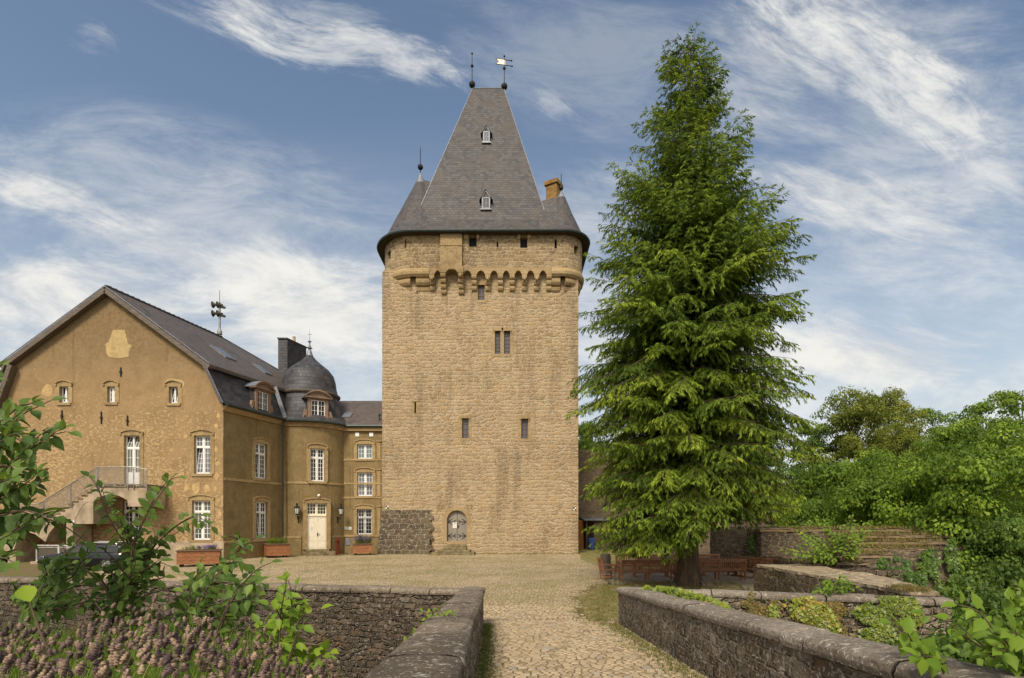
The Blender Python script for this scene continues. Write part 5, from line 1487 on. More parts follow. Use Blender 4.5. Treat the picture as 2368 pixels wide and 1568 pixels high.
# the wall stops against the keep; beyond its corner only the jamb of the second window column is seen
WE = KX0 - .01
wall_poly('wing_wall', wf, rect(-14.6, WE, -.3, TE), [arched(*r) for r in wl.values()], M['plasterb'], wing, .3, extra=lambda mb: (
    mb.add([(WE, WY, -.3), (WE, 52, -.3), (WE, 52, TE), (WE, WY, TE)], [(0, 1, 2, 3)]), mb.add([(-14.6, 52, -.3), (WE, 52, -.3), (WE, 52, TE), (-14.6, 52, TE)], [(0, 3, 2, 1)])))
window(wf, *wr['t'], wing, rows=(3, 3), glass='glassblue', jw=.24)
window(wf, *wr['m'], wing, rows=(5, 5), glass='glassgrey', jw=.24)
window(wf, *wr['b'], wing, rows=(2, 4), trans=.66, glass='glass', jw=.24, bars=True)
for k in ('t2', 'm2', 'b2'):
    mb = MB(); u0, u1, v0, v1 = wr[k]; mb.fbox(wf, u0 - .24, min(u0, WE - .01), v0 - .02, v1 + .18, -.05, .03); mb.fbox(wf, u0 - .28, min(u0 + .1, WE - .01), v1 + .18, v1 + .28, -.05, .10)
    mb.build('stone_jamb', M['trim'], wing)
for y in (1063.5, 1118.5, 1151, 1239.5):
    mb = MB(); mb.fbox(wf, -13.9, WE - .005, wz(y + 2), wz(y - 2), -.05, .05); mb.build('string_course', M['trim'], wing, bevel=.015)
mb = MB(); mb.fbox(wf, -13.9, WE - .005, TE - .34, TE - .02, -.05, .22); mb.build('cornice', M['trim'], wing, bevel=.04)
mb = MB(); mb.tube([(-13.6, WY - .33, TE + .05), (WE, WY - .33, TE + .05)], .11, 8); mb.build('gutter', M['gutter'], wing)
mb = MB(); zr = PZ(927, WY + 4)
mb.hexa([(-20, WY - .35, TE + .0), (WE, WY - .35, TE + .0), (WE, WY + 4, zr - .15), (-20, WY + 4, zr - .15), (-20, WY - .35, TE + .13), (WE, WY - .35, TE + .13), (WE, WY + 4, zr), (-20, WY + 4, zr)])
mb.hexa([(-20, WY + 8.2, TE + .0), (WE, WY + 8.2, TE + .0), (WE, WY + 4.005, zr - .15), (-20, WY + 4.005, zr - .15), (-20, WY + 8.2, TE + .13), (WE, WY + 8.2, TE + .13), (WE, WY + 4.005, zr), (-20, WY + 4.005, zr)])
wroof = mb.build('wing_roof', M['slatebrown'], wing)
sl = (zr - TE - .13) / 4.35
def wroof_p(x, y):
    Y = (TE + .13 - EYE - sl * (WY - .35)) / ((HY - y) / F - sl); return Vector((PX(x, Y), Y, PZ(y, Y)))
c = wroof_p(803.5, 961.5); n = Vector((0, -sl, 1)).normalized(); up = Vector((0, 1, sl)).normalized(); rx = Vector((1, 0, 0))
mb = MB(); a, b = rx * .36, up * .48; mb.prism([c - a - b, c + a - b, c + a + b, c - a + b], n * .09); sk_ = mb.build('skylight', M['lead'], wing)
mb = MB(); a, b = a * .78, b * .8; c2 = c + n * .091; mb.prism([c2 - a - b, c2 + a - b, c2 + a + b, c2 - a + b], n * .01); mb.build('pane', M['glassgrey'], sk_)
c = wroof_p(877.5, 972); mb = MB(); mb.tube([c, c + Vector((0, 0, .42))], .05, 8); mb.lathe(c + Vector((0, 0, .40)), [(.10, 0), (.10, .06), (.001, .12)], 8); mb.build('vent_pipe', M['gutter'], wing)
for x in (826.2, 858.7):
    mb = MB(); mb.fbox(wf, wx(x) - .16, wx(x) + .16, wz(1005) - .16, wz(1005) + .16, -.02, .05); mb.build('vent_cover', M['white'], wing, bevel=.01)
# thin cable and hook
mb = MB(); mb.fbox(wf, wx(800), wx(808), wz(1014.6), wz(1013.4), 0, .05); mb.tube([wf.p(wx(813.8), wz(1010), .02), wf.p(wx(813.8), wz(1197), .02)], .02, 5); mb.build('wall_cable', M['trim'], wing)
mb = MB(); mb.fbox(wf, wx(800.3), wx(809.5), wz(1261), wz(1245.5), -.02, .05); mb.fbox(wf, wx(801.3), wx(808.5), wz(1260), wz(1246.5), .05, .06); mb.build('meter_cabinet', M['lead'], wing, bevel=.01)

# ------------------------------------------------------------------ outside staircase
SY = 34.5; sf = front(SY); sx = lambda z: PX(.24415 * z, SY); sz = lambda z: PZ(954 + .24415 * z, SY)
stair = thing('outside_stair', 'concrete outside staircase on arches climbing to the balcony door of the gable', 'staircase', (sx(700), SY, 0))
steps = [(1400, 705), (935, 705)]
def st_run(x0, y0, x1, y1, n):
    o = []
    for i in range(n):
        xa, xb = x0 + (x1 - x0) * i / n, x0 + (x1 - x0) * (i + 1) / n; ya = y0 + (y1 - y0) * (i + 1) / n
        o += [(xa, ya), (xb, ya)]
    return o
run1 = st_run(905, 705, 440, 1018, 11); land2 = [(150, 1055)]; run2 = st_run(150, 1055, -220, 1300, 8)
def arcpts(x0, y0, x1, y1, bul, n=8):
    o = []
    for i in range(n + 1):
        t = i / n; o.append((x0 + (x1 - x0) * t, y0 + (y1 - y0) * t - bul * math.sin(PI * t)))
    return o
under = [(-220, 1500), (130, 1300)] + arcpts(135, 1190, 330, 1150, 30, 5)[1:] + [(430, 1225)] + arcpts(460, 1150, 672, 1008, 45, 7) + [(675, 1055), (716, 1055)] + arcpts(716, 1000, 880, 850, 60, 7)[0:] + [(925, 800)] + arcpts(945, 800, 1208, 832, 40, 8) + [(1210, 890), (1400, 890)]
poly = [(1400, 705), (905, 705)] + run1 + [(430, 1018), (430, 1026), (150, 1040)] + run2 + under
mb = MB(); mb.fprism(sf, [(sx(x), sz(y)) for x, y in poly], -1.75, 0.0); mb.build('stair_flight', M['concrete'], stair)
mb = MB(); mb.fbox(sf, sx(905), sx(1402), sz(705) + .002, sz(680), -1.75, .06)
prev = None
allst = [(905, 705)] + run1
for i in range(0, len(run1), 2):
    xa, ya = run1[i]; xb, _ = run1[i + 1]; mb.fbox(sf, sx(xb) - .02, sx(xa) + .05, sz(ya) + .002, sz(ya) + .07, -1.75, .05)
for i in range(0, len(run2), 2):
    xa, ya = run2[i]; xb, _ = run2[i + 1]; mb.fbox(sf, sx(xb) - .02, sx(xa) + .05, sz(ya) + .002, sz(ya) + .07, -1.75, .05)
mb.fbox(sf, sx(150), sx(432), sz(1040), sz(1020), -1.75, .05)
mb.build('tread', M['plinth'], stair)
mb = MB(); mb.fbox(sf, sx(675), sx(880), sz(1055), sz(845), -1.75, -.02); mb.build('arch_springer', M['concrete'], stair)
mb = MB(); mb.fbox(sf, sx(610), sx(672), -.2, sz(1010), -1.7, -.15); mb.build('pier', M['concrete'], stair)
mb = MB(); mb.fbox(sf, sx(60), sx(135), -.2, sz(1190), -1.7, -.1); mb.build('pier', M['concrete'], stair)
# railing: posts, hand rail, mesh panels
rl = MB(); ms = MB()
hr = [(-60, 1010), (150, 868), (375, 866), (930, 519), (1180, 517), (1275, 520), (1402, 540)]
base = [(-60, 1175), (150, 1035), (400, 1022), (930, 680), (1180, 680), (1275, 682), (1402, 690)]
for i in range(len(hr) - 1):
    (x0, y0), (x1, y1) = hr[i], hr[i + 1]; (p0, q0), (p1, q1) = base[i], base[i + 1]
    rl.tube([sf.p(sx(x0), sz(y0), .05), sf.p(sx(x1), sz(y1), .05)], .035, 6)
    rl.tube([sf.p(sx(x0), sz(y0 + 20), .05), sf.p(sx(x1), sz(y1 + 20), .05)], .02, 5); rl.tube([sf.p(sx(p0), sz(q0 - 5), .05), sf.p(sx(p1), sz(q1 - 5), .05)], .02, 5)
    A0, A1, B0, B1 = sf.p(sx(p0), sz(q0 - 5), .05), sf.p(sx(p1), sz(q1 - 5), .05), sf.p(sx(x0), sz(y0 + 20), .05), sf.p(sx(x1), sz(y1 + 20), .05)
    ms.hexa([A0, A1, A1 + Vector((0, .006, 0)), A0 + Vector((0, .006, 0)), B0, B1, B1 + Vector((0, .006, 0)), B0 + Vector((0, .006, 0))])
for x, ya, yb in ((150, 868, 1090), (162, 868, 1090), (413, 845, 1060), (426, 838, 1060), (670, 683, 900), (682, 676, 900), (926, 519, 745), (938, 519, 745), (1216, 517, 730), (1272, 520, 730), (1396, 540, 740)):
    rl.tube([sf.p(sx(x), sz(ya), .05), sf.p(sx(x), sz(yb), .05)], .028, 6)
r_ = rl.build('railing', M['steel'], stair); ms.build('mesh_panel', M['mesh'], r_)

# ------------------------------------------------------------------ loose things
def marker(fr, u, v, s, label):
    o = thing('survey_target', label, 'survey marker', tuple(fr.p(u, v, .01)))
    mb = MB(); mb.fbox(fr, u - s, u + s, v - s, v + s, .0, .05); mb.build('board', M['paper'], o)
    mb = MB(); mb.fbox(fr, u - s, u, v, v + s, .05, .054); mb.fbox(fr, u, u + s, v - s, v, .05, .054); mb.build('black_square', M['black'], o)
marker(kf, kx(895.6), kz(1172.8), .11, 'black and white survey target at the left edge of the keep above its dark plinth')
marker(kf, kx(1329), kz(1176.8), .11, 'black and white survey target at the right edge of the keep near the conifer')
marker(sf, sx(694), sz(1040), .10, 'black and white survey target on the concrete arch of the outside staircase')
def notice(fr, u, v, w, h, d, label):
    o = thing('paper_notice', label, 'notice', tuple(fr.p(u, v, d)))
    mb = MB(); mb.fbox(fr, u - w, u + w, v - h, v + h, d, d + .006); mb.build('sheet', M['paper'], o)
    mb = MB(); mb.fbox(fr, u - .03, u + .03, v + h * .62, v + h * .86, d + .006, d + .008)
    mb.build('red_emblem', M['redprint'], o)
    mb = MB(); rq = random.Random(2)
    for i in range(8):
        y = v + h * (.4 - .16 * i); mb.fbox(fr, u - w * .75, u + w * rq.uniform(.3, .75), y - .004, y + .004, d + .006, d + .008)
    mb.build('printed_lines', M['lead'], o)
notice(kf, kx(1051), kz(1214.5), .17, .24, -.245, 'small white notice sheet pinned on the grey arched door of the keep')
fr, a, b, c, d = NOTICE_FR
notice(fr, a + .40, c + 1.62, .12, .16, -.145, 'small notice sheet with red mark on the cream double door')

# survey plaques beside the door
pf = front(WY)
for x0, x1, y0, y1, lab in ((797.0, 805.7, 1218.5, 1224.6, 'pale green rectangular plaque on the wing wall right of the cream door'), (806.7, 813, 1218.4, 1224.8, 'small white square sign with a dark mark next to the pale green plaque')):
    o = thing('wall_plaque', lab, 'sign', tuple(pf.p(wx((x0 + x1) / 2), wz((y0 + y1) / 2), .02)))
    mb = MB(); mb.fbox(pf, wx(x0), wx(x1), wz(y1), wz(y0), .0, .03); mb.build('plate', M['plaque'] if x0 < 800 else M['white'], o, bevel=.006)
    mb = MB()
    if x0 < 800:
        for k in range(3): mb.fbox(pf, wx(x0) + .05, wx(x1) - .07 - .05 * k, wz(y0 + 1.6 + 1.3 * k), wz(y0 + 1.25 + 1.3 * k), .03, .033)
    else: mb.prism([pf.p(wx(809.0), wz(1223.2), .031), pf.p(wx(810.6), wz(1223.4), .031), pf.p(wx(811.2), wz(1220.6), .031), pf.p(wx(809.6), wz(1219.9), .031)], pf.n * .003)
    mb.build('lettering', M['lead'] if x0 < 800 else M['black'], o)

# globe lamp over the door
fr_, Yg, phg = t_frame(736.4)
o = thing('globe_lamp', 'small white globe lamp on the round tower above the cream door', 'wall lamp', tuple(fr_.p(0, PZ(1146, Yg), .0)))
mb = MB(); mb.ball(fr_.p(0, PZ(1146, Yg), .14), .115, 12); mb.build('globe', M['white'], o, smooth=True)
mb = MB(); mb.fbox(fr_, -.06, .06, PZ(1146, Yg) - .06, PZ(1146, Yg) + .06, 0, .05); mb.build('base', M['iron'], o)

# wall lanterns
def lantern_proto():
    o = thing('wall_lantern', 'black iron wall lantern with frosted glass on a scrolled bracket left of the cream door', 'wall lantern', (0, 0, 0), 'wall lanterns beside the cream door')
    mb = MB()   # lantern stands .55 out from the wall (wall plane y=0, out = -y), lamp base at z=0
    Rr = .30
    mb.lathe((0, -.62, 0), [(.05, -.12), (.10, -.06), (.17, 0), (.19, .02), (.19, .05)], 8)
    mb.lathe((0, -.62, 0), [(.31, .66), (.34, .69), (.30, .76), (.22, .86), (.10, .95), (.07, 1.02), (.14, 1.04), (.11, 1.12), (.06, 1.13)], 8)
    for i in range(8):
        an = 2 * PI * (i + .0) / 8; mb.tube([(.19 * math.sin(an), -.62 - .19 * math.cos(an), .04), (.30 * math.sin(an), -.62 - .30 * math.cos(an), .67)], .016, 5)
    for i in range(6):
        an = 2 * PI * i / 6; mb.tube([(.08 * math.sin(an), -.62 - .08 * math.cos(an), 1.10), (.12 * math.sin(an), -.62 - .12 * math.cos(an), 1.24)], .02, 5)
    cg = mb.build('lamp_cage', M['iron'], o)
    mb = MB(); mb.lathe((0, -.62, 0), [(.001, .05), (.17, .05), (.28, .66), (.001, .66)], 8); mb.build('glass', M['lampglass'], cg)
    mb = MB()
    arm = [Vector((0, -.03, -.75)), Vector((0, -.10, -.35)), Vector((0, -.32, -.28)), Vector((0, -.52, -.38)), Vector((0, -.62, -.26)), Vector((0, -.62, -.10))]
    mb.tube(arm, .035, 6)
    for cy, cz, r0 in ((-.24, -.52, .17), (-.13, -.86, .11), (-.45, -.50, .09)):
        mb.tube([(0, cy + (r0 - r0 * .055 * q) * math.cos(q * .6), cz + (r0 - r0 * .055 * q) * math.sin(q * .6)) for q in range(15)], .022, 5)
    mb.box(-.05, .05, -.035, .0, -1.0, -.2)
    mb.build('scroll_bracket', M['iron'], o)
    return o
def place(o, loc, rz, label=None, first=False):
    c = o if first else copy_tree(o)
    c.location = loc; c.rotation_euler = (0, 0, rz)
    if label: c['label'] = label
    return c
lp = lantern_proto()
f1, Y1, ph1 = t_frame(690.5)
place(lp, f1.p(0, PZ(1189, Y1 - .4), 0), ph1, None, True); lp.scale = (.68, .68, .68)
f2, Y2, ph2 = t_frame(780)
place(lp, f2.p(0, PZ(1190, Y2 - .3), 0), ph2 - .02, 'black iron wall lantern with frosted glass on a scrolled bracket right of the cream door')
o = place(lp, Vector((PX(283, 35.6), 36.38, PZ(1303, 36))), 0, 'black lantern low on the gable wall behind the parked car'); o.scale = (.55, .55, .55)

# rusty steel bollard
def rp_(x, Y): return PX(x, Y)
Yb = 42.9
o = thing('bollard', 'rust-red pointed steel bollard between the cream door and the meter cabinet', 'bollard', (PX(781, Yb), Yb, 0))
mb = MB(); cxb = PX(781, Yb)
mb.lathe((cxb, Yb, 0), [(.21, -.02), (.19, .05), (.155, 1.05), (.19, 1.07), (.20, 1.16), (.15, 1.20), (.001, 1.42)], 4); mb.build('post', M['rust'], o)
mb = MB(); mb.lathe((cxb, Yb, 0), [(.165, 1.0), (.185, 1.01), (.185, 1.045), (.16, 1.05)], 8); mb.build('collar', M['rust'], o)

# planters
def planter(label, x0, xc, x1, ytop, ybot, Y, rz, Lx, Ly, H):
    c = Vector((PX(xc, Y), Y, 0))
    o = thing('planter_box', label, 'planter', tuple(c), 'wooden planters on castors by the house')
    mb = MB(); ca, sa = math.cos(rz), math.sin(rz)
    T = lambda x, y, z: (c.x + x * ca - y * sa, c.y + x * sa + y * ca, z)
    def bx(a0, a1, b0, b1, z0, z1, m=mb): m.hexa([T(a0, b0, z0), T(a1, b0, z0), T(a1, b1, z0), T(a0, b1, z0), T(a0, b0, z1), T(a1, b0, z1), T(a1, b1, z1), T(a0, b1, z1)])
    n = 4; hz = (H - .12) / n
    for i in range(n):
        z0 = .14 + i * hz; e = random.uniform(0, .008)
        bx(-Lx / 2 - e, Lx / 2 + e, -Ly / 2 - e, -Ly / 2 + .04, z0 + .006, z0 + hz - .006); bx(-Lx / 2 - e, Lx / 2 + e, Ly / 2 - .04, Ly / 2 + e, z0 + .006, z0 + hz - .006)
        bx(-Lx / 2 - e, -Lx / 2 + .04, -Ly / 2 + .04, Ly / 2 - .04, z0 + .006, z0 + hz - .006); bx(Lx / 2 - .04, Lx / 2 + e, -Ly / 2 + .04, Ly / 2 - .04, z0 + .006, z0 + hz - .006)
    bx(-Lx / 2 + .04, Lx / 2 - .04, -Ly / 2 + .04, Ly / 2 - .04, .16, H - .06)
    mb.build('plank_box', M['planter'], o, bevel=.006)
    mb = MB(); r = .10
    for a0, a1, b0, b1 in ((-Lx / 2 - .07, Lx / 2 + .07, -Ly / 2 - .07, -Ly / 2 + r), (-Lx / 2 - .07, Lx / 2 + .07, Ly / 2 - r, Ly / 2 + .07), (-Lx / 2 - .07, -Lx / 2 + r, -Ly / 2 + r, Ly / 2 - r), (Lx / 2 - r, Lx / 2 + .07, -Ly / 2 + r, Ly / 2 - r)): bx(a0, a1, b0, b1, H - .045, H, mb)
    mb.build('rim', M['verge'], o, bevel=.008)
    mb = MB(); bx(-Lx / 2 + r, Lx / 2 - r, -Ly / 2 + r, Ly / 2 - r, H - .055, H - .03, mb); mb.build('soil', M['soil'], o)
    for sx_ in (-1, 1):
        for sy_ in (-1, 1):
            m2 = MB(); p = Vector(T(sx_ * (Lx / 2 - .18), sy_ * (Ly / 2 - .16), .07)); m2.tube([p + Vector((0, -.03, 0)), p + Vector((0, .03, 0))], .07, 10); 
            m2.box(p.x - .05, p.x + .05, p.y - .045, p.y + .045, .12, .15); m2.build('castor', M['iron'], o)
    return c, T, H, Lx, Ly
PLANT = []
PLANT.append(planter('long reddish wooden planter by the gable corner, nearest the parked car', 405, 462, 515, 1272, 1310, 32.0, .42, 2.2, 1.15, .95))
PLANT.append(planter('square reddish wooden planter under the downpipe of the round tower, without blooms', 606, 640, 672, 1257, 1289, 39.6, .62, 1.5, 1.35, 1.0))
PLANT.append(planter('wooden planter with purple flowers under the barred window next to the keep', 814, 839, 865, 1247, 1276, 42.4, .25, 1.45, .95, .88))

# parked estate car
def car():
    L, W, H = 4.75, 1.84, 1.48
    c = Vector((PX(212, 29.6), 29.7, 0)); rz = .05
    o = thing('parked_car', 'black estate car parked in front of the outside staircase behind the hazel leaves', 'car', tuple(c), rz=0)
    ca, sa = math.cos(rz), math.sin(rz)
    T = lambda x, y, z: Vector((c.x + x * ca - y * sa, c.y + x * sa + y * ca, z))     # x: rear at +, y: far side at +
    prof = [(-2.37, .30, .52, .74), (-2.28, .22, .70, .82), (-1.95, .20, .80, .88), (-1.35, .19, .90, .91), (-.95, .19, .97, .92), (0, .19, .99, .92), (1.2, .20, 1.0, .92), (1.9, .22, 1.0, .90), (2.2, .28, .98, .86), (2.36, .36, .90, .78)]
    mb = MB(); vs = []
    for x, z0, z1, hw in prof:
        zz_ = [z0, z0 + .12, (z0 + z1) / 2 + .05, z1 - .06, z1]; ww_ = [hw * .9, hw * .98, hw, hw * .96, hw * .86]
        ringp = [T(x, -w_, z_) for w_, z_ in zip(ww_, zz_)] + [T(x, w_, z_) for w_, z_ in zip(ww_[::-1], zz_[::-1])]
        vs.append(ringp)
    n = 10; flatv = [p for r in vs for p in r]; fs = []
    for i in range(len(vs) - 1):
        for k in range(n): fs.append((i * n + k, i * n + (k + 1) % n, (i + 1) * n + (k + 1) % n, (i + 1) * n + k))
    fs += [tuple(range(n)), tuple(range((len(vs) - 1) * n, len(vs) * n))]
    mb.add(flatv, fs)
    body = mb.build('body', M['carpaint'], o, smooth=True)
    # cabin: glasshouse with roof
    cab = [(-1.15, .93, .93), (-.35, 1.40, .66), (.3, 1.47, .66), (1.3, 1.45, .64), (1.85, 1.36, .62), (2.22, .95, .74)]
    mb = MB()
    base = [T(x, -.80, .94) for x in (-1.15,)] 
    side = lambda s: [T(-1.15, s * .80, .94), T(-.35, s * .64, 1.38), T(.3, s * .64, 1.45), T(1.3, s * .62, 1.43), T(1.85, s * .60, 1.35), T(2.24, s * .76, .96)]
    a_, b_ = side(-1), side(1); m_ = len(a_)
    mb.add(a_ + b_, [tuple(range(m_)), tuple(range(m_, 2 * m_))] + [(i, (i + 1) % m_, m_ + (i + 1) % m_, m_ + i) for i in range(m_)]); mb.build('cabin_roof', M['carpaint'], o, smooth=False, bevel=.04)
    for s in (-1, 1):
        mb = MB(); nn = T(0, s, 0) - T(0, 0, 0); nn.normalize()
        P2 = lambda x, z: T(x, s * (.80 - (z - .94) / .5 * .165 + .012), z)
        for q in ([(-.92, .99), (-.30, 1.33), (.22, 1.38), (.22, .99)], [(.30, .99), (.30, 1.385), (1.15, 1.37), (1.15, .99)], [(1.23, .99), (1.23, 1.365), (1.72, 1.30), (2.0, 1.0)]):
            mb.prism([P2(*k) for k in q], nn * .012)
        mb.build('side_window', M['glass'], o)
        mb = MB(); mb.tube([P2(-.95, .965), P2(.3, .965), P2(2.05, .975)], .014, 5); mb.build('chrome_strip', M['alloy'], o)
        mb = MB(); mb.tube([T(-.25, s * .60, 1.43), T(-.1, s * .60, 1.51), T(1.5, s * .58, 1.49), T(1.65, s * .58, 1.40)], .022, 6); mb.build('roof_rail', M['alloy'], o)
        mb = MB(); mb.ball(T(-.78, s * 1.0, 1.02), .11, 8, .8); mb.build('wing_mirror', M['carpaint'], o, smooth=True)
        mb = MB(); mb.hexa([T(1.98, s * .80, .80), T(2.34, s * .55, .80), T(2.40, s * .55, .80), T(2.10, s * .92, .80), T(1.98, s * .80, .95), T(2.30, s * .55, .95), T(2.36, s * .55, .95), T(2.08, s * .91, .95)]); mb.build('tail_light', M['tail'], o)
        mb = MB(); mb.hexa([T(-2.30, s * .45, .62), T(-2.0, s * .80, .62), T(-1.98, s * .87, .62), T(-2.36, s * .50, .62), T(-2.28, s * .45, .74), T(-1.95, s * .80, .78), T(-1.9, s * .885, .78), T(-2.33, s * .52, .74)]); mb.build('headlight', M['lampglass'], o)
        for xw in (-1.45, 1.32):
            w = MB(); q = T(xw, s * .84, .335); ax = nn * .11
            w.tube([q - ax, q + ax * .9, q + ax], [.335, .335, .31], 24); tw = w.build('wheel', M['tyre'], o, smooth=False)
            r = MB(); f0 = q + nn * .105; r.tube([f0, f0 + nn * .012], .235, 20)
            for i in range(7):
                an = 2 * PI * i / 7; e = T(xw + .2 * math.cos(an), 0, .335 + .2 * math.sin(an)) - T(xw, 0, .335); r.bar(f0 + nn * .02, f0 + nn * .02 + e, .05, .03, up=tuple(nn))
            r.build('rim', M['alloy'], tw)
            ar = MB(); ar.tube([q - ax * .2 - nn * .03, q + nn * .065], .39, 20); ar.build('wheel_arch', M['tyre'], o)
    mb = MB(); mb.prism([T(2.27, -.68, 1.0), T(2.27, .68, 1.0), T(1.92, .55, 1.34), T(1.92, -.55, 1.34)], T(.012, 0, .01) - T(0, 0, 0)); mb.build('rear_window', M['glass'], o)
    mb = MB(); mb.prism([T(-1.10, -.72, .99), T(-1.10, .72, .99), T(-.44, .58, 1.36), T(-.44, -.58, 1.36)], T(-.012, 0, .012) - T(0, 0, 0)); mb.build('windscreen', M['glass'], o)
    mb = MB(); mb.hexa([T(2.33, -.26, .58), T(2.40, -.26, .58), T(2.40, .26, .58), T(2.33, .26, .58), T(2.33, -.26, .69), T(2.39, -.26, .69), T(2.39, .26, .69), T(2.33, .26, .69)]); mb.build('number_plate', M['plate'], o)
car()
# white wire barrier beside the staircase
o = thing('wire_barrier', 'white tubular barrier with wire mesh along the gable behind the parked car', 'railing', (PX(250, 33.6), 33.6, 0))
bf = front(33.6); bx_ = lambda z: PX(.24415 * z, 33.6); bz_ = lambda z: PZ(1185 + .24415 * z, 33.6)
mb = MB(); mb2 = MB()
for x0, x1 in ((347, 550), (560, 800), (810, 1130)):
    for q in ((x0, 330, x1, 330), (x0, 455, x1, 455), (x0, 330, x0, 455), (x1, 330, x1, 455)): mb.tube([bf.p(bx_(q[0]), bz_(q[1])), bf.p(bx_(q[2]), bz_(q[3]))], .022, 5)
    mb2.fbox(bf, bx_(x0), bx_(x1), bz_(455), bz_(330), -.003, .003)
mb.tube([bf.p(bx_(345), bz_(312)), bf.p(bx_(1135), bz_(316))], .035, 6)
for x in (345, 555, 805, 1132): mb.tube([bf.p(bx_(x), 0), bf.p(bx_(x), bz_(313))], .03, 6)
fb = mb.build('tube_frame', M['palesteel'], o); mb2.build('wire_panel', M['mesh'], fb)
mb = MB(); mb.fbox(bf, bx_(300), bx_(1140), -.05, .14, -.35, .12); mb.build('kerb_stone', M['concrete'], o, bevel=.02)

# siren mast on the roof
b0 = Vector(along(XM, RG + .2, 8.9)); Ym = b0.y
o = thing('siren_mast', 'grey mast with four siren horns standing on the ridge of the gabled house', 'siren', tuple(b0))
mb = MB(); xm = PX(508, Ym)
mb.tube([(xm, Ym, b0.z - .3), (xm, Ym, PZ(705, Ym))], .085, 8); mb.lathe((xm, Ym, b0.z - .15), [(.2, 0), (.2, .25), (.1, .45)], 8); mb.build('pole', M['steel'], o)
mb = MB(); mb.tube([(xm, Ym, PZ(705, Ym)), (xm, Ym, PZ(671, Ym))], .02, 5); mb.ball((xm, Ym, PZ(702, Ym)), .1, 8); mb.build('antenna', M['rust'], o)
for yz in (706, 726):
    z = PZ(yz, Ym)
    for dx, yy in ((-.52, 0), (-.12, .0)):
        m2 = MB(); m2.tube([(xm + dx + .42, Ym - .1, z), (xm + dx + .25, Ym - .1, z), (xm + dx + .10, Ym - .1, z), (xm + dx, Ym - .1, z)], [.06, .09, .17, .28], 12)
        m2.build('horn', M['siren'], o)
    m2 = MB(); m2.tube([(xm - .1, Ym, z - .1), (xm + .22, Ym, z - .12), (xm + .45, Ym, z - .22)], [.13, .13, .09], 8); m2.build('driver', M['siren'], o)

# ------------------------------------------------------------------ garden furniture
def bench_proto(L=2.4):
    o = thing('garden_bench', 'x', 'bench', (0, 0, 0), 'hardwood garden benches under the conifer')
    H = .94; D = .60       # sits facing -y, back at y=+D/2
    def leg(x, y, h, r=.0):
        m = MB(); m.box(x - .035, x + .035, y - .035, y + .035, 0, h); return m.build('leg', M['bench'], o, bevel=.006)
    for x in (-L / 2 + .035, 0, L / 2 - .035):
        leg(x, -D / 2 + .04, .62 if x else .40)
        m = MB(); m.hexa([(x - .035, D / 2 - .10, 0), (x + .035, D / 2 - .10, 0), (x + .035, D / 2 - .03, 0), (x - .035, D / 2 - .03, 0), (x - .035, D / 2 - .02, H), (x + .035, D / 2 - .02, H), (x + .035, D / 2 + .05, H), (x - .035, D / 2 + .05, H)])
        m.build('leg', M['bench'], o, bevel=.006)
    m = MB()
    for i in range(5): y = -D / 2 + .03 + i * .108; m.box(-L / 2 + .02, L / 2 - .02, y, y + .085, .425 - .006 * i, .447 - .006 * i)
    m.box(-L / 2, L / 2, -D / 2 + .02, -D / 2 + .06, .36, .424); m.build('seat', M['bench'], o, bevel=.006)
    m = MB()
    yb = lambda z: D / 2 - .065 + .055 * (z / H) + .01
    m.hexa([(-L / 2 - .01, yb(.86) - .03, .85), (L / 2 + .01, yb(.86) - .03, .85), (L / 2 + .01, yb(.86) + .03, .85), (-L / 2 - .01, yb(.86) + .03, .85), (-L / 2 - .01, yb(.95) - .03, .945), (L / 2 + .01, yb(.95) - .03, .945), (L / 2 + .01, yb(.95) + .03, .945), (-L / 2 - .01, yb(.95) + .03, .945)])
    m.box(-L / 2 + .03, L / 2 - .03, yb(.5) - .03, yb(.5) + .02, .44, .51)
    nn = int(L / .095)
    for i in range(nn):
        x = -L / 2 + .07 + (L - .14) * (i + .5) / nn
        m.hexa([(x - .021, yb(.5) - .012, .50), (x + .021, yb(.5) - .012, .50), (x + .021, yb(.5) + .010, .50), (x - .021, yb(.5) + .010, .50), (x - .021, yb(.86) - .012, .86), (x + .021, yb(.86) - .012, .86), (x + .021, yb(.86) + .010, .86), (x - .021, yb(.86) + .010, .86)])
    m.build('backrest', M['bench'], o, bevel=.005)
    for s in (-1, 1):
        m = MB(); x = s * (L / 2 - .035)
        pts = [(-D / 2 - .03, .60), (-D / 2 + .05, .645), (0, .65), (D / 2 - .12, .63), (D / 2 - .02, .64)]
        for i in range(4): m.bar((x, pts[i][0], pts[i][1]), (x, pts[i + 1][0] + .004, pts[i + 1][1]), .075, .045)
        m.build('armrest', M['bench'], o, bevel=.008)
        m = MB(); m.box(x - .02, x + .02, -D / 2 + .07, D / 2 - .1, .12, .18); m.build('stretcher', M['bench'], o)
    for x in (-L / 2 + .035, 0, L / 2 - .035):
        for s in (-1, 1):
            if (x < 0 and s < 0) or (x > 0 and s > 0): continue
            m = MB(); m.prism([(x + s * .035, D / 2 - .06, .40), (x + s * .20, D / 2 - .06, .40), (x + s * .035, D / 2 - .06, .26)], (0, .03, 0)); m.build('brace', M['bench'], o)
    return o
bp = bench_proto()
def bench(x, Y, rz, label, first=False): return place(bp, (x, Y, .006), rz, label, first)
bench(PX(1498.5, 23.7), 23.9, PI + .02, 'front slatted hardwood bench left of the conifer trunk with its back to the viewer', True)
bench(PX(1662, 24.3), 24.5, PI - .03, 'front slatted hardwood bench right of the conifer trunk with its back to the viewer')
bench(PX(1483, 27.2), 27.4, .02, 'rear hardwood bench behind the left table, facing the viewer under the low branches')
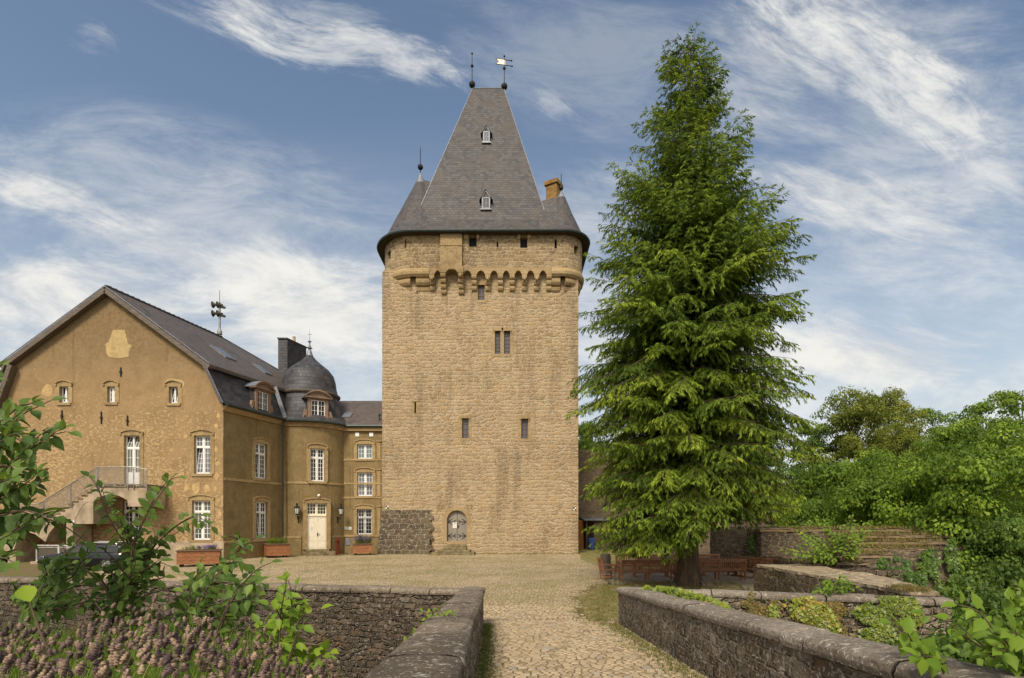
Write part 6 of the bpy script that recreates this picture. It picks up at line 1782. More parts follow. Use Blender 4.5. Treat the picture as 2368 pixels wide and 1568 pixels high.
bench(PX(1618, 27.4), 27.6, -.02, 'rear hardwood bench behind the conifer trunk, facing the viewer')
bench(PX(1738, 25.2), 25.4, -PI / 2 + .30, 'hardwood bench standing crosswise at the right end beside the broad ruined wall')
def table(x, Y, label, first):
    o = thing('garden_table', label, 'table', (0, 0, 0), 'weathered wooden tables under the conifer')
    m = MB()
    for i in range(6): y = -.42 + i * .142; m.box(-1.1, 1.1, y, y + .134, .69, .73)
    m.build('tabletop', M['benchgrey'], o, bevel=.005)
    for s in (-1, 1):
        m = MB(); x_ = s * .78
        m.box(x_ - .05, x_ + .05, -.12, .12, .05, .69); m.box(x_ - .05, x_ + .05, -.36, .36, .0, .07); m.box(x_ - .05, x_ + .05, -.36, .36, .62, .688); m.build('leg', M['bench'], o, bevel=.006)
    m = MB(); m.box(-.78, .78, -.03, .03, .18, .25); m.build('stretcher', M['bench'], o)
    o.location = (x, Y, .006); return o
table(PX(1507, 25.6), 25.8, 'weathered wooden table between the two left benches', True)
table(PX(1668, 25.9), 26.1, 'weathered wooden table between the two right benches', False)
# armchair
def chair():
    o = thing('garden_armchair', 'single hardwood armchair at the left end of the bench group, facing right', 'armchair', (0, 0, 0))
    W, D = .62, .58
    for x in (-W / 2 + .03, W / 2 - .03):
        m = MB(); m.box(x - .03, x + .03, -D / 2, -D / 2 + .06, 0, .64); m.build('leg', M['bench'], o, bevel=.006)
        m = MB(); m.hexa([(x - .03, D / 2 - .09, 0), (x + .03, D / 2 - .09, 0), (x + .03, D / 2 - .03, 0), (x - .03, D / 2 - .03, 0), (x - .03, D / 2 + .05, 1.0), (x + .03, D / 2 + .05, 1.0), (x + .03, D / 2 + .11, 1.0), (x - .03, D / 2 + .11, 1.0)]); m.build('leg', M['bench'], o, bevel=.006)
        m = MB()
        pts = [(-D / 2 - .05, .62), (-D / 2 + .05, .68), (0, .66), (D / 2, .69)]
        for i in range(3): m.bar((x, pts[i][0], pts[i][1]), (x, pts[i + 1][0], pts[i + 1][1]), .08, .045)
        m.build('armrest', M['bench'], o, bevel=.01)
        m = MB(); m.box(x - .02, x + .02, -D / 2 + .06, D / 2 - .09, .12, .18); m.build('stretcher', M['bench'], o)
    m = MB()
    for i in range(5): y = -D / 2 + i * .112; m.box(-W / 2 + .01, W / 2 - .01, y, y + .085, .425, .447)
    m.box(-W / 2, W / 2, -D / 2 + .01, -D / 2 + .05, .36, .424); m.build('seat', M['bench'], o, bevel=.006)
    m = MB()
    for i in range(6): x = -W / 2 + .10 + i * .084; m.hexa([(x - .02, D / 2 - .04, .48), (x + .02, D / 2 - .04, .48), (x + .02, D / 2 - .015, .48), (x - .02, D / 2 - .015, .48), (x - .02, D / 2 + .06, .94), (x + .02, D / 2 + .06, .94), (x + .02, D / 2 + .085, .94), (x - .02, D / 2 + .085, .94)])
    m.box(-W / 2, W / 2, D / 2 + .04, D / 2 + .10, .90, .99); m.box(-W / 2 + .03, W / 2 - .03, D / 2 - .05, D / 2 - .01, .45, .52); m.build('backrest', M['bench'], o, bevel=.005)
    return o
place(chair(), (PX(1406, 24.4), 24.5, .006), PI / 2 + .12, None, True)

# rocks, stump
def rock(label, x0, x1, y0, y1, Y, seed, name='rock'):
    c = Vector((PX((x0 + x1) / 2, Y), Y, PZ(y1, Y))); hx = (PX(x1, Y) - PX(x0, Y)) / 2; hz = PZ(y0, Y) - PZ(y1, Y)
    o = thing(name, label, 'rock', tuple(c))
    m = MB()
    def fn(a, b):
        th, ph_ = a * 2 * PI, (b - .35) / .65 * PI / 2
        d = Vector((math.cos(th) * math.cos(ph_), math.sin(th) * math.cos(ph_), math.sin(ph_)))
        k = 1 + .30 * mnoise.noise(d * 1.6 + Vector((seed, 0, 0))) + .1 * mnoise.noise(d * 5 + Vector((seed, 3, 0)))
        sq = lambda v: math.copysign(abs(v) ** .62, v)
        return (c.x + sq(d.x) * hx * k, c.y + sq(d.y) * hx * .7 * k, c.z + (sq(d.z) * hz * k if d.z > 0 else d.z * .2))
    m.grid(fn, 22, 12); m.build('stone', M['rock'], o, smooth=True)
rock('squared mossy stone block on the grass in front of the armchair', 1406, 1442, 1340, 1353, 22.4, 1)
rock('low mossy stone at the right foot of the conifer trunk', 1618, 1648, 1344, 1357, 21.6, 2)
rock('flat mossy stone by the corner of the broad ruined wall', 1712, 1746, 1353, 1365, 20.6, 5)
rock('small mossy stone at the left foot of the conifer trunk', 1549, 1564, 1348, 1358, 21.9, 8)
o = thing('tree_stump', 'short grey weathered stump on the lawn behind the armchair', 'stump', (PX(1400, 27.5), 27.5, 0))
mb = MB(); mb.lathe((PX(1400, 27.5), 27.5, 0), [(.36, -.05), (.30, .15), (.27, .85), (.25, .98), (.001, 1.0)], 12); mb.build('trunk', M['verge'], o)

# shed, bin and door behind the keep
YS = 50.0
o = thing('lean_to_shed', 'dark lean-to shed with corrugated roof behind the right corner of the keep', 'shed', (PX(1375, YS), YS, 0))
s0, s1 = PX(1356, YS), PX(1415, YS)
mb = MB(); mb.hexa([(s0 - .25, YS - .3, PZ(1203.5, YS)), (s1, YS - .3, PZ(1203.5, YS)), (s1, 53, PZ(1197, YS)), (s0 - .25, 53, PZ(1197, YS)), (s0 - .25, YS - .3, PZ(1202, YS)), (s1, YS - .3, PZ(1202, YS)), (s1, 53, PZ(1195.5, YS)), (s0 - .25, 53, PZ(1195.5, YS))])
for i in range(16): x = s0 - .25 + (s1 - s0 + .25) * i / 15; mb.bar((x, YS - .31, PZ(1201.9, YS)), (x, 53, PZ(1195.4, YS)), .06, .05)
mb.build('roof_sheet', M['sheet'], o)
mb = MB()
mb.box(s0, s0 + .10, YS, 53, -.05, PZ(1203, YS) - .02); mb.box(s0 + .7, s1, YS, YS + .08, -.05, PZ(1203.8, YS) - .04)
mb.build('side_boarding', M['darkwood'], o)
mb = MB()
for i in range(14): a = s0 + .75 + i * .16; mb.bar((a, YS - .03, 0.02), (a + .9, YS - .03, 2.4), .05, .03, up=(0, -1, 0)); 
mb.build('diagonal_slat', M['darkwood'], o)
o = thing('waste_bin', 'dark blue wheeled bin at the opening of the lean-to shed', 'bin', (PX(1367, 49.6), 49.6, 0))
mb = MB(); xb = PX(1367.5, 49.6); mb.hexa([(xb - .22, 49.35, .08), (xb + .22, 49.35, .08), (xb + .22, 49.85, .08), (xb - .22, 49.85, .08), (xb - .28, 49.3, 1.0), (xb + .28, 49.3, 1.0), (xb + .28, 49.9, 1.0), (xb - .28, 49.9, 1.0)]); mb.build('bin_body', M['bluebin'], o, bevel=.03)
mb = MB(); mb.hexa([(xb - .31, 49.26, 1.003), (xb + .31, 49.26, 1.003), (xb + .31, 49.93, 1.003), (xb - .31, 49.93, 1.003), (xb - .27, 49.3, 1.06), (xb + .27, 49.3, 1.06), (xb + .29, 49.93, 1.11), (xb - .29, 49.93, 1.11)]); mb.build('bin_lid', M['bluebin'], o, bevel=.015)
for s in (-1, 1): mb = MB(); mb.tube([(xb + s * .20, 49.9, .10), (xb + s * .26, 49.9, .10)], .10, 10); mb.build('wheel', M['tyre'], o)
o = thing('plank_door', 'orange-brown plank door standing between the keep and the lean-to shed', 'door', (PX(1345, 51), 51, 0))
mb = MB()
for i in range(5): a = 5.45 + i * .26; mb.box(a, a + .25, 51.0, 51.06, 0, 2.75)
mb.build('plank', M['orangewood'], o)
mb = MB(); mb.box(5.45, 6.75, 50.96, 51.0, .4, .55); mb.box(5.45, 6.75, 50.96, 51.0, 2.1, 2.25); mb.build('cross_batten', M['orangewood'], o)
# wooden compost frames behind the crosswise bench
o = thing('compost_frame', 'dark wooden compost boxes against the overgrown wall behind the crosswise bench', 'compost bin', (PX(1785, 27.8), 27.8, 0))
for k, (x0, x1, dz) in enumerate(((1757, 1790, 0), (1791, 1832, -.06))):
    mb = MB(); a, b = PX(x0, 26.6), PX(x1, 26.6); z = PZ(1286, 26.6) + dz
    for i in range(6): u = a + (b - a) * i / 6; mb.box(u + .01, u + (b - a) / 6 - .01, 26.6 + (i % 2) * .02, 26.66 + (i % 2) * .02, 0, z - .05)
    mb.box(a - .03, b + .03, 26.55, 26.75, z - .05, z); mb.box(a, a + .12, 26.66, 27.7, 0, z); mb.box(b - .12, b, 26.66, 27.7, 0, z)
    mb.box(a + .25, a + .5, 26.48, 26.55, 0, z - .02)
    mb.build('box', M['darkwood'], o, bevel=.01)

# ------------------------------------------------------------------ the big conifer
def conifer():
    Y = 22.2; cx = PX(1592, Y); k = Y / F
    o = thing('conifer_tree', 'tall dark green cedar-like conifer with drooping sprays, standing over the benches', 'tree', (cx, Y, 0))
    sil = [(60, -2, 2), (80, -25, 15), (100, -62, 45), (150, -70, 70), (230, -100, 96), (300, -125, 96), (350, -172, 140), (430, -175, 146), (520, -200, 196), (590, -228, 222), (650, -222, 252), (690, -234, 262), (750, -238, 242), (800, -226, 258), (860, -250, 240), (900, -260, 242), (960, -266, 252), (1000, -246, 258), (1080, -246, 262), (1130, -226, 250), (1200, -224, 228), (1260, -214, 208), (1290, -190, 60), (1312, -120, -20)]
    def ext(z, side):
        y = HY - (z - EYE) / k
        for i in range(len(sil) - 1):
            if sil[i][0] <= y <= sil[i + 1][0]:
                t = (y - sil[i][0]) / (sil[i + 1][0] - sil[i][0]); v = sil[i][1 + side] + (sil[i + 1][1 + side] - sil[i][1 + side]) * t
                return max(0.15, abs(v) * k)
        return .3
    rg = np.random.default_rng(21); rr = random.Random(21)
    ztop = PZ(64, Y)
    # trunk with flared buttressed foot
    mb = MB()
    def fn(a, b):
        z = -.1 + b * b * (ztop - .4) if False else -.15 + b * (ztop - .2)
        r = .36 * (1 - z / ztop) ** 1.0 + .008
        r += .19 * math.exp(-max(z, 0) / .6)
        an = a * 2 * PI
        r *= 1 + (.10 + .14 * math.exp(-max(z, 0) / 1.0)) * math.sin(an * 5 + 1.3 + .2 * z) * (1 if z < 5 else .3) + .05 * math.sin(an * 13 + .3 * z)
        return (cx + r * math.cos(an), Y + r * math.sin(an), z)
    mb.grid(fn, 40, 140)
    trunk = mb.build('trunk', M['bark'], o, smooth=True)
    br = MB()
    C, AX, SDv, L, W, T = [], [], [], [], [], []
    zs = []
    nb = 900
    cand = np.linspace(1.25, ztop - .35, 700); wgt = np.array([ext(z, 0) + ext(z, 1) for z in cand]) ** .8 + .9; wgt /= wgt.sum()
    zs = np.concatenate([rg.choice(cand, nb, p=wgt), rg.uniform(1.05, 4.6, 110)])
    for i in range(len(zs)):
        zt = zs[i] + rr.uniform(-.1, .1)
        az = i * 2.399963 + rr.uniform(-.3, .3)
        ca, sa = math.cos(az), math.sin(az)
        side = 1 if ca > 0 else 0
        R = ext(zt, side) * abs(ca) ** 2 + .5 * (ext(zt, 0) + ext(zt, 1)) * (1 - abs(ca) ** 2)
        R = max(.18, R * rr.choice([rr.uniform(.35, .72), rr.uniform(.68, .95), rr.uniform(.82, 1.0), rr.uniform(.92, 1.08)]) - .12)
        if zt < 2.45 and ca > .0: continue       # no low branches at the right
        if zt < 1.5 and ca > -.2: continue
        high = smooth(7, 19, zt)
        zb = min(zt + R * (.20 - .38 * high + rr.gauss(0, .10)), ztop - .1)
        zb = max(zb, 2.2)
        n = 8; pts = []
        sag = R * (.10 - .22 * high + rr.gauss(0, .05)); hook = rr.uniform(-.05, .16) * R * .5
        for q in range(n + 1):
            u = q / n
            z = zb + (zt - zb) * u + sag * math.sin(PI * u) + hook * max(0, u - .7) * 3.3
            wob = .06 * R * math.sin(u * 4 + i)
            pts.append(Vector((cx + ca * (R * u + .05) - sa * wob, Y + sa * (R * u + .05) + ca * wob, z)))
        br.tube(pts, [.006 + .0075 * R * (1 - q / n) for q in range(n + 1)], 4, cap=False)
        bt = rr.gauss(.0, .17)
        nbl = int(5 + 6.5 * R)
        for f in range(nbl):
            u = .12 + .88 * ((f + rr.random()) / nbl); u = min(u, .999)
            q = int(u * n); p = pts[q].lerp(pts[q + 1], u * n - q); tg = (pts[q + 1] - pts[q]).normalized()
            lat = Vector((-sa, ca, 0)) * (1 if f % 2 else -1)
            bl = (.24 + .30 * R * (1 - u) ** .7 * rr.uniform(.5, 1.0)) * rr.uniform(.8, 1.25); bl = min(bl, 1.25)
            d = (tg * rr.uniform(.6, 1.0) + lat * rr.uniform(.5, 1.1) + Vector((0, 0, rr.uniform(-.35, .12)))).normalized()
            if f == nbl - 1: d = tg; bl *= .7
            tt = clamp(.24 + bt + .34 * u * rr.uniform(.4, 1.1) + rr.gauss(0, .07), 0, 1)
            nt_ = max(3, int(bl / .075)); pos = p.copy(); stp = bl / nt_; dr = rr.uniform(.2, 1.9)
            sidev = d.cross(Vector((0, 0, 1))); sidev = sidev.normalized() if sidev.length > .05 else Vector((1, 0, 0))
            for k2 in range(nt_):
                v = (k2 + 1) / nt_
                d = (d + Vector((0, 0, -dr * stp * 1.2))).normalized(); pos = pos + d * stp
                m2 = 3 if k2 < nt_ - 1 else 5
                for b2 in range(m2):
                    a2 = rr.uniform(-1.15, 1.15)
                    ax = d * math.cos(a2) + sidev * math.sin(a2) + Vector((0, 0, rr.uniform(-1.15, -.05)))
                    ll = rr.uniform(.12, .28) * (1 - .25 * v)
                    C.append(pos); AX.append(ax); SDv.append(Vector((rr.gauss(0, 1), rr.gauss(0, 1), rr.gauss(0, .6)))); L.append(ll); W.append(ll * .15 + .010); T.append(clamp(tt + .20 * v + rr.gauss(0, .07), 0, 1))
    br.build('branches', M['twig'], o, recalc=False)
    print('conifer blades', len(C))
    leaf_mesh('crown', np.array([tuple(c) for c in C]), np.array([tuple(c) for c in AX]), np.array([tuple(c) for c in SDv]), L, W, T, DIAMOND, M['conifer'], o)
conifer()

# ------------------------------------------------------------------ broadleaf trees and shrubs
def tree_parts(seed, H, R, base_z, n_clump, leaf, per, mat, trunk_r=.18, lobes=(1.0, .9), droop=.2, open_=.0):
    """trunk, limbs, and a crown of leaf sprays, built round the origin"""
    rr = random.Random(seed); rg = np.random.default_rng(seed)
    mb = MB()
    top = Vector((rr.uniform(-.06, .06) * H, rr.uniform(-.06, .06) * H, H * .9))
    tp = [Vector((0, 0, -.6)), Vector((rr.uniform(-.1, .1), rr.uniform(-.1, .1), H * .2)), top * .5 + Vector((rr.uniform(-.2, .2), rr.uniform(-.2, .2), 0)), top]
    mb.tube(tp, [trunk_r * 1.3, trunk_r, trunk_r * .6, .02], 7)
    ends = []
    nl = max(7, int(n_clump / 9))
    for i in range(nl):
        h = base_z + (H * .95 - base_z) * ((i + rr.random()) / nl)
        az = i * 2.4 + rr.uniform(-.5, .5)
        t = (h - base_z) / (H - base_z)
        rad = R * (math.sin(PI * min(1, (t * .82 + .16))) ** .65) * rr.uniform(.6, 1.15)
        p0 = top * (max(.05, (h - .16 * H)) / (H * .9))
        p2 = Vector((math.cos(az) * rad + top.x * t, math.sin(az) * rad + top.y * t, h))
        p1 = p0.lerp(p2, .5) + Vector((0, 0, .06 * H * rr.random()))
        mb.tube([p0, p1, p2], [trunk_r * .42 * (1 - .6 * t), trunk_r * .25, .012], 5, cap=False)
        ends.append((p0, p1, p2, rad))
    C, AX, SDv, L, T = [], [], [], [], []
    for c in range(n_clump):
        p0, p1, p2, rad = rr.choice(ends)
        s = rr.uniform(.3, 1.08)
        ctr = (p0.lerp(p1, s * 2) if s < .5 else p1.lerp(p2, min(1.12, s * 2 - 1)))
        ctr = np.array(ctr) + rg.normal(size=3) * np.array([.14 * R, .14 * R, .07 * R])
        cr = R * rr.uniform(.11, .27); bt = rr.uniform(.12, .72)
        m = int(per * rr.uniform(.7, 1.3) * (cr / (R * .19)) ** 1.5)
        d = rg.normal(size=(m, 3)); d[:, 2] = np.abs(d[:, 2]) * .9 - .25; d /= np.linalg.norm(d, axis=1, keepdims=True)
        rad_ = rg.uniform(.35, 1.05, m) ** .6
        off = d * (rad_ * cr)[:, None] * np.array([1.15, 1.15, .62]); off[:, 2] -= droop * .5 * cr * (off[:, 0] ** 2 + off[:, 1] ** 2) / cr ** 2 * .6
        C.append(ctr + off)
        t1 = np.cross(d, unit(m, rg)) ; ax = t1 + np.array([0, 0, -.25]) + d * .25; AX.append(ax)
        nr = d * 1.0 + rg.normal(0, .42, (m, 3)) + np.array([0, 0, .35]); SDv.append(np.cross(ax, nr))
        L.append(leaf * rg.uniform(.7, 1.3, m)); T.append(np.clip(bt + rg.normal(0, .09, m), 0, 1))
    C, AX, SDv, L, T = map(np.concatenate, (C, AX, SDv, L, T))
    keep_ = C[:, 2] > -.3
    C, AX, SDv, L, T = C[keep_], AX[keep_], SDv[keep_], L[keep_], T[keep_]
    return mb, (C, AX, SDv, L, L * .74, T)
PROTO = {}
def make_tree(kind, name, label, cat, loc, s=(1, 1, 1), rz=0.0, group=None):
    if kind not in PROTO:
        seed, H, R, bz, nc, lf, per, mt, tr, dr = KINDS[kind]
        o = thing(name, label, cat, (0, 0, 0), group)
        mb, lv = tree_parts(seed, H, R, bz, nc, lf, per, M[mt], tr, droop=dr)
        mb.build('trunk' if cat == 'tree' else 'stems', M['twig'], o, recalc=False, smooth=True)
        leaf_mesh('crown' if cat == 'tree' else 'leaves', *lv[:3], lv[3], lv[4], lv[5], DIAMOND, M[mt], o)
        PROTO[kind] = o; first = True
    else: first = False
    p = PROTO[kind]
    c = p if first else copy_tree(p)
    c.name = name; c['label'] = label; c['category'] = cat
    if group: c['group'] = group
    c.location = loc; c.rotation_euler = (0, 0, rz); c.scale = s
    return c
KINDS = {
    'ash': (1, 14, 5.0, 2.0, 230, .24, 120, 'wood2', .22, .3),
    'beech': (2, 12, 5.2, 1.0, 260, .22, 130, 'wood1', .22, .4),
    'dark': (3, 14, 4.6, 1.5, 230, .24, 120, 'wood3', .25, .4),
    'birch': (4, 15, 4.2, 2.0, 240, .19, 130, 'wood2', .16, 1.2),
    'open': (5, 13, 3.6, 2.5, 150, .21, 90, 'wood1', .15, .3),
    'hazelbush': (6, 4.6, 3.0, .3, 190, .135, 130, 'wood1', .07, .5),
    'darkbush': (7, 4.2, 3.2, .2, 190, .135, 130, 'wood3', .07, .5),
    'brightbush': (8, 4.0, 2.6, .2, 180, .125, 120, 'hazel', .06, .5),
}
TN = [0]
def tree_at(kind, name, x, ytop, Y, width, label, cat='tree', zb=None, group=None):
    """tree whose crown top stands at photo row ytop and spans about `width` photo px"""
    H, R = KINDS[kind][1], KINDS[kind][2]
    X = PX(x, Y)
    zb = hterr(X, Y) if zb is None else zb
    zt_ = PZ(ytop, Y); sz_ = (zt_ - zb) / (H * 1.0); sx_ = max(width * Y / F / (2 * R * 1.05), .72 * sz_)
    TN[0] += 1
    return make_tree(kind, name, label, cat, (X, Y, zb - .2), (sx_, sx_, sz_), TN[0] * 1.7, group)
gw_ = 'trees on the wooded slope right of the castle'
tree_at('ash', 'ash_tree', 1985, 886, 62, 190, 'broad yellow-green tree with a rounded top on the skyline right of the conifer', group=gw_)
tree_at('birch', 'birch_tree', 2058, 878, 66, 110, 'drooping olive-brown birch rising highest beside the broad yellow-green tree', group=gw_)
tree_at('open', 'poplar_tree', 2156, 918, 72, 75, 'small grey-green tree with an upright crown right of the drooping birch', group=gw_)
tree_at('dark', 'dark_tree', 1880, 965, 66, 130, 'dark tree filling the gap directly right of the conifer', group=gw_)
tree_at('open', 'ash_tree', 2255, 892, 44, 105, 'slender airy tree with sky showing through its crown near the right edge', group=gw_)
tree_at('open', 'ash_tree', 2352, 856, 38, 130, 'tall airy tree cut by the right edge of the view', group=gw_)
tree_at('beech', 'beech_tree', 2170, 990, 46, 200, 'mid-green bushy tree below the slender airy tree', group=gw_)
tree_at('beech', 'beech_tree', 2320, 945, 32, 210, 'large leafy beech at the right edge above the dark undergrowth', group=gw_)
tree_at('dark', 'dark_tree', 1862, 1075, 52, 120, 'dark tree behind the end of the tall brown wall', group=gw_)
tree_at('birch', 'birch_tree', 2110, 955, 58, 120, 'olive birch with hanging twigs standing below the skyline trees', group=gw_)
tree_at('dark', 'dark_tree', 2220, 960, 60, 120, 'shadowy tree behind the mid-green bushy tree', group=gw_)
tree_at('beech', 'beech_tree', 2060, 1025, 37, 170, 'yellowish leafy tree in the middle of the wooded slope', group=gw_)
tree_at('hazelbush', 'hazel_bush', 1945, 1062, 36, 150, 'fresh green hazel with upright tips above the stepped ruin', 'shrub', group='shrubs on the wooded slope')
tree_at('hazelbush', 'hazel_bush', 1885, 1150, 34, 120, 'rounded hazel bush between the conifer and the dark overgrown wall', 'shrub', group='shrubs on the wooded slope')
tree_at('hazelbush', 'hazel_bush', 2120, 1080, 30, 190, 'wide layered hazel bush right above the stepped ruin', 'shrub', group='shrubs on the wooded slope')
tree_at('hazelbush', 'hazel_bush', 2270, 1035, 26, 230, 'tall layered hazel bush at the right above the dark hollow', 'shrub', group='shrubs on the wooded slope')
tree_at('hazelbush', 'hazel_bush', 2010, 1110, 31, 150, 'green hazel bush with yellow leaves behind the stepped ruin', 'shrub', group='shrubs on the wooded slope')
tree_at('darkbush', 'shadow_bush', 2350, 1180, 23, 170, 'dark shady bush at the right edge below the tall hazel', 'shrub', group='shrubs on the wooded slope')
tree_at('darkbush', 'shadow_bush', 2290, 1222, 27, 110, 'dark bush standing behind the right end of the stepped ruin', 'shrub', group='shrubs on the wooded slope')
tree_at('darkbush', 'shadow_bush', 1850, 1195, 33, 90, 'low dark bush at the foot of the conifer crown on the right', 'shrub', group='shrubs on the wooded slope')
gb_ = 'bushes in the hollow below the stepped ruin'
tree_at('brightbush', 'nettle_bush', 2185, 1325, 16.0, 150, 'leafy green bush directly below the ivy of the stepped ruin', 'shrub', group=gb_)
tree_at('brightbush', 'nettle_bush', 2300, 1300, 14.5, 190, 'leafy green bush in the hollow at the right edge', 'shrub', group=gb_)
tree_at('brightbush', 'nettle_bush', 2245, 1365, 12.6, 130, 'leafy bush behind the corner of the ivy-covered ditch wall', 'shrub', group=gb_)
tree_at('darkbush', 'nettle_bush', 2250, 1440, 9.0, 230, 'dark bush in the shade beside the end of the ivy-covered ditch wall', 'shrub', group=gb_)
tree_at('darkbush', 'nettle_bush', 2370, 1420, 8.0, 200, 'dark bush under the bright hazel twigs at the lower right corner', 'shrub', group=gb_)
# trees behind the tall brown wall left of the conifer
tree_at('dark', 'dark_tree', 1350, 960, 70, 60, 'dark tree peeping over the brown wall beside the keep', zb=0)
tree_at('beech', 'beech_tree', 1372, 1005, 60, 60, 'light green tree top over the brown wall beside the keep', zb=0)
tree_at('dark', 'dark_tree', 1440, 1000, 72, 120, 'dark tree behind the left half of the conifer', zb=0)
tree_at('dark', 'dark_tree', 1760, 960, 75, 140, 'dark tree behind the right half of the conifer', zb=0)

# ------------------------------------------------------------------ leafy twigs drawn along measured lines
def twig(pts, Y, leafL, rr, out, tw, dens=1.0, Y1=None, tint=(.45, .15), nskip=0.12, thick=.006, droop=.35, big=1.0):
    """pts in photo units from base to tip, at distance Y (tip at Y1)"""
    Y1 = Y if Y1 is None else Y1
    W = [P(x, y, Y + (Y1 - Y) * i / (len(pts) - 1)) for i, (x, y) in enumerate(pts)]
    fine = []
    for i in range(len(W) - 1):
        n = max(2, int((W[i + 1] - W[i]).length / .03))
        for k in range(n):
            t = k / n
            p0 = W[max(0, i - 1)]; p1 = W[i]; p2 = W[i + 1]; p3 = W[min(len(W) - 1, i + 2)]
            q = .5 * ((2 * p1) + (p2 - p0) * t + (2 * p0 - 5 * p1 + 4 * p2 - p3) * t * t + (3 * p1 - p0 - 3 * p2 + p3) * t ** 3)
            fine.append(q)
    fine.append(W[-1])
    m = len(fine)
    tw.tube(fine[::2] + ([fine[-1]] if (m - 1) % 2 else []), [thick * (1.25 - i / (m / 2)) + .0012 for i in range(len(fine[::2]) + (1 if (m - 1) % 2 else 0))], 5, cap=False)
    acc = 0; sgn = 1; step = leafL * .44 / dens
    total = sum((fine[i + 1] - fine[i]).length for i in range(m - 1)); run = 0
    for i in range(m - 1):
        seg = (fine[i + 1] - fine[i]); acc += seg.length; run += seg.length
        if acc < step: continue
        acc = 0
        if run / total < .10 or rr.random() < nskip: continue
        t = seg.normalized()
        side = t.cross(Vector((0, -1, .55))).normalized() * sgn; sgn = -sgn
        f = run / total
        L_ = leafL * big * rr.uniform(.72, 1.12) * (1.05 - .45 * max(0, f - .8) * 5 * .5)
        ax = (side * rr.uniform(.7, 1.0) + t * rr.uniform(.25, .7) + Vector((rr.gauss(0, .2), rr.gauss(0, .35), -droop + rr.gauss(0, .2))))
        nrm = Vector((rr.gauss(0, .35), -.55 + rr.gauss(0, .3), .8)); sd = ax.cross(nrm)
        p = fine[i] + side * .012
        out[0].append(tuple(p)); out[1].append(tuple(ax)); out[2].append(tuple(sd)); out[3].append(L_); out[4].append(L_ * rr.uniform(.50, .74)); out[5].append(clamp(rr.gauss(*tint), 0, 1))
    # terminal leaf
    t = (fine[-1] - fine[-3]).normalized()
    ax = t + Vector((0, 0, -.3)); sd = ax.cross(Vector((rr.gauss(0, .3), -.5, .8)))
    out[0].append(tuple(fine[-1])); out[1].append(tuple(ax)); out[2].append(tuple(sd)); out[3].append(leafL * .9); out[4].append(leafL * .55); out[5].append(clamp(rr.gauss(*tint), 0, 1))
def hazel(label, loc_px, Y, stems, leafL, mat='hazel', seed=1, tint=(.45, .15), name='hazel_bush', dens=1.0, thick=.0042, droop=.35, group=None, fill=3):
    o = thing(name, label, 'shrub', tuple(P(loc_px[0], loc_px[1], Y)), group)
    rr = random.Random(seed); out = [[] for _ in range(6)]; tw = MB()
    for s in stems:
        Ya = Y + rr.uniform(-.25, .25); twig(s, Ya, leafL, rr, out, tw, dens, Ya + rr.uniform(-.3, .2), tint, thick=thick * rr.uniform(.8, 1.2), droop=droop)
    for k in range(fill):      # side shoots close to the drawn stems
        for s in stems:
            a = rr.uniform(-16, 16); e = rr.uniform(-16, 16); q = [(x + a * (.3 + i / len(s)) + rr.uniform(-3, 3), y + e * (.3 + i / len(s)) + rr.uniform(-3, 3)) for i, (x, y) in enumerate(s)]
            c_ = max(2, int(len(q) * rr.uniform(.6, 1.0))); q = q[:c_]
            Ya = Y + rr.uniform(-.3, .45); twig(q, Ya, leafL * rr.uniform(.8, 1.0), rr, out, tw, dens, Ya + rr.uniform(-.3, .3), tint, thick=thick * .7, droop=droop)
    tw.build('stems', M['twig'], o, recalc=False, smooth=True)
    leaf_mesh('leaves', *out, OVATE, M[mat], o, smooth=True)
    return o
hz = 'hazel shrubs in the foreground'
hazel('tall dark green hazel bush rising right in front of the parked car', (275, 1450), 3.6, [
    [(262, 1470), (268, 1395), (300, 1335), (306, 1290), (262, 1215), (240, 1165), (222, 1120), (206, 1102)],
    [(300, 1335), (308, 1265), (335, 1195), (362, 1145), (388, 1112), (412, 1103)],
    [(300, 1340), (335, 1285), (385, 1235), (430, 1203), (462, 1196), (490, 1218)],
    [(306, 1290), (296, 1230), (290, 1190), (262, 1170)],
    [(285, 1360), (330, 1320), (370, 1300), (395, 1310)],
    [(268, 1395), (230, 1340), (200, 1318), (185, 1290)],
    [(275, 1370), (310, 1330), (345, 1270), (360, 1245), (352, 1220)],
    [(262, 1450), (300, 1400), (350, 1370), (400, 1362)], [(262, 1460), (220, 1400), (195, 1370)], [(270, 1420), (330, 1390), (375, 1400)],
    [(300, 1340), (270, 1300), (245, 1275)], [(290, 1350), (340, 1345), (380, 1335)], [(262, 1470), (310, 1440), (360, 1430), (400, 1440)],
    [(285, 1360), (262, 1330), (232, 1310)], [(306, 1290), (330, 1262), (352, 1255)], [(300, 1330), (322, 1300), (352, 1312), (372, 1345)],
    [(268, 1400), (290, 1382), (322, 1372)], [(275, 1372), (258, 1345), (262, 1310)]], .074, seed=3, tint=(.36, .16), dens=1.12, group=hz)
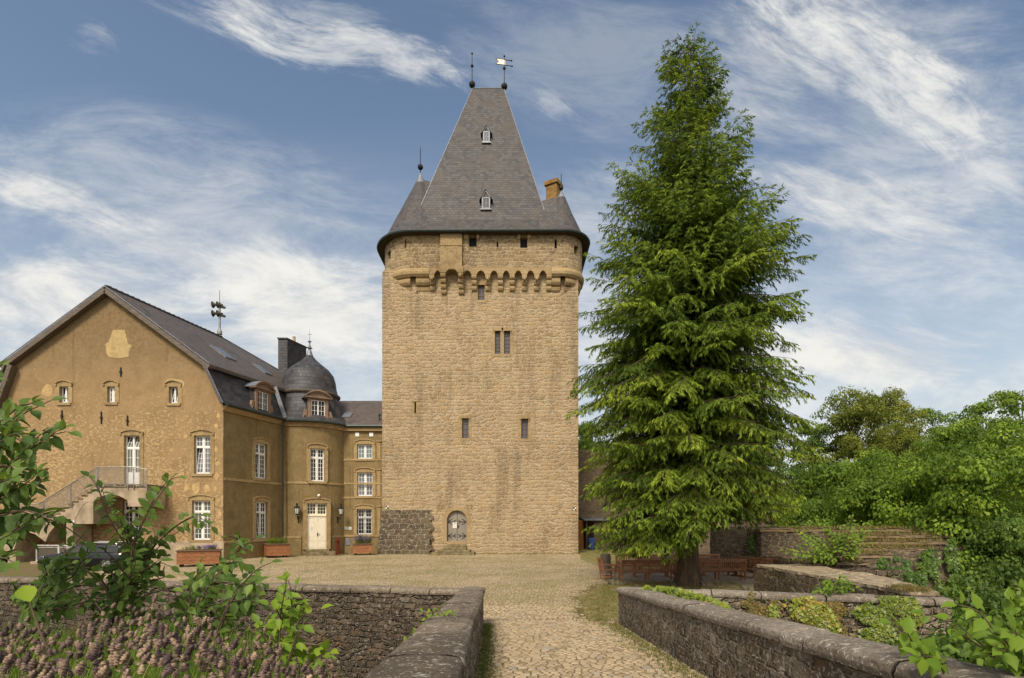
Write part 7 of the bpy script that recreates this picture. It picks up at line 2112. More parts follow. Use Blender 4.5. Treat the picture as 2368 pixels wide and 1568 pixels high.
hazel('hazel branches reaching in from the left edge in front of the gable', (-60, 1220), 3.0, [
    [(-70, 1100), (0, 1030), (40, 968), (88, 940), (118, 926)],
    [(-70, 1180), (0, 1110), (45, 1060), (90, 1025), (135, 1000), (162, 1000)],
    [(-60, 1000), (0, 975), (45, 940), (80, 932)],
    [(-60, 1180), (10, 1150), (60, 1128), (85, 1108), (100, 1098)],
    [(-60, 1200), (10, 1190), (60, 1180), (100, 1192), (130, 1196)],
    [(-60, 1270), (20, 1232), (70, 1205), (120, 1202), (160, 1224), (200, 1252)],
    [(-60, 1260), (0, 1240), (40, 1235), (70, 1255)], [(-60, 1060), (-10, 1030), (20, 1010), (48, 1020), (70, 1050)],
    [(-60, 1080), (0, 1075), (35, 1085), (60, 1078)], [(-60, 1130), (0, 1120), (40, 1110), (75, 1118)], [(-50, 900), (-15, 862), (8, 840)], [(-60, 1310), (0, 1290), (30, 1300)]], .088, seed=5, tint=(.30, .15), dens=1.2, group=hz)
hazel('lower hazel stems spreading above the lavender at the left in front of the courtyard wall', (100, 1440), 3.4, [
    [(80, 1420), (95, 1365), (125, 1318), (168, 1265), (192, 1238)], [(80, 1420), (118, 1385), (160, 1360), (195, 1352)], [(60, 1420), (45, 1380), (30, 1350)],
    [(95, 1365), (110, 1340), (104, 1312), (100, 1300)], [(125, 1330), (150, 1322), (180, 1330)], [(90, 1420), (140, 1410), (190, 1395), (225, 1390)], [(100, 1380), (130, 1350), (165, 1335), (190, 1300), (215, 1285)],
    [(60, 1420), (80, 1395), (70, 1370)], [(130, 1318), (150, 1290), (146, 1262)], [(80, 1425), (120, 1400), (150, 1390)]], .075, seed=8, tint=(.34, .15), dens=1.1, group=hz)
hazel('hazel bush with arching stems between the middle bush and the yellow-green shoots', (450, 1470), 3.6, [
    [(435, 1475), (440, 1400), (452, 1345), (462, 1305)], [(440, 1475), (462, 1395), (490, 1345), (528, 1302), (560, 1265), (592, 1244)],
    [(500, 1480), (530, 1400), (560, 1352), (592, 1318), (628, 1300)], [(450, 1440), (420, 1400), (405, 1372)], [(470, 1380), (500, 1370), (530, 1375)], [(490, 1350), (520, 1345), (545, 1352)],
    [(440, 1475), (480, 1440), (520, 1425), (560, 1418)], [(452, 1345), (480, 1322), (500, 1315)], [(540, 1390), (570, 1385), (600, 1372)], [(430, 1470), (400, 1440), (375, 1425)], [(520, 1430), (560, 1400), (590, 1392), (610, 1400)],
    [(445, 1420), (470, 1405), (495, 1400)], [(560, 1352), (588, 1345), (612, 1352)], [(500, 1480), (545, 1460), (590, 1450)], [(528, 1302), (552, 1298), (572, 1306)], [(560, 1265), (548, 1245), (530, 1240)]], .074, seed=9, tint=(.36, .16), dens=1.15, group=hz)
hazel('bright yellow-green young elm shoots before the dark ditch wall', (650, 1560), 2.9, [
    [(642, 1570), (650, 1440), (665, 1390), (672, 1350), (662, 1342)], [(655, 1560), (690, 1462), (718, 1425), (742, 1408)], [(680, 1570), (712, 1530), (742, 1512), (764, 1506)], [(640, 1560), (615, 1480), (598, 1440)],
    [(650, 1440), (632, 1412), (620, 1400)], [(660, 1500), (690, 1490), (715, 1492)], [(640, 1500), (610, 1465), (580, 1455)], [(660, 1415), (690, 1400), (700, 1398)]], .076, 'yellowleaf', seed=12, tint=(.40, .16), dens=1.15, name='elm_shoot')
hazel('large pale lime leaf poking up at the left edge above the lavender', (30, 1440), 1.5, [
    [(110, 1500), (80, 1430), (70, 1392)]], .088, 'yellowleaf', seed=13, tint=(.75, .08), dens=.25, name='elm_shoot', fill=0, thick=.0016)
hazel('bright green elm twigs at the lower right corner in front of the ivy-covered wall', (2360, 1590), 3.3, [
    [(2372, 1590), (2362, 1500), (2352, 1440), (2342, 1400), (2336, 1380)], [(2362, 1575), (2330, 1500), (2302, 1463), (2262, 1413), (2212, 1398)],
    [(2312, 1525), (2270, 1500), (2236, 1474), (2186, 1437), (2139, 1418)], [(2140, 1520), (2104, 1478), (2089, 1458), (2060, 1440)], [(2390, 1560), (2385, 1480), (2375, 1420)], [(2400, 1450), (2380, 1390), (2362, 1360)],
    [(2372, 1575), (2340, 1540), (2310, 1535)], [(2390, 1530), (2360, 1470), (2330, 1462)], [(2330, 1500), (2300, 1492), (2275, 1500)], [(2180, 1530), (2150, 1518), (2120, 1520)]], .098, 'yellowleaf', seed=15, tint=(.22, .14), dens=1.25, name='elm_twig')
hazel('small trailing vine with light green leaves over the left road parapet', (990, 1480), 6.6, [
    [(945, 1500), (968, 1462), (1000, 1440), (1040, 1420)], [(950, 1490), (985, 1450), (1010, 1425), (1020, 1405)], [(960, 1475), (1000, 1462), (1035, 1450), (1045, 1432)], [(930, 1500), (950, 1482), (980, 1470)], [(990, 1440), (985, 1425), (1000, 1412)], [(985, 1458), (1015, 1440), (1048, 1415)]], .075, 'yellowleaf', seed=18, tint=(.45, .18), dens=1.9, name='creeping_vine', fill=2)
hazel('arching light green hazel shoots growing on the stepped ruin', (1930, 1290), 19.5, [
    [(1930, 1296), (1900, 1262), (1860, 1232), (1838, 1219)], [(1935, 1296), (1905, 1285), (1860, 1280), (1812, 1272)], [(1940, 1296), (1920, 1240), (1900, 1210), (1885, 1192)], [(1945, 1296), (1960, 1240), (1972, 1205), (1972, 1190)],
    [(1950, 1296), (1975, 1260), (2000, 1235), (2025, 1222)], [(1940, 1290), (1930, 1250), (1922, 1222)], [(1935, 1298), (1890, 1268), (1850, 1262)], [(1945, 1290), (1985, 1270), (2012, 1258)], [(1930, 1300), (1880, 1290), (1840, 1292)], [(1950, 1290), (1950, 1250), (1945, 1225)], [(1955, 1290), (1980, 1240), (1995, 1215)], [(1930, 1290), (1890, 1250), (1862, 1245)]], .17, 'yellowleaf', seed=20, tint=(.25, .16), dens=1.3, thick=.018)
hazel('small bright shrub on the ledge just above the ivy-covered ditch wall', (1920, 1372), 12.6, [
    [(1920, 1372), (1912, 1352), (1905, 1338)], [(1930, 1372), (1932, 1348), (1945, 1335)], [(1940, 1372), (1962, 1360), (1985, 1362)], [(1915, 1372), (1895, 1362), (1885, 1366)], [(1935, 1372), (1950, 1350), (1952, 1338)]], .13, 'yellowleaf', seed=22, tint=(.25, .15), dens=1.6, thick=.01)

# ------------------------------------------------------------------ ivy
def ivy(label, fr, regions, n, leaf, mat, seed, tint=(.5, .2), stand=.05, name='ivy', hang=.7):
    """leaves lying over a wall plane inside photo-measured patches (u, v, ru, rv, weight)"""
    rr = random.Random(seed)
    c = fr.p(regions[0][0], regions[0][1], stand)
    o = thing(name, label, 'climbing plant', tuple(c))
    out = [[] for _ in range(6)]; tw = MB(); wts = [r[4] for r in regions]
    for i in range(n):
        u, v, ru, rv, _ = rr.choices(regions, wts)[0]
        a = rr.uniform(0, 2 * PI); q = math.sqrt(rr.random())
        k = 1 + .35 * mnoise.noise(Vector((u * 1.3 + math.cos(a) * 1.5, v + math.sin(a) * 1.5, seed)))
        uu, vv = u + ru * q * k * math.cos(a), v + rv * q * k * math.sin(a)
        den = mnoise.noise(Vector((uu * 2.2, vv * 2.2, seed * 3)))
        if den < -.10 and rr.random() < .92: continue
        p = fr.p(uu, vv, stand + rr.random() * .045 + max(0, den) * .05)
        ax = fr.r * rr.gauss(0, .6) + Vector((0, 0, -hang)) + fr.n * rr.uniform(0, .6)
        nr = fr.n + Vector((rr.gauss(0, .35), rr.gauss(0, .35), .35 + rr.gauss(0, .3)))
        L_ = leaf * rr.uniform(.6, 1.25)
        out[0].append(tuple(p)); out[1].append(tuple(ax)); out[2].append(tuple(ax.cross(nr))); out[3].append(L_); out[4].append(L_ * .85); out[5].append(clamp(rr.gauss(*tint) + den * .25, 0, 1))
    for u, v, ru, rv, w_ in regions:
        for k in range(4):
            u0 = u + rr.uniform(-.6, .6) * ru; pts = [fr.p(u0 + .15 * ru * math.sin(q * 1.7 + k), v - rv * .9 + 1.7 * rv * q / 6, .045) for q in range(7)]; tw.tube(pts, .008, 4, cap=False)
    tw.build('stems', M['twig'], o, recalc=False)
    leaf_mesh('leaves', *out, IVY, M[mat], o)
    return o
A_, B_ = Vector((FR0[0], FR0[1], 0)), Vector((FR1[0], FR1[1], 0)); dI = (B_ - A_).normalized()
ifr = Fr(A_, dI, Vector((dI.y, -dI.x, 0)) if dI.x * 0 + (Vector((dI.y, -dI.x, 0)).y < 0) else -Vector((dI.y, -dI.x, 0)))
def ip(x, y):
    q = (x - CX) / F; u = (q * A_.y - A_.x) / (dI.x - q * dI.y); Y = A_.y + dI.y * u; return u, PZ(y, Y), Y
def ireg(lst):
    o = []
    for x, y, rx, ry, w_ in lst:
        u, v, Y = ip(x, y); o.append((u, v, rx * Y / F * 1.05, ry * Y / F, w_))
    return o
ivy('dense yellow-green ivy at the right end of the ditch wall below the conifer', ifr, ireg([(2050, 1415, 58, 36, 3), (2070, 1392, 38, 12, 1), (2035, 1470, 42, 26, 2), (2090, 1435, 22, 42, 1), (2060, 1381, 45, 5, .4)]), 2900, .088, 'ivyyellow', 31, (.42, .2), .03)
ivy('sparse russet and yellow creeper across the middle of the ditch wall', ifr, ireg([(1765, 1402, 55, 22, 2), (1855, 1412, 55, 32, 2), (1915, 1425, 42, 36, 2), (1740, 1385, 13, 18, .4), (1945, 1452, 34, 24, 1)]), 3200, .056, 'ivyred', 33, (.45, .24), .02)
ivy('yellow creeper spots among the russet leaves on the ditch wall', ifr, ireg([(1850, 1400, 40, 22, 1), (1790, 1420, 10, 26, .6), (1905, 1440, 30, 25, .8), (1880, 1415, 40, 20, 1)]), 800, .095, 'ivyyellow', 35, (.62, .2), .05)
# ivy tumbling over the right parapet
rf_ = Fr((RW[0][0] + .42, RW[0][1], 0), Vector((0, 1, 0)), Vector((-.25, -.25, 1)))
o = thing('ivy', 'bright green ivy tumbling over the far end of the right road parapet', 'climbing plant', tuple(P(1560, 1372, 12.5)))
rr = random.Random(41); out = [[] for _ in range(6)]
for i in range(2600):
    s = rr.random()
    xx = 1488 + 190 * s + rr.gauss(0, 6); yl = 1360 + 44 * s ** 1.15; th = (18 + 26 * math.sin(PI * s)) 
    yy = yl + th * (rr.random() - .35)
    Yd = 12.9 - 2.6 * s + rr.uniform(-.2, .5)
    if mnoise.noise(Vector((xx * .06, yy * .08, 2))) < -.25: continue
    p = P(xx, yy, Yd)
    ax = Vector((rr.gauss(.2, .6), rr.gauss(-.2, .4), -.6)); nr = Vector((rr.gauss(-.2, .4), -.6, .8)); L_ = .10 * rr.uniform(.6, 1.2)
    out[0].append(tuple(p)); out[1].append(tuple(ax)); out[2].append(tuple(ax.cross(nr))); out[3].append(L_); out[4].append(L_ * .9); out[5].append(clamp(rr.gauss(.55, .2), 0, 1))
leaf_mesh('leaves', *out, IVY, M['ivyyellow'], o)
tw = MB()
for k in range(7):
    tw.tube([P(1490 + 160 * s + 4 * math.sin(k + s * 6), 1362 + 42 * s + k * 2.5, 12.9 - 2.5 * s + .1) for s in [i / 8 for i in range(9)]], .008, 4, cap=False)
tw.build('stems', M['twig'], o, recalc=False)
# ivy on the stepped ruin
rfr = front(22.35); ux = lambda x: PX(x, 22.35); uz = lambda y: PZ(y, 22.35); kk = 22.35 / F
ivy('dark green ivy hanging over the left part of the stepped ruin', front(19.4), [(PX(2062, 19.4), PZ(1312, 19.4), 42 * 19.4 / F, 28 * 19.4 / F, 1), (PX(2095, 19.4), PZ(1345, 19.4), 45 * 19.4 / F, 30 * 19.4 / F, 1)], 1600, .14, 'ivygreen', 51, (.3, .2), .1)
ivy('green ivy cloaking the right end of the stepped ruin', rfr, [(ux(2195), uz(1285), 14 * kk, 40 * kk, 1.2), (ux(2150), uz(1290), 24 * kk, 22 * kk, .6), (ux(2205), uz(1325), 18 * kk, 30 * kk, 1), (ux(2130), uz(1320), 40 * kk, 30 * kk, 1)], 1800, .13, 'ivygreen', 53, (.5, .2), .08)
ivy('small ivy tufts on the dark overgrown wall behind the compost boxes', front(27.4), [(PX(1783, 27.4), PZ(1272, 27.4), .22, .55, 1), (PX(1742, 27.4), PZ(1258, 27.4), .35, .5, 1), (PX(1722, 28.2), PZ(1280, 27.4), .2, .3, .5)], 800, .11, 'ivygreen', 55, (.35, .2), .12)

# ------------------------------------------------------------------ planter greenery
def planter_plants(i, label, flowers, h, seed):
    c, T, H, Lx, Ly = PLANT[i]; rr = random.Random(seed)
    o = thing('flower_clump' if flowers else 'herb_clump', label, 'plant', (c.x, c.y, H - .04), 'plants in the wooden planters')
    out = [[] for _ in range(6)]; fo = [[] for _ in range(6)]; tw = MB()
    for s in range(110):
        x, y = rr.uniform(-.40, .40) * Lx, rr.uniform(-.38, .38) * Ly
        hh = h * rr.uniform(.35, 1.0) * (1.25 if rr.random() < .12 else 1) * (.75 + .5 * mnoise.noise(Vector((x * 2, y * 2, seed))))
        hh = max(.12, hh); lean = Vector((rr.gauss(x * .35, .12), rr.gauss(y * .3, .12), 0)); b = Vector(T(x, y, H - .05))
        pts = [b, b + lean * hh * .4 + Vector((0, 0, hh * .6)), b + lean * hh + Vector((0, 0, hh))]
        tw.tube(pts, [.006, .005, .002], 4, cap=False)
        for k in range(int(hh / .028)):
            t = rr.random() ** .8; p = pts[0].lerp(pts[1], t * 2) if t < .5 else pts[1].lerp(pts[2], t * 2 - 1)
            a = rr.uniform(0, 2 * PI); ax = Vector((math.cos(a), math.sin(a), rr.uniform(-.2, .6))); L_ = rr.uniform(.06, .13)
            out[0].append(tuple(p)); out[1].append(tuple(ax)); out[2].append((-math.sin(a), math.cos(a), rr.gauss(0, .3))); out[3].append(L_); out[4].append(L_ * .38); out[5].append(clamp(rr.gauss(.5, .18), 0, 1))
        if flowers and rr.random() < flowers[0] and flowers[1] < x / Lx < flowers[2]:
            for k in range(9):
                a = rr.uniform(0, 2 * PI); p = pts[2] * .6 + pts[1] * .4 + Vector((rr.gauss(0, .05), rr.gauss(-.03, .05), rr.gauss(0.02, .05)))
                fo[0].append(tuple(p)); fo[1].append((math.cos(a), math.sin(a), .3)); fo[2].append((-math.sin(a), math.cos(a), rr.gauss(0, .4))); fo[3].append(.06); fo[4].append(.05); fo[5].append(rr.random())
    tw.build('stems', M['stemgreen'], o, recalc=False)
    leaf_mesh('leaves', *out, DIAMOND, M['hazel'] if i != 1 else M['yellowleaf'], o)
    if fo[0]: leaf_mesh('blossoms', *fo, DIAMOND, M['violet'], o)
planter_plants(0, 'green herbs and a patch of violet flowers in the long planter by the gable corner', (.9, -.05, .5), .42, 61)
planter_plants(1, 'loose green plants without flowers in the planter under the downpipe', None, .66, 62)
planter_plants(2, 'purple flowering bush overflowing the planter next to the keep', (.85, -.5, .5), .85, 63)

# ------------------------------------------------------------------ lavender, grass, weeds
def lavender():
    rr = random.Random(71)
    hd = [[] for _ in range(6)]; sm = [[] for _ in range(6)]; HV, HF, HT = [], [], []
    for i in range(600):
        Y = rr.uniform(1.4, 2.9); 
        xpx = rr.uniform(-60, 770)
        # upper edge of the bed falls towards the right
        edge = 1408 + 22 * math.sin(xpx * .013) + 12 * math.sin(xpx * .047 + 1) + max(0, xpx - 420) * .11 + max(0, xpx - 640) * .6
        X = PX(xpx, Y)
        f = (Y - 1.35) / 1.75
        yt = edge + (1 - f) * 150 * rr.uniform(.55, 1.1) + rr.uniform(-8, 34) + (0 if rr.random() > .05 else -38)
        if yt > 1640: continue
        p = P(xpx, yt, Y)
        lean = Vector((rr.gauss(.03, .07), rr.gauss(0, .05), 0)); hgt = rr.uniform(.28, .42); b = p - Vector((0, 0, hgt)) - lean * 1.5
        ax = p - b
        for q in range(2):
            d = Vector((math.cos(q * 1.57), math.sin(q * 1.57), 0)); sm[0].append(tuple(b)); sm[1].append(tuple(ax)); sm[2].append(tuple(d)); sm[3].append(ax.length); sm[4].append(.0036); sm[5].append(clamp(rr.gauss(.5, .18), 0, 1))
        u = ax.normalized(); hl = rr.uniform(.018, .044); base_t = clamp(rr.gauss(.46, .22), 0, 1)
        # a bumpy spike: rings of buds round the stalk
        ref = Vector((1, 0, 0)); e1 = (ref - u * ref.dot(u)).normalized(); e2 = u.cross(e1); nr_ = max(4, int(hl / .0075)); K = 9
        o0 = len(HV)
        for w_ in range(nr_ * 2 + 1):
            t_ = w_ / (nr_ * 2); env = .0098 * math.sin(PI * (.10 + .84 * t_)) ** .7
            r_ = env * (1.15 if w_ % 2 else .55) * rr.uniform(.8, 1.2); c_ = p - u * (hl * (1 - t_)); ph_ = rr.uniform(0, .6)
            for k in range(K):
                a = 2 * PI * k / K + ph_; q = c_ + (e1 * math.cos(a) + e2 * math.sin(a)) * r_ * rr.uniform(.75, 1.35) + u * (.003 if k % 2 else 0); HV.append(tuple(q)); HT.append(clamp(base_t + rr.gauss(0, .22) + (.10 if w_ % 2 else -.20), 0, 1))
        for w_ in range(nr_ * 2):
            for k in range(K): HF.append((o0 + w_ * K + k, o0 + w_ * K + (k + 1) % K, o0 + (w_ + 1) * K + (k + 1) % K, o0 + (w_ + 1) * K + k))
        HF.append(tuple(o0 + nr_ * 2 * K + k for k in range(K)))
        if rr.random() < .5:
            a = rr.uniform(0, 6.28)
            for k in range(5):
                d = e1 * math.cos(a + k * 1.26) + e2 * math.sin(a + k * 1.26) + u * .5; q = p - u * (hl + .022); hd[0].append(tuple(q)); hd[1].append(tuple(d)); hd[2].append(tuple(u.cross(d))); hd[3].append(.012); hd[4].append(.008); hd[5].append(clamp(base_t + .1, 0, 1))
    # slender grey-green leaves between the stalks
    for i in range(20000):
        Y = rr.uniform(1.5, 3.1); xpx = rr.uniform(-60, 770); edge = 1440 + max(0, xpx - 420) * .12 + max(0, xpx - 640) * .6
        yt = edge + (1 - (Y - 1.4) / 1.6) * 150 + rr.uniform(-10, 90); p = P(xpx, yt, Y)
        if yt > 1680: continue
        L_ = rr.uniform(.10, .30); ax = Vector((rr.gauss(.12, .25), rr.gauss(0, .25), 1))
        sm[0].append(tuple(p - ax.normalized() * L_)); sm[1].append(tuple(ax)); a = rr.uniform(0, PI); sm[2].append((math.cos(a), math.sin(a), 0)); sm[3].append(L_); sm[4].append(rr.uniform(.004, .008)); sm[5].append(clamp(rr.gauss(.45, .2), 0, 1))
    me = bpy.data.meshes.new('lavender'); me.from_pydata(HV, [], HF); at = me.attributes.new('tint', 'FLOAT', 'POINT'); at.data.foreach_set('value', HT)
    leaf_mesh('lavender_buds', *hd, DIAMOND, M['lavhead']); bpy.data.objects['lavender_buds']['kind'] = 'stuff'; bpy.data.objects['lavender_buds']['label'] = 'small side buds below the faded lavender heads'; bpy.data.objects['lavender_buds']['category'] = 'lavender'
    me.polygons.foreach_set('use_smooth', [True] * len(me.polygons)); o = link_mesh('lavender', me, M['lavhead']); o['kind'] = 'stuff'; o['label'] = 'bed of faded brownish purple lavender heads filling the lower left corner'; o['category'] = 'lavender'
    o = leaf_mesh('lavender_stalks', *sm, DIAMOND, M['lavstem']); o['kind'] = 'stuff'; o['label'] = 'green stalks and slender leaves under the faded lavender heads'; o['category'] = 'lavender'
    # raised bed
    mb = MB(); mb.grid(lambda a, b: (-6.0 + a * 5.45, .7 + b * 2.7, 1.50 + .1 * mnoise.noise(Vector((a * 6, b * 4, 2))) - .5 * max(0, b - .85)), 24, 12); o = mb.build('flower_bed', M['soil'], smooth=True, recalc=False); o['kind'] = 'structure'
lavender()
def grass():
    rr = random.Random(81); g_ = [[] for _ in range(6)]; d_ = [[] for _ in range(6)]; w_ = [[] for _ in range(6)]
    def blade(dst, x, y, z, L_, wd, t):
        a = rr.uniform(0, 2 * PI); ax = Vector((rr.gauss(0, .45), rr.gauss(0, .45), 1))
        dst[0].append((x, y, z)); dst[1].append(tuple(ax)); dst[2].append((math.cos(a), math.sin(a), 0)); dst[3].append(L_); dst[4].append(wd); dst[5].append(t)
    def tuft(x, y, n, L_, sp, dry=.2):
        z = zroad(y)
        for k in range(n):
            xx, yy = x + rr.gauss(0, sp), y + rr.gauss(0, sp); dst = d_ if rr.random() < dry else g_
            blade(dst, xx, yy, z - .005, L_ * rr.uniform(.5, 1.2), .006 + .0003 * y, clamp(rr.gauss(.45, .22), 0, 1))
    # beside the conifer and along the right parapet
    for i in range(9000):
        x, y = rr.uniform(1.6, 9.4), rr.uniform(13.0, 24.0)
        if not in_poly(x + rr.gauss(0, .25), y + rr.gauss(0, .4), lawn_poly): continue
        dn = mnoise.noise(Vector((x * .9, y * .9, 4)))
        tuft(x, y, 5, .075 + .05 * max(0, dn), .06, .68 - .6 * dn)
    for i in range(2600):
        x, y = rr.uniform(5.3, 12.5), rr.uniform(29.6, 50)
        if not in_poly(x, y, lawn2): continue
        tuft(x, y, 3, .10, .12, .35)
    # strips at the feet of the parapets
    for i in range(1500):
        y = 4.5 + 9 * rr.random(); 
        xl = LW[0][0] + (13.7 - y) * (LW[1][0] - LW[0][0]) / 13.5
        x = xl + .04 + abs(rr.gauss(0, .12)); tuft(x, y, 4, .05, .03, .05)
        if rr.random() < .75:
            x = 2.64 - .03 - abs(rr.gauss(0, .22)); tuft(x, y, 4, .055, .03, .25)
    # foot of the buildings
    for i in range(900):
        x = rr.uniform(-17, 5.4); yb = KY - .05 if x > -10.6 else 42.6
        if x < -13: yb = RC.y - math.sqrt(max(0, 3.4 ** 2 - (x - RC.x) ** 2)) if abs(x - RC.x) < 3.4 else 41
        tuft(x, yb - abs(rr.gauss(0, .35)), 3, .10, .08, .25)
    # in the joints of the cobbles
    for i in range(5200):
        y = 6 + 37 * rr.random() ** .8; x = rr.uniform(-1.0, 2.9) if y < 14 else rr.uniform(-.62 * y, min(7, .24 * y + .2))
        if y > 14 and y < 14.2 - (x + 1.2) * .196 + .6: continue
        dn = mnoise.noise(Vector((x * .25, y * .25, 9)))
        if y < 15 and rr.random() < .72: continue
        if dn < -.05 and rr.random() < .8: continue
        tuft(x, y, 3 if y > 16 else 3, .035 + .0006 * y, .03 + .0012 * y, .3)
    for d, m_, lab in ((g_, 'grass', 'short green grass growing along the walls, on the lawn and in the joints of the cobbles'), (d_, 'drygrass', 'dry straw-coloured grass scattered between the green blades')):
        o = leaf_mesh('grass' if m_ == 'grass' else 'dry_grass', *d, DIAMOND, M[m_]); o['kind'] = 'stuff'; o['label'] = lab; o['category'] = 'grass'
    # weeds on the ruin ledges
    rw = [[] for _ in range(6)]
    for i in range(9000):
        x = rr.uniform(1830, 2200); k = rr.choice([(1224, 26.6), (1238, 25.2), (1253, 23.8), (1268, 22.6), (1283, 21.2), (1299, 19.9)])
        X = PX(x, k[1]); Yy = k[1] + abs(rr.gauss(0, .5)) + .05
        lim = {1224: (1760, 2156), 1238: (1960, 2199), 1253: (1990, 2183), 1268: (1978, 2170), 1283: (1925, 2060), 1299: (1868, 2000)}[k[0]]
        if not lim[0] < x < lim[1] or rr.random() < .3: continue
        blade(rw, X, Yy, PZ(k[0], k[1]) - .03, rr.uniform(.10, .30), .03, clamp(rr.gauss(.5, .3), 0, 1))
    for i in range(900): blade(rw, rr.uniform(9.1, 9.7), rr.uniform(12.4, 13.2), 1.0, rr.uniform(.05, .2), .014, clamp(rr.gauss(.3, .3), 0, 1))
    o = leaf_mesh('dry_grass', *rw, DIAMOND, M['drygrass']); o['kind'] = 'stuff'; o['label'] = 'dry grass and weeds on the ledges of the stepped ruin'; o['category'] = 'grass'
    gc = [[] for _ in range(6)]
    for i in range(14000):
        x, y = rr.uniform(9.7, 32), rr.uniform(2.5, 34); z = hterr(x, y); a = rr.uniform(0, 2 * PI)
        if 11 < x < 20 and 19 < y < 29: continue
        gc[0].append((x, y, z + rr.random() * .5)); gc[1].append((math.cos(a), math.sin(a), rr.uniform(-.4, .5))); gc[2].append((-math.sin(a), math.cos(a), rr.gauss(0, .3))); gc[3].append(rr.uniform(.1, .22)); gc[4].append(rr.uniform(.06, .13)); gc[5].append(clamp(rr.gauss(.35, .2), 0, 1))
    o = leaf_mesh('ground_cover', *gc, DIAMOND, M['wood3']); o['kind'] = 'stuff'; o['label'] = 'dark leafy ground cover in the hollow right of the ruins'; o['category'] = 'ground cover'
grass()

# ------------------------------------------------------------------ sky, sun, camera
SUN_AZ = math.radians(-163)     # measured from +Y towards +X: behind the camera, to its left
SUN_EL = math.radians(47)
w = bpy.data.worlds.new('World'); SC.world = w; w.use_nodes = True
g = G(w.node_tree); bg = w.node_tree.nodes['Background']
sky = g.n('TexSky', sky_type='NISHITA', sun_disc=False, sun_elevation=SUN_EL, sun_rotation=SUN_AZ, air_density=1.2, dust_density=1.2, ozone_density=2.0)
dirv = g.n('TexCoord', out=0)
dx, dy, dz = g.sep(dirv, 0), g.sep(dirv, 1), g.sep(dirv, 2)
ay = g.m('MAXIMUM', g.m('ABSOLUTE', dy), .12)
U = g.m('DIVIDE', dx, ay); V = g.m('DIVIDE', dz, ay)       # tangent-plane directions, mirrored behind the viewer
uv = g.comb(U, V, 0)
wob = g.n('TexNoise', {'Vector': uv, 'Scale': 2.6, 'Detail': 1.0}, out=1)
wv = g.v('SCALE', g.v('SUBTRACT', wob, (.5, .5, .5))); wv.node.inputs[3].default_value = .10
uvw = g.v('ADD', uv, wv)
FIELD = {}
def field(name, ang, st, sc, dist=.35, det=6):
    q = g.n('VectorRotate', {'Vector': uvw, 'Angle': -math.radians(ang)}, rotation_type='Z_AXIS')
    FIELD[name] = g.noise(g.v('MULTIPLY', q, (st[0], st[1], 0)), sc, det, .70, dist)
field('a', -18, (1.0, 4.0), 6.2)
field('b', -34, (1.2, 3.6), 6.8)
field('c', -6, (.85, 2.3), 3.8)
def streak(cx, cy, rx, ry, ang, amt, fld='a', soft=.30, th=.38):
    """a band of cirrus: centre and radii in photo units, angle anticlockwise in degrees"""
    u0, v0 = (cx - CX) / F, (HY - cy) / F
    q = g.v('SUBTRACT', uvw, (u0, v0, 0))
    q = g.n('VectorRotate', {'Vector': q, 'Angle': -math.radians(ang)}, rotation_type='Z_AXIS')
    e = g.v('LENGTH', g.v('MULTIPLY', q, (F / rx, F / ry, 0)), out=1)
    mask = g.m('SUBTRACT', 1.0, g.ss(e, 0.10, 1.1))
    d = g.ss(g.m('ADD', FIELD[fld], g.m('MULTIPLY', g.m('SUBTRACT', mask, 1.0), soft)), th - .14, th + .30)
    return g.m('MULTIPLY', d, g.m('MULTIPLY', g.ss(mask, 0.0, .35), amt))
S = [
    streak(770, 100, 460, 80, -18, .95), streak(620, 30, 380, 110, -12, .45), streak(930, 150, 210, 60, -28, .8, 'b'),
    streak(1960, 90, 380, 150, -30, 1.0, 'b', th=.34), streak(2150, 235, 250, 130, -38, .95, 'b', th=.34), streak(1760, 160, 260, 140, 12, .4),
    streak(1990, 460, 420, 105, -9, .9, 'a', th=.34), streak(2290, 380, 260, 80, -32, .6, 'b'),
    streak(130, 470, 340, 60, -17, .95, 'a', th=.34), streak(420, 590, 520, 70, -20, .6),
    streak(150, 700, 520, 150, -5, 1.0, 'c', th=.26, soft=.40), streak(720, 730, 380, 180, -12, 1.0, 'c', th=.25, soft=.40),
    streak(2010, 820, 420, 130, 2, .95, 'c', th=.27, soft=.40), streak(1262, 235, 120, 60, -22, .55, 'b', th=.50, soft=.22), streak(212, 92, 90, 60, -40, .45, 'b', th=.50, soft=.22),
    streak(2050, 300, 620, 420, -25, .42, 'c', th=.30, soft=.25), streak(420, 480, 640, 260, -15, .36, 'c', th=.30, soft=.25), streak(1330, 120, 420, 240, -20, .22, 'c', th=.32, soft=.25),
    streak(1500, 740, 380, 200, -8, .7, 'c', th=.30, soft=.40), streak(480, 430, 300, 90, 18, .25, 'a'), streak(1340, 480, 220, 160, 14, .4, 'c', th=.32),
]
tot = S[0]
for s in S[1:]: tot = g.m('SUBTRACT', 1.0, g.m('MULTIPLY', g.m('SUBTRACT', 1.0, tot), g.m('SUBTRACT', 1.0, s)))
haze = g.m('SUBTRACT', 1.0, g.ss(V, .0, .78))
veil = g.m('MULTIPLY', haze, .95)
fbm = FIELD['c']
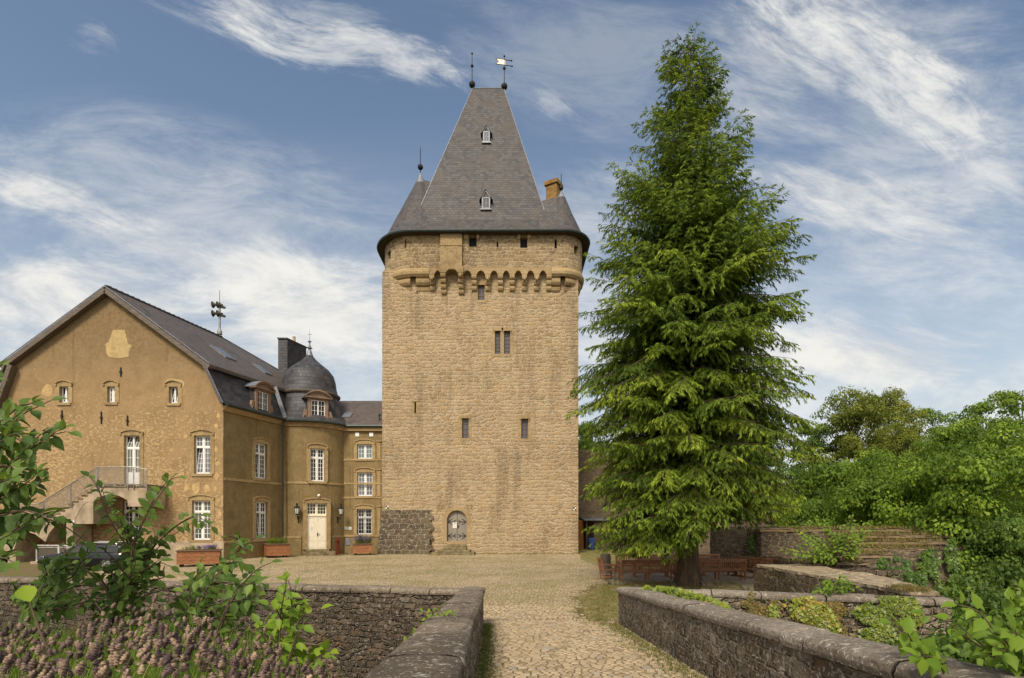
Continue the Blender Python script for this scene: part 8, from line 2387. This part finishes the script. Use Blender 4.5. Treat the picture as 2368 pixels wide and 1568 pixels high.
tot = g.m('SUBTRACT', 1.0, g.m('MULTIPLY', g.m('SUBTRACT', 1.0, tot), g.m('SUBTRACT', 1.0, g.m('MULTIPLY', veil, g.m('ADD', .25, g.m('MULTIPLY', fbm, 1.1))))), cl=True)
# unseen bright cloud added behind the viewer as soft fill light on the facades
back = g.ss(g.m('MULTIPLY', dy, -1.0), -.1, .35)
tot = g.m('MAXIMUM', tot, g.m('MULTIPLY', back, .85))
skyc = g.mix(1.0, sky, SKY_TINT, 'MULTIPLY')
cloud = g.mix(g.ss(fbm, .35, .65), CLOUD_A, CLOUD_B)
cloud = g.mix(back, cloud, CLOUD_FILL)
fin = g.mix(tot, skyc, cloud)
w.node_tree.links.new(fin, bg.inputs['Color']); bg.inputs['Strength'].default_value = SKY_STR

w.cycles.sampling_method = 'MANUAL'; w.cycles.sample_map_resolution = 256
sl = bpy.data.lights.new('sun', 'SUN'); so = bpy.data.objects.new('sun', sl); COL.objects.link(so)
sl.energy = SUN_STR; sl.angle = math.radians(SUN_ANG); sl.color = (1.0, .915, .785)
sd = Vector((math.sin(SUN_AZ) * math.cos(SUN_EL), math.cos(SUN_AZ) * math.cos(SUN_EL), math.sin(SUN_EL)))
so.rotation_euler = sd.to_track_quat('Z', 'Y').to_euler(); so.location = (-20, -30, 50)

cam = bpy.data.cameras.new('camera'); co = bpy.data.objects.new('camera', cam); COL.objects.link(co)
co.location = (0, 0, EYE); co.rotation_euler = (PI / 2, 0, 0)
cam.sensor_width = 36; cam.lens = 36 * F / 2368; cam.shift_y = (HY - 784) / 2368; cam.clip_end = 3000; cam.clip_start = .05
SC.camera = co
SC.render.resolution_x = 1024; SC.render.resolution_y = 678
SC.view_settings.view_transform = 'Standard'; SC.view_settings.look = 'None'; SC.view_settings.exposure = EXPO; SC.view_settings.gamma = 1
SC.render.film_transparent = False
try:
    SC.cycles.use_denoising = True; SC.cycles.max_bounces = 5; SC.cycles.diffuse_bounces = 4; SC.cycles.transparent_max_bounces = 12
except Exception: pass
